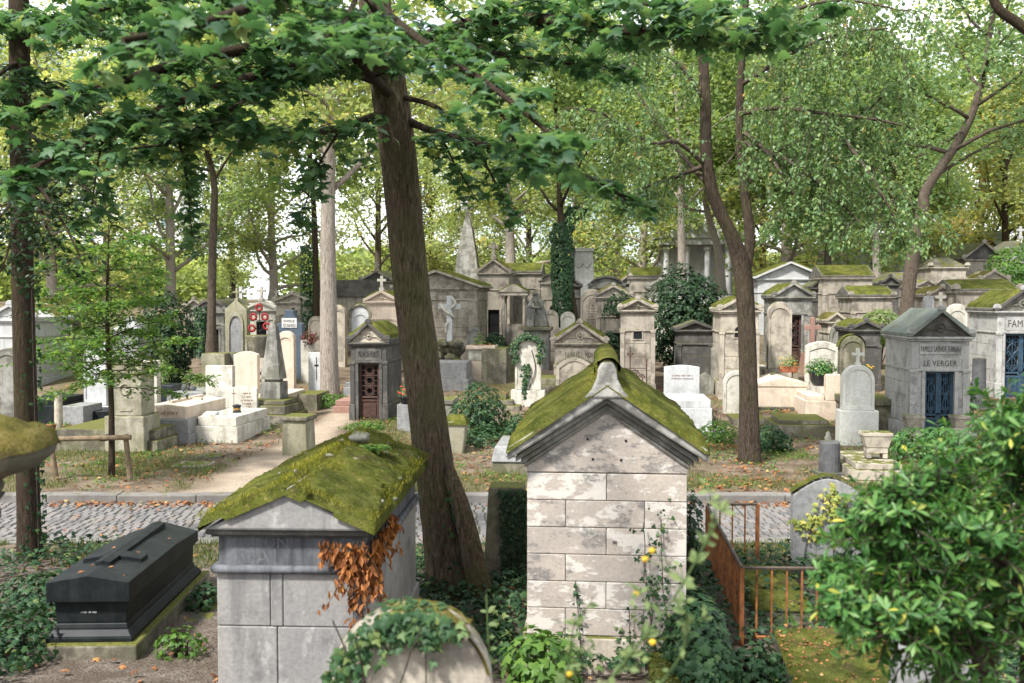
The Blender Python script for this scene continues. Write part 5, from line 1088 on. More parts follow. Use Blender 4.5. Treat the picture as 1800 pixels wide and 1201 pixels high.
# centre
p, k = place(1024, None, 52); zt_ = ypx(436, 52); th = thing('monument', 'tall white monument block with carved garlands standing high in the centre background', 'monument', p, AX); H = zt_-p.z; m = MB(); m.box(-.75,.75,0,1.4,-.3,H*.45); m.build('base', M['white_wall'], th, bevel=.02); m = MB(); m.tap(-.62,.62,.1,1.3,H*.45+.001,-.52,.52,.2,1.2,H-.18); m.build('block', M['white_wall'], th, bevel=.02); m = MB(); m.box(-.6,.6,.1,1.3,H-.18,H-.06); m.box(-.56,.56,.15,1.25,H-.06,H); m.build('cap', M['white_wall'], th, bevel=.02)
m = MB(); [m.tube(smooth_pts([(-.4+.4*i,.13,H*.8),(-.2+.4*i,.10,H*.72),(0+.4*i,.13,H*.8)],4),.05,6) for i in range(2)]; m.build('garland', M['white_wall'], th)
chapel(972, None, 42, 497, 484, 1.8, 'lime', 'pale tomb chapel with an arched niche between the statue and the ivy trunk', D=37, kind='arch', moss=.0, oculus=('arch', .62), courses=3)
chapel(914, None, 70, 480, 464, 2.4, 'tan', 'tomb chapel with a broad mossy roof below the twin trunk, centre background', D=41, kind='side', moss=.9, courses=3, acro=False)
chapel(868, None, 54, 480, 458, 2.2, 'tan', 'steep-gabled tomb chapel with a stone cross, right of the large plain chapel', D=39, moss=.45, cross=30, door=(20,60,'dark'), courses=3)
p, k = place(903, None, 35); th = thing('aedicule', 'small open tomb canopy on four slender columns, centre background', 'tomb canopy', p, AX); zt_ = ypx(520, 35)-p.z
for x, y in ((-.36,0),(.36,0),(-.36,.8),(.36,.8)): m = MB(); m.lathe([(.075,-.1),(.075,.05),(.055,.09),(.048,zt_-.12),(.075,zt_-.05),(.075,zt_)], 12, x, y); m.build('column', M['lime'], th, smooth=False)
m = MB(); m.box(-.5,.5,-.12,.95,zt_+.001,zt_+.12); m.build('entablature', M['lime'], th, bevel=.015); m = MB(); m.prism([(-.56,zt_+.121),(.56,zt_+.121),(0,zt_+.42)], -.16, 1.0); rf = m.build('roof', M['lime'], th, bevel=.015); m = MB(); roof_moss(m, .57, -.16, 1.0, zt_+.125, zt_+.43, 34, .03, 3, .25); m.build('moss', M['moss'], th, smooth=True, fix=False)
m = MB(); m.box(-.3,.3,.3,.6,-.1,zt_*.55); m.build('tomb_block', M['tan'], th, bevel=.02)
chapel(768, None, 142, 506, 478, 3.2, 'tan', 'large plain weathered tomb chapel with mossy eaves right behind the leaning maple trunk', D=34, moss=.75, acro=False, oh=.2, courses=5, plinth=.6, fz=.3)
# obelisk pyramid
p, k = place(818, None, 50); zt_ = ypx(374, 50)-p.z; th = thing('pyramid_obelisk', 'tall weathered stone pyramid spire topped by a small cross, centre background', 'obelisk', p, AX); m = MB(); m.box(-.95,.95,0,1.9,-.3,1.6); m.build('base', M['tan'], th, bevel=.02)
m = MB(); prof = [(.66,1.601),(.47,zt_*.62),(.32,zt_*.78),(.16,zt_*.93),(.08,zt_)]
for (r0, z0), (r1, z1) in zip(prof[:-1], prof[1:]): m.tap(-r0,r0,.95-r0,.95+r0,z0,-r1,r1,.95-r1,.95+r1,z1)
m.build('shaft', M['grey'], th); m = MB(); m.box(-.08,.08,.87,1.03,zt_,zt_+.62); m.box(-.30,.30,.88,1.02,zt_+.26,zt_+.40); m.build('cross', M['grey'], th, bevel=.01)
# cross on rocks
p, k = place(787, None, 31); zb = ypx(598, 31)-p.z; zt_ = ypx(520, 31)-p.z; th = thing('rock_cross', 'stone cross with a draped garland standing on piled rocks, right of the leaning maple trunk', 'cross', p, AX); m = MB(); m.box(-.085,.085,.33,.5,zb-.1,zt_); m.box(-.36,.36,.335,.495,zt_-.42,zt_-.25); m.build('cross', M['marble'], th, bevel=.012)
m = MB(); m.tube(smooth_pts([(-.3,.31,zt_-.24),(-.1,.28,zt_-.5),(.1,.30,zt_-.62),(.11,.45,zt_-.75),(-.08,.30,zt_-.9),(-.1,.35,zb+.2)],5), .04, 6); m.tube(smooth_pts([(.1,.3,zt_-.05),(.2,.3,zt_-.25),(.05,.28,zt_-.4)],4), .035, 6); m.build('garland', M['white'], th, smooth=True)
m = MB(); rn = random.Random(3)
for i in range(14): zz = rn.random(); m.blob((rn.uniform(-.32,.32)*(1.2-.5*zz), .42+rn.uniform(-.28,.25), zb*.35+zz*zb*.62), rn.uniform(.16,.26), rn.uniform(.15,.22), rn.uniform(.12,.18), 9, .25, i)
m.build('rocks', M['mossy'], th); m = MB(); m.box(-.5,.5,-.05,.95,-.3,zb*.35); m.build('base', M['grey'], th, bevel=.02)
gslab(790, None, 66, 1.3, [(0,20),(.06,30)], 'granite', 'grey stepped grave slab in front of the cross on rocks', D=28.5)
# cream pedestal tomb + mossy block
p, k = place(845, 672); z1 = ypx(608, p.y)-p.z; th = thing('pedestal_tomb', 'cream square pedestal tomb with leaves lying on its flat top, centre', 'grave', p, AX); a = 24*k; m = MB(); m.box(-a*1.05,a*1.05,-.03,.75,-.2,z1*.16); m.box(-a,a,0,.72,z1*.16,z1*.56); m.build('base', M['cream'], th, bevel=.012); m = MB(); m.box(-a*.94,a*.94,.03,.69,z1*.60,z1*.90); m.build('die', M['white'], th, bevel=.012); m = MB(); m.box(-a*.85,a*.85,.05,.67,z1*.56,z1*.60); m.box(-a*1.08,a*1.08,-.05,.77,z1*.90,z1); m.build('cap', M['cream'], th, bevel=.012)
n = 60; leaves('fallen_leaves', np.stack([rg.uniform(-a,a,n), rg.uniform(0,.7,n), np.full(n,z1+.015)], -1), upn(n,.3), hdir(n), rg.uniform(.06,.1,n), MAPLE, M['lf_fall'], th)
gslab(868, None, 44, 1.3, [(0,62)], 'mossy', 'mossy block tomb right behind the cream pedestal tomb', D=29.5)
p, k = place(800, 800, 20.5); th = thing('stone_vase', 'tapered stone vase tomb marker with a moss cap, right beside the maple trunk', 'urn', p, AX); m = MB(); m.tap(-.14,.14,0,.28,-.1,-.24,.24,-.10,.38,.66); m.build('vase', M['greenish'], th, bevel=.02); m = MB(); m.sheet((-.26,-.12,.66),(.26,-.12,.66),(.26,.40,.66),(-.26,.40,.66),16,16,.10,4,4,.6,.1); m.build('moss', M['moss'], th, smooth=True, fix=False)
p, k = place(899, 842, 18.0); th = thing('sarcophagus', 'plain grey sarcophagus slab on a block beyond the kerb, left of the central chapel', 'sarcophagus', p, AX); m = MB(); m.box(-.36,.36,0,1.6,-.2,.22); m.build('base', M['mossy'], th, bevel=.02); m = MB(); m.tap(-.37,.37,-.03,1.63,.221,-.31,.31,.06,1.5,.50); m.build('lid', M['granite'], th, bevel=.02); lettering('FAMILLE', .3, th, .06, .0, .32, M['cut'])
# ivy arch stele
th, w, H = stele(928, 712, 46, 590, 'round', 'white', 'white round-topped stele wreathed in ivy, centre', t=.2, plinth=28, pw=1.3, D=26.5)
iv = thing('ivy', 'ivy wreath growing round the white round-topped stele in the centre', 'ivy', th.location, AX); P = []; N_ = []; rn = random.Random(6)
for i in range(560):
    a_ = R(rn.uniform(-35, 215)); r_ = w*.5+rn.gauss(0,.05); zc = H-w*.5; x, z = r_*math.cos(a_), zc+r_*math.sin(a_)*(1 if a_ > 0 and a_ < math.pi else 1.8)
    if rn.random() < .25: z = rn.uniform(.2, H*.6); x = -.1+.5*(z/H)*rn.gauss(.2,.25)
    P.append((x, -.05-.05*rn.random(), z)); N_.append((rn.gauss(0,.4),-1,.4+rn.gauss(0,.4)))
n = len(P); leaves('foliage', P, N_, np.stack([rg.normal(0,.8,n), rg.normal(0,.1,n), -np.ones(n)*.6], -1), rg.uniform(.05,.10,n), IVY, M['lf_ivy'], iv)
m = MB(); m.tube(smooth_pts([(-.2,-.03,0),(.05,-.03,.5),(.2,-.03,1.0),(.1,-.03,1.5)],4), .012, 4); m.build('stems', M['twig'], iv)
# statue of a mourner
p, k = place(943, None, 32); zb = ypx(575, 32)-p.z; zt_ = ypx(511, 32)-p.z; th = thing('statue', 'grey stone statue of a veiled mourning woman leaning on a short pillar', 'statue', p, AX); m = MB(); m.box(-.42,.42,0,.8,-.3,zb-.12); m.build('pedestal', M['grey'], th, bevel=.02); m = MB(); m.box(-.5,.5,-.08,.88,zb-.12,zb-.002); m.build('pedestal_cap', M['mossy'], th, bevel=.02)
m = MB(); m.box(-.34,-.10,.25,.5,zb,zb+.62); m.box(-.37,-.07,.22,.53,zb+.62,zb+.69); m.build('short_pillar', M['grey'], th, bevel=.012)
Hs = zt_-zb; m = MB(); N_ = 40; vs = []; lev = [(0,.25,.20,.12,.40),(.12,.23,.19,.12,.40),(.3,.19,.165,.11,.40),(.46,.165,.145,.09,.40),(.56,.15,.12,.06,.39),(.64,.145,.115,.03,.38),(.72,.165,.12,.0,.37),(.79,.155,.11,-.03,.36),(.83,.10,.085,-.045,.35),(.86,.075,.08,-.055,.34),(.90,.095,.11,-.065,.33),(.94,.095,.11,-.07,.32),(.98,.07,.08,-.075,.32),(1.0,.02,.02,-.075,.32)]
for j, (u, rx, ry, cx, cy) in enumerate(lev):
    for i in range(N_): a_ = 6.283*i/N_; q = 1+(.10*(1-u)+.02)*math.sin(a_*7+u*5)+.05*(1-u)*math.sin(a_*13-u*9); vs.append((cx+rx*q*math.cos(a_), cy+ry*q*math.sin(a_), zb+Hs*u))
m.add(vs, [(j*N_+i, j*N_+(i+1)%N_, (j+1)*N_+(i+1)%N_, (j+1)*N_+i) for j in range(len(lev)-1) for i in range(N_)]+[tuple(range(N_-1,-1,-1)), tuple((len(lev)-1)*N_+i for i in range(N_))])
for sx, e1, e2 in ((-1,(-.25,.24,.60),(-.20,.20,.60)),(1,(.14,.20,.54),(-.12,.18,.57))):
    m.tube(smooth_pts([(-.0+sx*.13,.36,zb+Hs*.76),(e1[0],e1[1],zb+Hs*e1[2]),(e2[0]-.05,e2[1]+.06,zb+Hs*e2[2])],4), lerp_list([.065,.055,.035],9), 8)
m.tube(smooth_pts([(-.12,.26,zb+Hs*.9),(-.165,.24,zb+Hs*.88),(-.12,.24,zb+Hs*.86)],3), .02, 6)
fg = m.build('figure', M['grey'], th, smooth=True); rmf = fg.modifiers.new('remesh', 'REMESH'); rmf.mode = 'VOXEL'; rmf.voxel_size = .016; rmf.use_smooth_shade = True
# Milan chapel
chapel(648, 757, 63, 602, 570, 1.9, 'darkstone', 'soot-dark tomb chapel with a rusty brown openwork door left of the leaning maple', D=24.6, moss=.85, door=(37,120,'rust'), frieze=('MILAN DE PERROT',), tymp='lime', plinth=.40, courses=4, fz=.38, lmat='letterdark')
p, k = place(712, None, 23.2); th = thing('grave_block', 'grey granite grave block carrying red flowers, beside the soot-dark chapel', 'grave', p, AX); m = MB(); m.box(-.2,.2,0,.5,-.2,.62); m.build('base', M['granite'], th, bevel=.012)
planter(711, None, 24, 14, 'ceramic', 'pot of bright red flowers partly hidden behind the maple trunk', D=23.2, z=p.z+.62, kind='round', plant=1.6, n=160, pr=.22, flowers=('red', 16), lf='lf_fresh')
chapel(671, None, 54, 530, 514, 1.8, 'cream', 'small cream tomb chapel with a stone cross on its mossy roof, above the soot-dark chapel', D=31.5, moss=.7, door=(30,45,'dark'), cross=26, crossmat='white', acro=False, courses=4)
chapel(663, None, 54, 494, 478, 2.2, 'tan', 'brown gabled tomb chapel with a finial behind the small cream chapel', D=38, tymp='darkstone', cross=14, courses=3)
p, k = place(608, None, 37); zt_ = ypx(522, 37)-p.z; th = thing('stone_wall_tomb', 'long low stone tomb with a stepped roof left of the brown gabled chapel', 'tomb chapel', p, AX); m = MB()
for i in range(4): m.box(-1.1,1.1,0,2.0,-.3 if i == 0 else zt_*i/4, zt_*(i+1)/4)
m.build('wall', M['tan'], th, bevel=.012)
m = MB()
for i in range(4): m.box(-1.2,1.2,-.12+.2*i,2.1-.2*i,zt_+.16*i+.001,zt_+.16*(i+1))
m.build('roof', M['tileroof'], th, bevel=.015)
th, w, H = stele(634, None, 32, 538, 'round', 'marble', 'white arched stele with a carved garland over its top, behind the soot-dark chapel', D=28, t=.2)
m = MB(); m.tube([(w*.56*math.cos(a_), -.03, H-w*.5+w*.56*math.sin(a_)) for a_ in np.linspace(-.3,3.4,18)], .05, 7); m.build('garland', M['mossy'], th)
th, w, H = stele(594, None, 26, 536, 'round', 'lime', 'narrow tall round-topped stele just right of the grey plane trunk', D=33, t=.3)
gslab(618, None, 34, 1.6, [(0,20),(.05,8)], 'granite', 'pale grey grave slab between the grey plane trunk and the soot-dark chapel', D=27.5)
gslab(606, None, 44, 1.4, [(0,12),(.05,10)], 'pink', 'reddish brown grave slab right of the grey plane trunk', D=25.6)
# left group
chapel(516, None, 62, 531, 517, 1.9, 'lime', 'cream tomb chapel with a cross-shaped opening and curled corner stones, behind the blue-grey headstone', D=37, oculus=('cross', .80), courses=3)
chapel(460, None, 56, 545, 532, 1.9, 'white', 'white gabled tomb chapel with a cross, behind the stand of red wreaths', D=39, cross=26, courses=3, door=(18,40,'dark'))
chapel(424, None, 40, 548, 536, 1.8, 'white_wall', 'small whitewashed tomb chapel with a cross, left of the white gabled chapel', D=43, cross=30, courses=3)
chapel(372, None, 46, 548, 530, 1.9, 'grey', 'barrel-roofed grey tomb chapel behind the slender ivied trunk', D=35, kind='arch', door=(26,52,'dark'), courses=3)
chapel(343, None, 34, 542, 528, 1.9, 'tan', 'narrow tomb chapel with an iron door at the edge of the dark ivy mass', D=36, door=(18,50,'rust'), courses=3)
th, w, H = stele(415, None, 40, 527, 'gable', 'greenish', 'grey gothic stele with a pointed arched panel and a stone cross on its gable', D=30.5, t=.3, plinth=34, pw=1.1, cross=True, border=False, rise=.3)
m = MB(); o = outline(w*.62, H*.62, 'gothic'); o = [(x, z+H*.20) for x, z in o]; ringprism(m, inset(o, H*.5, 1.12), inset(o, H*.5, .9), -.05, .004); m.build('arch_moulding', M['greenish'], th, bevel=.008); m = MB(); m.prism(inset(o, H*.5, .9), -.006, .0); m.build('panel', M['granite'], th)
gslab(374, None, 42, .7, [(0,58)], 'greenish', 'plain greenish stone block tomb behind the slender ivied trunk', D=29)
gslab(397, None, 30, .6, [(0,54)], 'grey', 'second plain stone block close to the gothic stele', D=29.4)
th, w, H = stele(509, None, 45, 545, 'shoulder', 'bluegranite', 'tall blue-grey granite headstone with stepped shoulders and a white name plaque', D=30, t=.3, border=False)
m = MB(); m.box(-w*.30,w*.30,-.02,.0,H*.74,H*.88); pq = m.build('plaque', M['plaque'], th, bevel=.004); lettering('FAMILLE', w*.42, pq, 0, -.02, H*.84, M['letterdark'], height=H*.035); lettering('GUIARD', w*.50, pq, 0, -.02, H*.775, M['letterdark'], height=H*.05)
gslab(511, None, 50, 1.4, [(0,14)], 'bluegranite', 'blue-grey granite grave slab under the tall stepped-shoulder headstone', D=29.6, name='grave_slab') if False else None
th, w, H = stele(502, None, 30, 582, 'round', 'cream', 'new cream round-arched headstone in front of the blue-grey headstone', D=27, t=.2, plinth=10)
gslab(478, None, 62, 1.6, [(0,30),(.06,10)], 'cream', 'new cream stone grave slab with the cream arched headstone at its end', D=25.2)
th, w, H = stele(431, None, 43, 618, 'seg', 'cream', 'new cream headstone with a gently curved top, behind the white headstones', D=26, t=.2, border=False, rise=.08)
gslab(428, None, 46, 1.4, [(0,26),(.05,8)], 'cream', 'new cream grave slab below the cream headstone with the curved top', D=24.6)
gslab(392, None, 40, 1.0, [(0,44)], 'white', 'low pale stone block to the left of the cream curved headstone', D=26.2)
th, w, H = stele(384, 718, 49, 643, 'flat', 'white', 'plain white square-topped headstone in the left group', t=.2, border=False, plinth=30, pw=1.08, D=24.3); inscription(th, -.15, .1, .62, .67, 1, -.001, M['cut'], 5)
th, w, H = stele(426, 748, 50, 679, 'seg', 'white', 'low white headstone with a thin red cross and red lettering', t=.12, border=False, rise=.05, D=24.0)
m = MB(); m.box(-.235,-.222,-.003,0,H*.45,H*.93); m.box(-.28,-.178,-.003,0,H*.80,H*.82); m.build('cross', M['letterred'], th); inscription(th, -.05, .26, H*.42, H*.86, 5, -.001, M['letterred'], 6)
th, w, z = gslab(380, 780, 80, 1.9, [(0,30),(.05,17)], 'white', 'white grave slab with a lantern and a stone book lying on it', rot=R(-8))
t = thing('lantern', 'small dark glass grave lantern on the white slab', 'lantern', th.matrix_basis @ Vector((.12,.85,z)), 0); m = MB(); m.lathe([(.10,0),(.10,.03),(.085,.04),(.085,.13),(.10,.14),(.10,.17),(.03,.19)], 12); m.build('body', M['ceramic'], t); m = MB(); m.lathe([(.088,.06),(.088,.11)], 12); m.build('glass', plain('amber_glass', (.35,.20,.06), .2), t)
t = thing('stone_book', 'small open stone book plaque on the white slab beside the lantern', 'plaque', th.matrix_basis @ Vector((-.28,.35,z)), R(-8)); m = MB(); m.prismx([(-.10,0),(.12,0),(.12,.07),(-.10,.03)], -.15, .15); m.build('pages', M['marble'], t, bevel=.008)
th, w, z = gslab(288, 783, 92, 2.2, [(-.03,20),(.0,26),(.08,22)], 'white', 'cream pitched grave slab with a family name on its end and a raised cross', rot=R(-8), mats=['granite','granite','cream'], gab=.05)
lettering('FAMILLE JOLY', .70, th, -.05, .079, z-.15, M['letterred'], height=.085)
m = MB(); m.box(-.05,.05,.3,1.9,z+.02,z+.10); m.box(-.28,-.051,1.25,1.37,z+.01,z+.08); m.box(.051,.28,1.25,1.37,z+.01,z+.08); m.build('cross', M['cream'], th, bevel=.01)
th, w, z = gslab(322, 722, 74, 1.8, [(0,20),(.05,22)], 'granite', 'grey granite grave slab with small ornaments, behind the pitched slab', D=25.2)
t = thing('grave_ornament', 'cluster of small dark ornaments on the grey granite slab', 'ornament', th.matrix_basis @ Vector((-.1,.5,z)), 0); m = MB(); m.blob((-.1,0,.08),.08,.07,.10,9,.3,1); m.blob((.12,.02,.06),.09,.06,.07,9,.3,2); m.lathe([(.05,0),(.03,.12),(.055,.2),(.0,.22)],9,.0,.08); m.build('figures', M['column'], t)
# small obelisk
p, k = place(475, 740, 24.4); th = thing('obelisk', 'grey pointed obelisk on a mossy stepped base left of the grey plane trunk', 'obelisk', p, R(-9)); k = 24/F; m = MB(); m.box(-.62,.62,-.5,.9,-.2,.22); m.box(-.52,.52,-.38,.8,.22,.44); m.box(-.46,.46,-.28,.72,.44,.56); m.build('base', M['mossy'], th, bevel=.02); m = MB(); m.box(-.26,.26,-.05,.47,.561,.98); m.build('die', M['grey'], th, bevel=.012); m = MB(); m.box(-.17,.17,.04,.38,.98,1.05); m.tap(-.24,.24,-.03,.45,1.05,-.09,.09,.12,.30,2.35); m.tap(-.09,.09,.12,.30,2.35,-.01,.01,.20,.22,2.48); m.build('shaft', M['grey'], th)
p, k = place(517, 802); z1 = ypx(732, p.y)-p.z; th = thing('stone_pedestal', 'short square stone pedestal with a mossy cap beside the earth path', 'pedestal', p, R(-9)); m = MB(); m.tap(-.27,.27,0,.54,-.1,-.245,.245,.02,.52,z1-.10); m.build('die', M['greenish'], th, bevel=.02); m = MB(); m.box(-.29,.29,-.03,.57,z1-.10,z1); m.build('cap', M['mossy'], th, bevel=.025)
gslab(532, None, 50, 1.2, [(0,30)], 'mossy', 'mossy flat tomb between the obelisk and the grey plane trunk', D=26.0)
th, w, H = stele(556, None, 30, 620, 'flat', 'marble', 'small white headstone with a thin cross left of the grey plane trunk', D=27.5, border=False); m = MB(); m.box(-.012,.012,-.003,0,H*.4,H*.9); m.box(-.06,.06,-.003,0,H*.7,H*.74); m.build('cross', M['letterdark'], th)
th, w, H = stele(540, None, 24, 598, 'flat', 'white', 'small white block headstone with dark red plants on it', D=29.5, border=False)
bush('red_plant', 'small dark red plant growing above the white block headstone', (Wp(540,0,29.4).x, 29.4, ypx(600,29.4)), .28, .2, .2, 160, .09, leaf('dark_red_leaf', [(0,(.08,.02,.02)),(1,(.20,.06,.04))], .3), 51, cat='plant', zc=.1)
# wreath stand on mossy boulder
p, k = place(452, None, 28.5); zb = ypx(590, 28.5)-p.z; th = thing('stone_planter', 'mossy bowl-shaped stone planter carrying the stand of red wreaths', 'planter', p, AX); m = MB(); m.lathe([(.22,-.1),(.2,.3*zb),(.34,.75*zb),(.44,zb-.05),(.44,zb)], 16, 0, .3); m.build('bowl', M['mossy'], th, smooth=True)
t = thing('wreath_stand', 'black iron stand holding five red poppy wreaths', 'wreath stand', (p.x, p.y+.3, p.z+zb), AX); m = MB(); m.tube([(0,0,0),(0,0,.72)], .014, 6); m.tube(smooth_pts([(0,0,.1),(.12,0,.2),(.2,0,.28)],3), .012, 5); m.tube(smooth_pts([(0,0,.1),(-.1,0,.18),(-.2,0,.24)],3), .012, 5); m.tube(smooth_pts([(-.16,0,.48),(0,0,.42),(.16,0,.48)],3), .012, 5); m.tube([(-.12,0,0),(.12,0,0)], .015, 5); m.build('stand', M['iron'], t)
for x, z in ((0,.80),(-.17,.53),(.17,.53),(-.22,.20),(.22,.26)): m = MB(); wreathe(m, x, -.03, z, .085); m.build('wreath', M['wreathred'], t, smooth=True)
th, w, H = stele(453, None, 36, 630, 'flat', 'lime', 'low cream tablet with faint lettering under the stand of red wreaths', D=27.5, border=False, rows=2)
# pedestal tomb with crown
p, k = place(207, 800); k = p.y/F; z0 = .0; rt = R(-4); th = thing('pedestal_tomb', 'tall algae-stained pedestal tomb with a crown-like top, behind the staked young tree', 'grave', p, rt)
gslab(178, 832, 200, 2.6, [(0,20),(.10,18)], 'mossy', 'wide dark mossy stepped grave base by the staked young tree', rot=R(-6), D=20.6)
b = MB(); b.box(-.42,.42,.3,1.1,.0,.75); b.build('base', M['greenish'], th, bevel=.02); b = MB(); b.box(-.34,.34,.38,1.02,.751,1.62); b.build('die', M['greenish'], th, bevel=.015)
b = MB(); b.box(-.37,.37,.35,1.05,1.62,1.70); b.prism([(-.39,1.70),(.39,1.70),(.39,1.86),(.30,1.76),(.12,1.78),(0,1.90),(-.12,1.78),(-.30,1.76),(-.39,1.86)], .33, 1.07); b.build('crown', M['greenish'], th, bevel=.012); b = MB(); b.ring((0,.37,1.3),.11,.018,16); b.box(-.13,.13,.365,.38,.85,.9); b.split('relief', M['greenish'], th)
th, w, H = stele(166, None, 42, 600, 'flat', 'marble', 'tall white marble headstone behind the staked young tree', D=24.6, t=.2, plinth=26)
gslab(160, None, 56, 1.2, [(0,30)], 'blackgranite', 'black granite grave slab below the tall white marble headstone', D=23.6)
th, w, H = stele(256, None, 40, 634, 'flat', 'white', 'white headstone filled with small lettering, left group', D=24.0, t=.2, plinth=12, rows=13)
planter(253, None, 42, 20, 'white', 'round stone bowl of green plants below the lettered white headstone', D=22.8, kind='round', plant=.4, n=240, pr=.27, lsz=.06, z=zt(-8.4,22.8)+.35)
gslab(253, None, 48, .8, [(0,26)], 'mossy', 'mossy stone block carrying the round bowl of green plants', D=22.7)
p, k = place(216, None, 27); z1 = ypx(556, 27)-p.z; th = thing('obelisk', 'broad grey pyramid-topped stone pillar behind the staked young tree', 'obelisk', p, AX); m = MB(); m.box(-.5,.5,0,1,-.2,.5); m.tap(-.42,.42,.08,.92,.5,-.34,.34,.16,.84,z1-.4); m.tap(-.40,.40,.10,.90,z1-.4,-.02,.02,.48,.52,z1); m.build('shaft', M['granite'], th, bevel=.012)
gslab(288, None, 30, .8, [(0,50)], 'ceramic', 'black stone box tomb right of the lettered white headstone', D=25.5)
bush('potted_shrub', 'low round shrub with pinkish tips behind the grey granite slab', Wp(340,0,27).xy.to_3d()+Vector((0,0,zt(-8.6,27))), .55, .5, .45, 900, .07, M['lf_bgreen'], 52, cat='shrub')
th_, k_ = place(288, None, 26.2); t = thing('tall_seedhead', 'tall single green seed spike rising by the dark ivy mass', 'plant', (th_.x, th_.y, th_.z)); m = MB(); m.tube([(0,0,0),(0,0,1.6)], .02, 5); m.build('stem', M['lf_weed'], t); n = 420; g = np.random.default_rng(3); zz = g.random(n)*1.7; P = np.stack([g.normal(0,.07,n), g.normal(0,.07,n), zz], -1); leaves('leaves', P, P*[1,1,0]+[0,0,.05], P*[1,1,0]+[0,0,.02], g.uniform(.05,.1,n), RHOMB, M['lf_weed'], t)
# far left
chapel(20, None, 84, 562, 538, 2.0, 'white_wall', 'pale tomb chapel with a dark door behind the dark left trunk', D=29, moss=.3, door=(24,60,'dark'), courses=3)
chapel(58, None, 60, 552, 526, 2.4, 'tan', 'mossy-gabled tomb chapel just right of the dark left trunk', D=33, moss=.8, courses=3)
chapel(100, None, 56, 560, 540, 2.2, 'grey', 'grey tomb chapel hidden behind the left leaves of the staked young tree', D=32, moss=.3, courses=3)
th, w, H = stele(12, None, 40, 612, 'seg', 'grey', 'wide grey weathered headstone at the left edge across the road', D=25, rise=.1, t=.25)
stump(97, None, 15, 690, 'lime', 'pale slim broken column on a block left of the staked young tree', D=22.2)
gslab(95, None, 46, .8, [(0,22)], 'mossy', 'mossy block under the pale slim broken column', D=21.8) 
gslab(60, None, 70, 1.6, [(0,34),(.05,10)], 'blackgranite', 'dark polished grave slab behind the dark left trunk', D=24)
gslab(125, None, 40, .9, [(0,44)], 'granite', 'grey upright granite block left of the black granite slab', D=23.2)
gslab(330, 822, 60, .55, [(0,3)], 'lime', 'flat paving stone sunk in the earth right of the staked young tree')
gslab(360, 806, 52, .5, [(0,3)], 'grey', 'second flat paving stone sunk in the earth nearer the white slab')
gslab(886, None, 56, 1.6, [(0,8),(.2,9),(.4,9)], 'mossy', 'mossy broken stone steps between the cream pedestal tomb and the ivy-wreathed stele', D=26.0)
gslab(778, None, 34, .9, [(0,44),(-.03,8)], 'grey', 'plain grey block tomb showing just right of the maple trunk', D=23.4)
gslab(806, None, 46, 1.0, [(0,16)], 'mossy', 'mossy low stone edging right of the maple trunk, behind the tapered vase', D=22.2)
gslab(1336, None, 30, 1.0, [(0,22)], 'white', 'low white grave close to the left of the tall grey round-topped headstone', D=30)
planter(1338, None, 22, 10, 'ceramic', 'small pot of red flowers by the low white grave right of the forked tree', D=28.6, kind='round', plant=1.2, n=120, pr=.25, lf='lf_fresh', flowers=('red', 8))
planter(1527, None, 20, 14, 'bluepot', 'small blue pot of yellow flowers left of the zinc-roofed chapel', D=24.4, z=zt(8.7,24.4)+1.05, kind='round', plant=1.2, n=120, pr=.18, lf='lf_fresh', flowers=('yellow', 10))
chapel(1655, None, 44, 520, 506, 1.8, 'tan', 'small weathered tomb chapel between the zinc roof and the golden mossy roof', D=36, moss=.4, courses=3)
chapel(1470, None, 30, 566, 552, 1.4, 'lime', 'very small tomb chapel squeezed behind the pink granite cross', D=34.5, moss=.5, courses=3, acro=False)
planter(84, None, 16, 12, 'terracotta', 'small terracotta pot left of the pale slim broken column', D=21.6, z=zt(-10,21.6)+.28, kind='round', plant=.8, n=60, pr=.12)
planter(112, None, 14, 11, 'terracotta', 'small terracotta pot right of the pale slim broken column', D=21.6, z=zt(-9.7,21.6)+.28, kind='round', plant=.8, n=60, pr=.12)
th, w, H = stele(555, None, 26, 556, 'round', 'tan', 'brown round-topped stele between the ivy-clad tree and the grey plane trunk', D=34.5, t=.3, plinth=14)
th, w, H = stele(1108, None, 22, 590, 'flat', 'grey', 'narrow grey tablet beside the iron scroll gate', D=29.5, border=False)
th, w, H = stele(998, None, 26, 548, 'round', 'white', 'pale round-topped stele half hidden by the ivy-wrapped leaning trunk', D=33, plinth=12)
th, w, H = stele(968, None, 28, 545, 'round', 'lime', 'round-topped stele standing right behind the veiled statue', D=34.5, t=.2, plinth=16)
gslab(962, None, 40, 1.4, [(0,22),(.08,12)], 'mossy', 'mossy stepped grave right of the ivy-wreathed white stele', D=27.6)
gslab(1068, None, 40, 1.2, [(0,30)], 'tan', 'weathered block tomb under the dark ivy column', D=31.5)
th, w, H = stele(1240, None, 30, 655, 'gable', 'grey', 'small gabled grey headstone behind the white marble headstone', D=28, border=False)
gslab(1320, None, 60, 1.2, [(0,12)], 'mossy', 'mossy grave kerb left of the cream chest tomb', D=24.0)
gslab(1690, None, 60, 1.4, [(0,16),(.08,10)], 'white', 'pale grave slab right of the steps of the zinc-roofed chapel', D=22.5)
chapel(1222, None, 60, 580, 567, 1.5, 'darkstone', 'low dark tomb chapel in the shade at the foot of the evergreen bush', D=29.4, courses=3, acro=False)
th, w, H = stele(1262, None, 22, 606, 'gable', 'grey', 'small grey gabled slab right of the low dark chapel under the evergreen', D=28.6, border=False)
chapel(952, None, 32, 500, 487, 1.6, 'grey', 'narrow grey tomb chapel behind the arched-niche chapel, centre background', D=44, courses=4, acro=False)
chapel(1003, None, 32, 502, 488, 1.6, 'darkstone', 'narrow dark tomb chapel seen right of the ivy-wrapped leaning trunk', D=42, courses=4, acro=False)
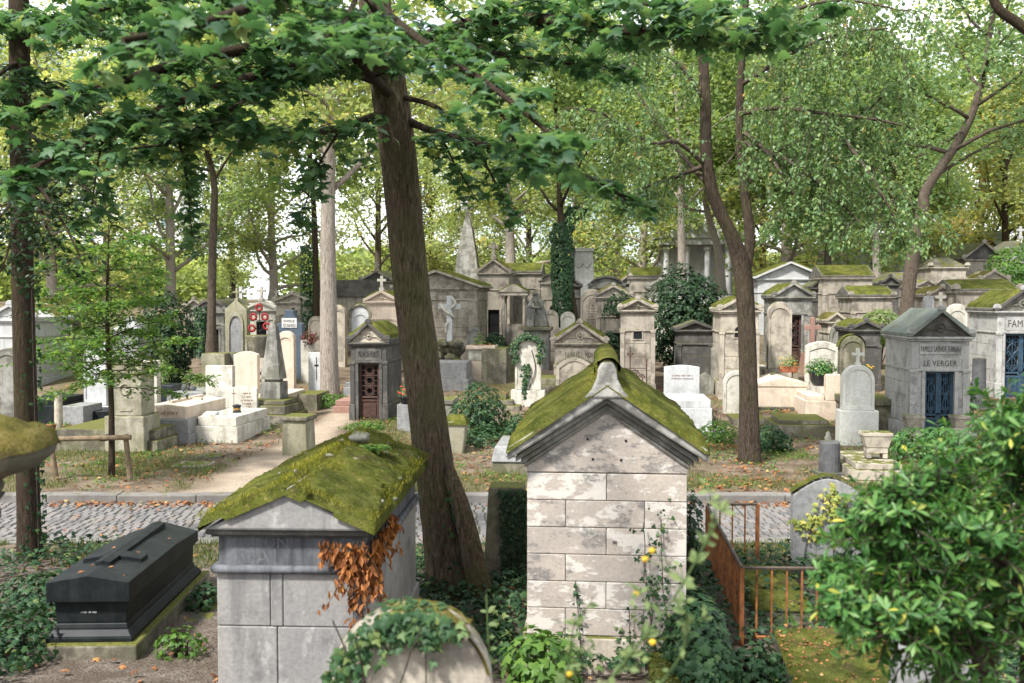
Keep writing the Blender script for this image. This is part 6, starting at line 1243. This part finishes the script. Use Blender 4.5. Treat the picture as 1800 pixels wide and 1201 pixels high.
chapel(1106, None, 32, 498, 484, 1.6, 'grey', 'narrow grey gabled tomb chapel above the ivy-hung chapel', D=45, courses=4, moss=.3)
chapel(1440, None, 28, 506, 494, 1.6, 'darkstone', 'slim dark tomb chapel right of the white rendered chapel', D=40, courses=4, acro=False)
chapel(1563, None, 30, 500, 487, 1.6, 'darkstone', 'slim soot-stained tomb chapel left of the large right trunk', D=41, courses=4)
chapel(596, None, 34, 512, 498, 1.8, 'darkstone', 'dark narrow tomb chapel peeping out right of the grey plane trunk', D=45, courses=4)
chapel(398, None, 34, 541, 528, 1.6, 'darkstone', 'dark narrow tomb chapel behind the gothic stele', D=40, courses=4, acro=False)
th, w, H = stele(833, None, 22, 572, 'gothic', 'grey', 'slim pointed grey stele right of the cross on rocks', D=31.8, t=.2, plinth=12)
chapel(1642, None, 28, 480, 466, 1.6, 'grey', 'slim grey tomb chapel on the hill just right of the large right trunk', D=46, courses=4)
chapel(486, None, 30, 540, 527, 1.6, 'grey', 'narrow grey tomb chapel left of the chapel with the cross-shaped opening', D=40, courses=4, cross=16)
# white flats behind everything
p = Wp(640, 600, 170); p.z = 2; th = thing('apartment_building', 'white modern apartment block far behind the trees, left of the leaning maple', 'building', p, R(-12)); m = MB(); m.box(-11,11,0,12,-1,11.2); m.build('wall', M['facade'], th)
for j in range(3):
    for i in range(7): x = -9+i*3; z = 1.5+j*3.2; m = MB(); m.box(x-.85,x+.85,-.06,.1,z,z+1.7); wd = m.build('window', M['glass'], th); m = MB(); m.box(x-.95,x+.95,-.12,-.061,z-.12,z); m.box(x-.03,x+.03,-.10,-.061,z,z+1.7); m.build('frame', M['facade'], wd)
p = Wp(230, 600, 180); p.z = 2; th = thing('apartment_building', 'tall white apartment block glimpsed through leaves at upper left', 'building', p, R(6)); m = MB(); m.box(-9,9,0,12,-1,28); m.build('wall', M['facade'], th)
for j in range(8):
    for i in range(5): x = -7+i*3.4; z = 1.5+j*3.2; m = MB(); m.box(x-.95,x+.95,-.06,.1,z,z+1.7); wd = m.build('window', M['glass'], th); m = MB(); m.box(x-1.05,x+1.05,-.12,-.061,z-.12,z); m.build('frame', M['facade'], wd)
# bushes among the graves
nb(843, 23.0, .62, .6, .75, 2600, .085, 'lf_ivy', 61, 'rounded ivy-covered mound in the centre, below the cream pedestal tomb', zc=.35, name='ivy_mound')
nb(850, 21.6, .85, .6, .32, 1500, .08, 'lf_ivy', 62, 'low spreading ivy in front of the rounded ivy mound', zc=.05, name='ivy_patch')
nb(915, 22.4, .35, .4, .38, 700, .08, 'lf_ivy', 63, 'small ivy tuft at the foot of the ivy-wreathed white stele', zc=.2, name='ivy_tuft')
nb(871, 31.5, .40, .35, .62, 1500, .09, 'lf_dark', 64, 'egg-shaped dark ivy bush beside the large plain chapel', zc=.7, name='ivy_bush', cat='bush', amp=.12)
nb(843, 30.8, .22, .2, .65, 420, .08, 'lf_bgreen', 65, 'thin upright grey-green shrub left of the egg-shaped ivy bush', zc=.7, name='upright_shrub', cat='shrub')
nb(1262, 21.8, .42, .4, .30, 620, .075, 'lf_fresh', 66, 'low leafy plants between the white marble grave and the forked tree', zc=.2, name='leafy_plant', cat='plant')
nb(1350, 20.6, .50, .45, .36, 1100, .08, 'lf_ivy', 67, 'ivy clump right of the foot of the forked tree', zc=.2, name='ivy_clump')
nb(1085, 32.4, .5, .3, .55, 900, .09, 'lf_ivy', 68, 'ivy hanging over the tomb chapel left of the narrow weathered chapel', z=zt(3,32.4)+1.75, name='hanging_ivy', zc=.2)
nb(1075, 30.5, .28, .3, .8, 900, .08, 'lf_dark', 69, 'dark ivy column in the gap beside the ornate low chapel', zc=.7, name='ivy_column')
nb(1545, 32.5, .72, .6, .62, 1600, .12, 'lf_bgreen', 70, 'leafy green bush rising behind the low soot-dark chapel', zc=1.3, name='leafy_bush', cat='bush')
nb(1782, 44, 1.15, 1, 1.2, 2600, .16, 'lf_fresh', 71, 'large light green bush on top of the wall at upper right', zc=2.4, name='leafy_bush', cat='bush')
nb(1680, 42, .6, .6, .5, 700, .14, 'lf_fresh', 72, 'small bright green bush between the pale square chapel and the dark gabled one', zc=1.6, name='round_bush', cat='bush')
nb(1700, 24.6, .25, .3, .5, 500, .08, 'lf_dark', 73, 'ivy on the right wall foot of the zinc-roofed chapel', zc=.5, name='ivy_tuft')
nb(1640, 19.2, .9, .6, .45, 1600, .09, 'lf_shrub', 74, 'leafy ground plants in front of the zinc-roofed chapel, right road edge', zc=.25, name='leafy_plants', cat='plant')
nb(640, 23.4, .5, .2, .16, 500, .07, 'lf_fresh', 75, 'weeds on the doorstep of the soot-dark chapel', zc=.05, name='weeds_tuft', cat='plant')
nb(570, 26.6, .8, .4, .24, 900, .08, 'lf_fresh', 76, 'weeds around the foot of the grey plane trunk', zc=.08, name='weeds_clump', cat='plant')
nb(1205, 24.4, .9, .3, .3, 600, .08, 'lf_ivy', 77, 'ivy between the white marble headstone and the tomb behind', zc=.1, name='ivy_strip')
# ------------------------------------------------------------------ trees of the place
random.seed(11)
def pxl(L): return [Wp(*q) for q in L]
# leaning maple in the foreground
b0 = Wp(792, 600, 11.1); b0.z = 0; t = thing('maple_tree', 'large leaning maple in the foreground whose branches roof the upper left', 'tree', b0)
def loc(L): return [Wp(*q)-b0 for q in L]
tp = smooth_pts(loc([(800,1120,11.1),(795,1040,11.1),(786,960,11.1),(768,850,11.0),(748,700,10.95),(722,500,10.9),(702,300,10.8),(682,150,10.7),(664,50,10.6),(640,-150,10.5),(610,-420,10.4)]), 14)
nP = len(tp); rr = lerp_list([.37,.30,.255,.213,.20,.194,.19,.187,.17,.15,.11], nP)
w = MB(); w.tube(tp, rr, 72, lambda i, k, a: 1+.03*math.sin(3*a+i*.045)+.02*math.sin(5*a-i*.07)+.14*max(0,math.sin(4*a+1))*max(0,1-i/24)**2+.075*(float(vnoise(a*11+.4*math.sin(i*.2), i*.16, 3))-.5)*(1 if k else 1)+.04*(float(vnoise(a*23, i*.5, 9))-.5)+.05*sum(math.exp(-((i-c)/2.2)**2)*max(0,math.cos(a-b))**3 for c,b in ((38,4.4),(62,5.2),(75,3.9),(92,4.8))))
w.tube(smooth_pts(loc([(770,780,10.95),(796,850,10.85),(818,920,10.8),(840,1020,10.75),(864,1130,10.7)]), 5), lerp_list([.05,.09,.11,.13,.17], 21), 10)
w.build('trunk', M['bark_maple'], t, smooth=True)
ls = Leafset(); lc = Leafset()
def limb(L, r0, twl, step, lpt, lsz, bag=None, **kw):
    w = MB(); spray(w, bag if bag is not None else ls, loc(L), r0, twl, step, lpt, lsz, **kw); w.build('branch', M['bark_dark'], t, smooth=True)
limb([(676,110,10.7),(600,72,10.0),(480,78,9.4),(340,105,8.8),(190,150,8.2),(40,205,7.8)], .085, .75, .085, 14, 0.124)
limb([(682,150,10.7),(560,115,9.9),(430,138,9.0),(300,185,8.4),(150,250,7.9),(10,320,7.5)], .055, .8, .07, 15, 0.124, start=.1)
limb([(690,190,10.7),(600,225,10.0),(500,235,9.3),(400,215,8.8),(300,200,8.4),(200,215,8.1)], .04, .75, .075, 14, 0.120, start=.1)
limb([(560,115,9.9),(470,160,9.4),(380,205,9.2),(300,250,9.0),(200,265,8.8)], .035, .7, .08, 14, 0.120, start=.1)
limb([(300,185,8.9),(322,280,8.9),(332,350,8.9),(338,420,8.9)], .016, .38, .085, 10, 0.104, grav=.12, start=.15)
limb([(600,225,10.0),(560,290,9.8),(540,350,9.7),(530,385,9.7)], .016, .4, .09, 10, 0.104, grav=.12, start=.15)
limb([(190,200,8.3),(170,300,8.2),(160,380,8.1)], .014, .4, .09, 12, 0.104, grav=.1)
limb([(690,170,10.7),(640,120,9.8),(560,20,9.0),(430,-30,8.4),(280,-10,8.0),(100,40,7.6)], .06, .8, .075, 15, 0.124, start=.15)
limb([(700,200,10.7),(745,225,10.6),(850,255,10.0),(950,280,9.6),(1050,320,9.2),(1100,350,9.0)], .045, .75, .085, 12, 0.116, start=.12)
limb([(700,170,10.7),(770,190,10.4),(830,250,10.2),(870,320,10.0),(900,380,10.0)], .03, .55, .09, 10, 0.108, start=.2, grav=.08)
limb([(705,215,10.7),(770,240,10.6),(800,290,10.5),(830,340,10.4)], .022, .45, .09, 10, 0.104, grav=.1, start=.2)
limb([(672,110,10.6),(760,60,9.8),(900,30,8.8),(1060,50,7.9),(1220,60,7.2),(1420,50,6.6)], .07, .7, .075, 14, 0.120, start=.12)
limb([(760,60,9.8),(860,90,9.2),(980,110,8.8),(1100,120,8.4)], .03, .6, .09, 12, 0.116)
limb([(900,10,8.8),(1000,-10,8.2),(1150,10,7.4),(1300,25,7.0)], .03, .65, .09, 12, 0.120)
limb([(660,40,10.6),(660,20,9.4),(640,-10,7.6),(560,-30,6.0),(420,20,4.9),(300,55,4.5),(215,70,4.3)], .05, .42, .07, 10, 0.100, lc, start=.45)
limb([(640,-10,7.6),(700,40,6.4),(780,100,5.8),(860,150,5.4),(960,230,5.1),(1000,265,5.0)], .03, .42, .06, 12, 0.092, lc, start=.3)
limb([(640,-30,7.0),(620,10,5.8),(600,50,5.2),(560,70,4.8)], .02, .4, .07, 12, 0.096, lc, start=.3)
limb([(860,150,5.6),(900,240,5.6),(930,290,5.6)], .010, .3, .08, 9, 0.088, lc, grav=.1)
ls.build('foliage', MAPLE, M['lf_maple'], t); lc.build('foliage', MAPLE, M['lf_maple'], t)
n = 260; g = np.random.default_rng(2); u = g.random(n)**1.3; ii = (u*nP*.30).astype(int); P = np.array([tuple(tp[i]) for i in ii])+np.stack([g.uniform(0,.26,n), -.05-g.uniform(.0,.25,n), g.normal(0,.06,n)], -1)
iv = thing('ivy', 'ivy strands climbing the foot of the leaning maple', 'ivy', b0); leaves('foliage', P, np.stack([g.normal(.5,.4,n), -np.ones(n), g.normal(.3,.3,n)], -1), np.stack([g.normal(0,.8,n), np.zeros(n), -np.ones(n)*.6], -1), g.uniform(.04,.075,n), IVY, M['lf_ivy'], iv)
m = MB(); m.tube([q+Vector((.14,-.20,0)) for q in tp[6:50]], .008, 4); m.build('stems', M['twig'], iv)

# dark trunk at the left edge
b0 = Wp(50, 600, 12.5); b0.z = 0; t = thing('dark_trunk_tree', 'dark straight tree at the left edge with small dark leaves', 'tree', b0)
def loc(L): return [Wp(*q)-b0 for q in L]
tp = smooth_pts(loc([(54,1040,12.5),(52,985,12.5),(50,900,12.5),(44,700,12.5),(38,450,12.5),(36,250,12.5),(34,50,12.5),(30,-250,12.5)]), 4); w = MB(); w.tube(tp, lerp_list([.23,.155,.14,.135,.13,.125,.12,.1], len(tp)), 16, lambda i, k, a: 1+.05*math.sin(3*a+i*.2)); w.build('trunk', M['bark_dark'], t, smooth=True)
ls = Leafset(); ld = Leafset()
def limb(L, r0, twl, step, lpt, lsz, bag=None, **kw):
    w = MB(); spray(w, bag if bag is not None else ls, loc(L), r0, twl, step, lpt, lsz, **kw); w.build('branch', M['bark_dark'], t, smooth=True)
for L in ([(36,300,12.5),(70,330,11.8),(110,390,11.2),(140,450,11)],[(36,330,12.5),(10,370,11.5),(-20,400,11)],[(37,360,12.5),(20,420,12),(5,470,11.5)],[(36,220,12.5),(80,260,12),(130,300,11.5),(180,380,11.2)],[(35,150,12.5),(90,150,12),(160,190,11.5),(220,230,11)],[(36,280,12.5),(60,350,11.5),(90,420,11),(100,480,10.8)]): limb(L, .03, .55, .07, 16, .085, ld, tilt=.6, start=.1)
for L in ([(34,60,12.5),(120,40,12),(220,60,11.5),(330,50,11)],[(34,30,12.5),(-20,40,11.5),(-70,90,11)],[(34,0,12.5),(110,-30,12.4),(220,10,12.2),(300,90,12)],[(34,110,12.5),(0,130,12),(-40,190,11.5)]): limb(L, .04, .8, .07, 12, .14, ls, tilt=.5)
ls.build('foliage', MAPLE, M['lf_maple'], t); ld.build('foliage', OVAL, M['lf_dark'], t)
n = 700; g = np.random.default_rng(7); ii = g.integers(0, len(tp)-8, n); P = np.array([tuple(tp[i]) for i in ii]); an = g.uniform(0,6.28,n); P += np.stack([.19*np.cos(an), .19*np.sin(an), g.normal(0,.15,n)], -1); P = P[P[:,0]-.0 > -9]
k_ = (P[:,0] > np.array([tuple(tp[i]) for i in ii])[:,0]+.06); P = P[k_]; n = len(P); iv = thing('ivy', 'small ivy climbing the right side of the dark left trunk', 'ivy', b0); leaves('foliage', P, np.stack([np.ones(n), -np.ones(n)*.7, g.normal(.3,.3,n)], -1), np.stack([g.normal(0,.6,n), np.zeros(n), -np.ones(n)], -1), g.uniform(.04,.08,n), IVY, M['lf_ivy'], iv); m = MB(); m.tube([q+Vector((.155,-.08,0)) for q in tp[:16]], .007, 4); m.build('stems', M['twig'], iv)

# staked young tree
p, k = place(196, 838); p0 = p.copy(); t = thing('young_tree', 'staked young tree with a light airy green crown at left beyond the road', 'tree', p); H = ypx(395, p.y)-p.z; tp = smooth_pts([(0,0,-.2),(.02,0,H*.3),(-.03,0,H*.6),(.03,0,H)], 6); w = MB(); w.tube(tp, lerp_list([.065,.05,.035,.01], len(tp)), 10); w.build('trunk', M['bark_dark'], t, smooth=True); ls = Leafset(); w = MB(); rn = random.Random(4)
for i in range(52):
    u = .44+.54*i/52; q = tp[int(u*(len(tp)-1))]; a_ = i*2.4; L = 1.75*(1.0-abs(u-.50)*1.15)*rn.uniform(.6,1.1); P = seg_path(q, (math.cos(a_), math.sin(a_), rn.uniform(.0,.55)), L, 6, .10, .05, rn); spray(w, ls, P[::2]+[P[-1]], .010, .42, .075, 13, .09, k=3, tilt=.55, start=.1)
w.build('branches', M['bark_dark'], t, smooth=True); ls.build('foliage', RHOMB, M['lf_fresh'], t)
zr = ypx(738, 20.0)-p0.z
t = thing('tree_stake_frame', 'wooden frame of two stakes and a cross rail guarding the young tree', 'tree guard', p0+Vector((-.1,-.35,0)))
for x0, x1 in ((-.72,-.83),(.58,.50)): m = MB(); m.tube([(x0,0,-.1),(x1,.0,zr+.06)], [.052,.045], 10); m.build('stake', M['wood'], t)
m = MB(); m.tube([(-.98,-.06,zr-.02),(.62,-.06,zr+.02)], .045, 10); m.build('rail', M['wood'], t); m = MB(); m.box(.04,.16,.0,.36,zr-.06,zr+.02); m.build('tie', M['iron'], t)

# forked tree right of centre with hanging foliage
b0 = Wp(1316, 600, 19.2); b0.z = zt(b0.x, 19.2); t = thing('forked_tree', 'forked tree right of centre with long hanging sprays of small light leaves', 'tree', b0)
def loc(L): return [Wp(*q)-b0 for q in L]
w = MB(); tr = loc([(1322,860,19.2),(1318,820,19.2),(1316,700,19.2),(1312,560,19.2),(1304,470,19.2)]); f1 = tr+loc([(1284,410,19.15),(1256,350,19.1),(1242,280,19.0),(1240,180,19.0),(1234,60,19.0),(1228,-120,19)])
f2 = loc([(1308,500,19.2),(1318,420,19.3),(1308,330,19.4),(1300,240,19.5),(1302,140,19.5),(1310,20,19.5),(1316,-120,19.5)])
P1 = smooth_pts(f1, 5); w.tube(P1, lerp_list([.30,.23,.185,.175,.175,.125,.115,.11,.105,.09,.06], len(P1)), 16, lambda i, k, a: 1+.05*math.sin(4*a+i*.2)); P2 = smooth_pts(f2, 5); w.tube(P2, lerp_list([.09,.10,.09,.08,.07,.06,.04], len(P2)), 14, lambda i, k, a: 1+.05*math.sin(4*a+i*.2)); w.build('trunk', M['bark_forked'], t, smooth=True)
ls = Leafset(); rn = random.Random(9); random.seed(21)
def limb(L, r0, twl, step, lpt, lsz, **kw):
    w = MB(); spray(w, ls, loc(L), r0, twl, step, lpt, lsz, **kw); w.build('branch', M['bark_brown'], t, smooth=True)
big = [[(1240,290,19),(1190,250,18.5),(1140,250,18),(1060,200,17.5),(1000,190,17)],[(1240,180,19),(1190,110,19),(1110,70,18.5),(1020,60,18)],[(1240,320,19.1),(1180,250,20),(1120,160,20.5),(1090,60,21)],[(1242,290,19),(1190,310,19.4),(1130,330,19.4),(1075,350,19.2)],
 [(1300,200,19.5),(1370,190,19),(1450,200,18.5),(1540,210,18),(1620,230,17.8)],[(1302,150,19.5),(1380,100,19),(1470,60,18.5),(1560,50,18)],[(1304,250,19.5),(1380,280,18.8),(1450,330,18.3),(1520,400,18)],[(1308,330,19.4),(1360,270,20),(1440,240,20.6),(1530,230,21)],[(1310,60,19.5),(1390,20,19),(1480,0,18.5),(1590,20,18)],[(1304,230,19.5),(1350,270,19.0),(1385,330,18.6),(1400,380,18.4)],[(1450,200,18.5),(1510,280,18),(1560,360,17.8),(1590,430,17.8)],[(1470,240,19),(1540,180,18.8),(1600,130,18.6)],[(1300,200,19.6),(1350,190,20.2),(1420,150,20.6)]]
for L in big: limb(L, .05, .9, .12, 17, .095, grav=.22, tilt=.8, start=.12, droop_leaf=.9)
for i in range(185):
    L = rn.choice(big); q = rn.randint(1, len(L)-1); a_ = L[q-1]; b_ = L[q]; u = rn.random(); x, y, D = [a_[j]+(b_[j]-a_[j])*u for j in range(3)]
    if 1185 < x < 1345: continue
    D += .5; dx = rn.uniform(-60,110)*(1 if x > 1290 else -.6); l = rn.uniform(60,190)
    if x < 1260: l *= .5
    l = max(30, min(l, (430 if x > 1430 else 380)-y))
    limb([(x,y,D),(x+dx*.5,y-8+l*.15,D-rn.uniform(0,.8)),(x+dx*.85,y+l*.5,D-rn.uniform(.2,1.2)),(x+dx,y+l,D-rn.uniform(.3,1.5))], .010, .5, .13, 15, .092, grav=.30, tilt=.9, droop_leaf=1.1, k=3)
ls.build('foliage', OVAL, M['lf_ash'], t)

# grey plane trunk, slim trunks and trunks further back (crown built to each tree's own height)
def midtree(name, label, px, D, ytop, rpx, bmat, lmat, seed, H=None, cr=4., nleaf=9000, lsz=.2, tp=None, cb=.4, nl=12, group='trees standing among the graves', sp=.5, ivy=None, low=.0, tm=TUFT, subs=6):
    p = Wp(px, 600, D); p.z = zt(p.x, D); r = rpx*D/F; H = H or ypx(ytop, D)-p.z
    pts = None if tp is None else [Vector(Wp(*q)-p) for q in tp]
    t = tree(name, label, p, H, r, cb, cr, nl, nleaf, lsz, M[bmat], M[lmat], seed, tm, trunk_pts=pts, group=group, sp=sp, subs=subs, low=low)
    if ivy:
        y0, y1, n, rr_ = ivy; g = np.random.default_rng(seed); tr_ = np.array([tuple(v.co) for v in t.children[0].data.vertices]); z0, z1 = ypx(y1, D)-p.z, ypx(y0, D)-p.z; zz = g.uniform(z0, z1, n); cz = np.sort(np.unique(np.round(tr_[:,2],2)))
        mid = np.array([tr_[np.abs(tr_[:,2]-z) < .6].mean(0)[:2] if (np.abs(tr_[:,2]-z) < .6).any() else tr_[np.argsort(np.abs(tr_[:,2]-z))[:24]].mean(0)[:2] for z in zz]); an = g.uniform(0,6.28,n); q = rr_*(.8+.5*fbm(zz*1.3, an, seed))
        P = np.stack([mid[:,0]+q*np.cos(an), mid[:,1]+q*np.sin(an), zz], -1); leaves('ivy_coat', P, np.stack([np.cos(an), np.sin(an), g.normal(.4,.3,n)], -1), np.stack([g.normal(0,.6,n), g.normal(0,.6,n), -np.ones(n)], -1), g.uniform(.09,.16,n), IVY, M['lf_ivy'], t, g.random(n)*.8)
    return t
midtree('plane_tree', 'pale grey-barked tree left of the leaning maple, rooted above the earth path', 578, 27.5, None, 19.5, 'bark_grey', 'lf_yg', 101, H=17, cr=5, nleaf=12000, lsz=.13, tp=[(578,720,27.5),(580,690,27.5),(578,600,27.5),(577,400,27.5),(579,200,27.5),(582,60,27.5),(584,-120,27.5)], cb=.55)
midtree('slim_tree', 'slender brown tree in the left background with ivy around its foot', 371, 33, None, 8.5, 'bark_brown', 'lf_yg', 102, H=15, cr=4.5, nleaf=12000, lsz=.14, tp=[(371,640,33),(372,560,33),(374,430,33),(377,330,33),(366,270,33),(350,200,33),(330,80,33)], cb=.5, ivy=(540,630,420,.22))
midtree('slim_tree', 'thin ivy-clad tree immediately left of the pale grey-barked tree', 553, 36, None, 6.5, 'bark_dark', 'lf_bgreen', 103, H=14, cr=4, nleaf=10000, lsz=.14, tp=[(556,620,36),(555,500,36),(553,400,36),(548,310,36),(540,200,36),(530,60,36)], cb=.5, ivy=(430,600,620,.26))
midtree('twin_trunk_tree', 'twin-trunk tree rising behind the broad mossy roof in the centre', 895, 50, None, 10, 'bark_grey', 'lf_yg', 104, H=18, cr=6, nleaf=14000, lsz=.17, tp=[(898,500,50),(897,440,50),(896,400,50),(893,340,50),(890,200,50),(880,40,50)], cb=.4)
midtree('ivy_trunk_tree', 'leaning trunk thickly wrapped in ivy, centre background', 1005, 35, None, 9, 'bark_dark', 'lf_bgreen', 105, H=14, cr=4.5, nleaf=12000, lsz=.14, tp=[(1012,600,35),(1006,540,35),(994,470,35),(986,400,35),(982,300,35),(976,180,35),(970,40,35)], cb=.5, ivy=(360,575,2600,.36))
midtree('grey_tree', 'straight grey trunk behind the dark evergreen, right of centre', 1198, 46, None, 8, 'bark_grey', 'lf_bgreen', 106, H=17, cr=6, nleaf=15000, lsz=.17, tp=[(1199,520,46),(1198,450,46),(1197,340,46),(1192,220,46),(1180,60,46)], cb=.4)
midtree('grey_tree', 'grey trunk bending left just left of the forked tree, far back', 1262, 52, None, 8, 'bark_grey', 'lf_yg', 107, H=17, cr=6, nleaf=15000, lsz=.18, tp=[(1268,520,52),(1262,440,52),(1248,390,52),(1238,340,52),(1230,220,52),(1225,60,52)], cb=.4)
midtree('rough_trunk_tree', 'thick rough trunk right of the forked tree with one long limb rising to the right', 1598, 33, None, 13, 'bark_brown', 'lf_ash', 108, H=14, cr=4.5, nleaf=9000, lsz=.12, tp=[(1590,600,33),(1596,520,33),(1606,440,33),(1622,370,33),(1630,330,33),(1690,240,33),(1722,160,33),(1740,60,33),(1760,-60,33)], cb=.5)
midtree('rough_trunk_tree', 'dark trunk between the white rendered chapel and the forked tree foliage', 1457, 48, None, 8, 'bark_brown', 'lf_bgreen', 109, H=17, cr=6, nleaf=20000, lsz=.19, tp=[(1452,560,48),(1455,460,48),(1462,380,48),(1470,280,48),(1480,120,48)], cb=.4)
midtree('grey_tree', 'grey trunk behind the low mossy-roofed chapel at right', 1541, 46, None, 8, 'bark_grey', 'lf_bgreen', 110, H=17, cr=6, nleaf=20000, lsz=.18, tp=[(1545,560,46),(1541,470,46),(1538,390,46),(1534,280,46),(1530,120,46)], cb=.4)
midtree('branching_tree', 'dark many-limbed tree with golden leaves at the far right edge', 1762, 66, None, 8, 'bark_dark', 'lf_gold', 111, H=17, cr=7, nleaf=24000, lsz=.21, cb=.25, nl=14)
# dark evergreen and ivy mass
nb(1205, 31.5, 1.25, 1.0, 1.55, 6500, .13, 'lf_dark', 81, 'big dark glossy evergreen bush right of centre', zc=1.75, name='evergreen_bush', cat='bush', fr=2.2, fill=.35, amp=.4)
nb(290, 29.5, .85, .8, 1.35, 4200, .12, 'lf_dark', 82, 'dark ivy-smothered mass behind the left headstones', zc=1.2, name='ivy_mass', cat='bush')
nb(200, 30, 1.2, .8, .9, 1800, .12, 'lf_bgreen', 83, 'green shrub growth behind the tall algae-stained pedestal tomb', zc=1.0, name='shrub', cat='shrub')
# thin branch entering at the upper right corner, from a tree just outside the frame
b0 = Wp(2150, 600, 12); b0.z = zt(b0.x, 12); t = thing('overhanging_tree', 'tree outside the right edge whose bare dark branch crosses the upper right corner', 'tree', b0)
w = MB(); w.tube(smooth_pts([(0,0,-.2),(0,0,2.5),(.05,0,5.5),(.1,0,9)],4), lerp_list([.22,.18,.14,.06],13), 12); w.build('trunk', M['bark_dark'], t, smooth=True)
w = MB(); w.tube(smooth_pts([Vector((.05,0,5.2)), Wp(1980,90,12)-b0, Wp(1850,75,12)-b0, Wp(1785,38,12)-b0, Wp(1750,8,12)-b0, Wp(1725,-60,12)-b0], 4), lerp_list([.09,.075,.07,.065,.055,.03],21), 8); w.tube(smooth_pts([Wp(1980,90,12)-b0, Wp(1880,20,12)-b0, Wp(1820,-60,12)-b0],4), lerp_list([.05,.02],9), 6); w.build('branch', M['bark_dark'], t, smooth=True)
# background wood
protos = []
for i, (lm, cr, H, n, ls_) in enumerate((('lf_yg', 7.5, 24, 15500, .20), ('lf_bgreen', 7.0, 23, 16000, .20), ('lf_gold', 6.5, 21, 14000, .20), ('lf_yg', 6.0, 18, 15500, .19))):
    protos.append((lm, cr, H, n, ls_))
first = {}
spots = [(-20,66,0,'left edge'),(90,58,3,''),(190,84,0,''),(300,62,1,''),(410,92,0,''),(480,70,3,''),(665,92,0,''),(760,96,2,''),(830,76,3,''),(930,88,0,''),(1010,72,1,''),(1085,94,1,''),(1130,64,3,''),(1250,90,0,''),(1340,74,2,''),(1420,98,0,''),(1500,80,1,''),(1560,68,3,''),(1660,92,2,''),(1720,76,0,''),(1800,98,2,''),(1850,80,0,''),(60,105,1,''),(1380,60,1,'')]
kinds = ['tall yellow-green', 'broad mid-green', 'golden autumn-tinted', 'smaller yellow-green']
where = ['at the left edge','above the pale tomb chapel with the dark door','above the tall algae-stained pedestal tomb','above the dark ivy mass at left','behind the grey gothic stele','behind the white gabled chapel','directly behind the leaning maple','behind the large plain chapel','behind the stone pyramid spire','behind the twin-trunk tree','behind the white garlanded monument','left of the dark evergreen','above the small white chapel by the evergreen','behind the white columned mausoleum','above the forked tree fork','over the white rendered chapel','above the three-lobed window chapel','behind the low mossy-roofed chapel','behind the right rough trunk','above the dark gabled hill chapel','at the far right edge','beyond the right edge bush','far behind the dark left trunk','right of the forked tree']
for i, (px, D, kd, _) in enumerate(spots):
    lm, cr, H, n, ls_ = protos[kd]; p = Wp(px, 600, D); p.z = zt(p.x, D); lab = '%s background tree %s' % (kinds[kd], where[i]); sc = random.Random(i).uniform(.85, 1.15)
    if kd not in first: first[kd] = tree('background_tree', lab, p, H, .34, .18, cr, 22, n, ls_, M['bark_grey' if kd%2 else 'bark_brown'], M[lm], 200+kd, TUFT, group='trees of the background wood', sp=.48, subs=8, low=.15)
    else: dup(first[kd], p, i*1.3, sc, lab)
# understorey hedge far back that closes the view at ground level
n = 80000; g = np.random.default_rng(77); x = g.uniform(-75, 75, n); x = x[np.abs(x+27.5) > 3.5]; n = len(x); y = g.uniform(100, 120, n); top = 2+5*fbm(x*.09, y*0+1, 3)+2*fbm(x*.4, y*.1, 8); z = 2.5+g.random(n)*top
tag(leaves('far_wood', np.stack([x,y,z], -1), upn(n,.8), hdir(n), g.uniform(.3,.6,n), TUFT, M['lf_yg'], rnd=np.clip(.6*fbm(x*.15,z*.25,4)+.5*g.random(n)-.05,0,1)), 'far yellow-green wood that closes the view behind the graves', 'wood', kind='stuff')
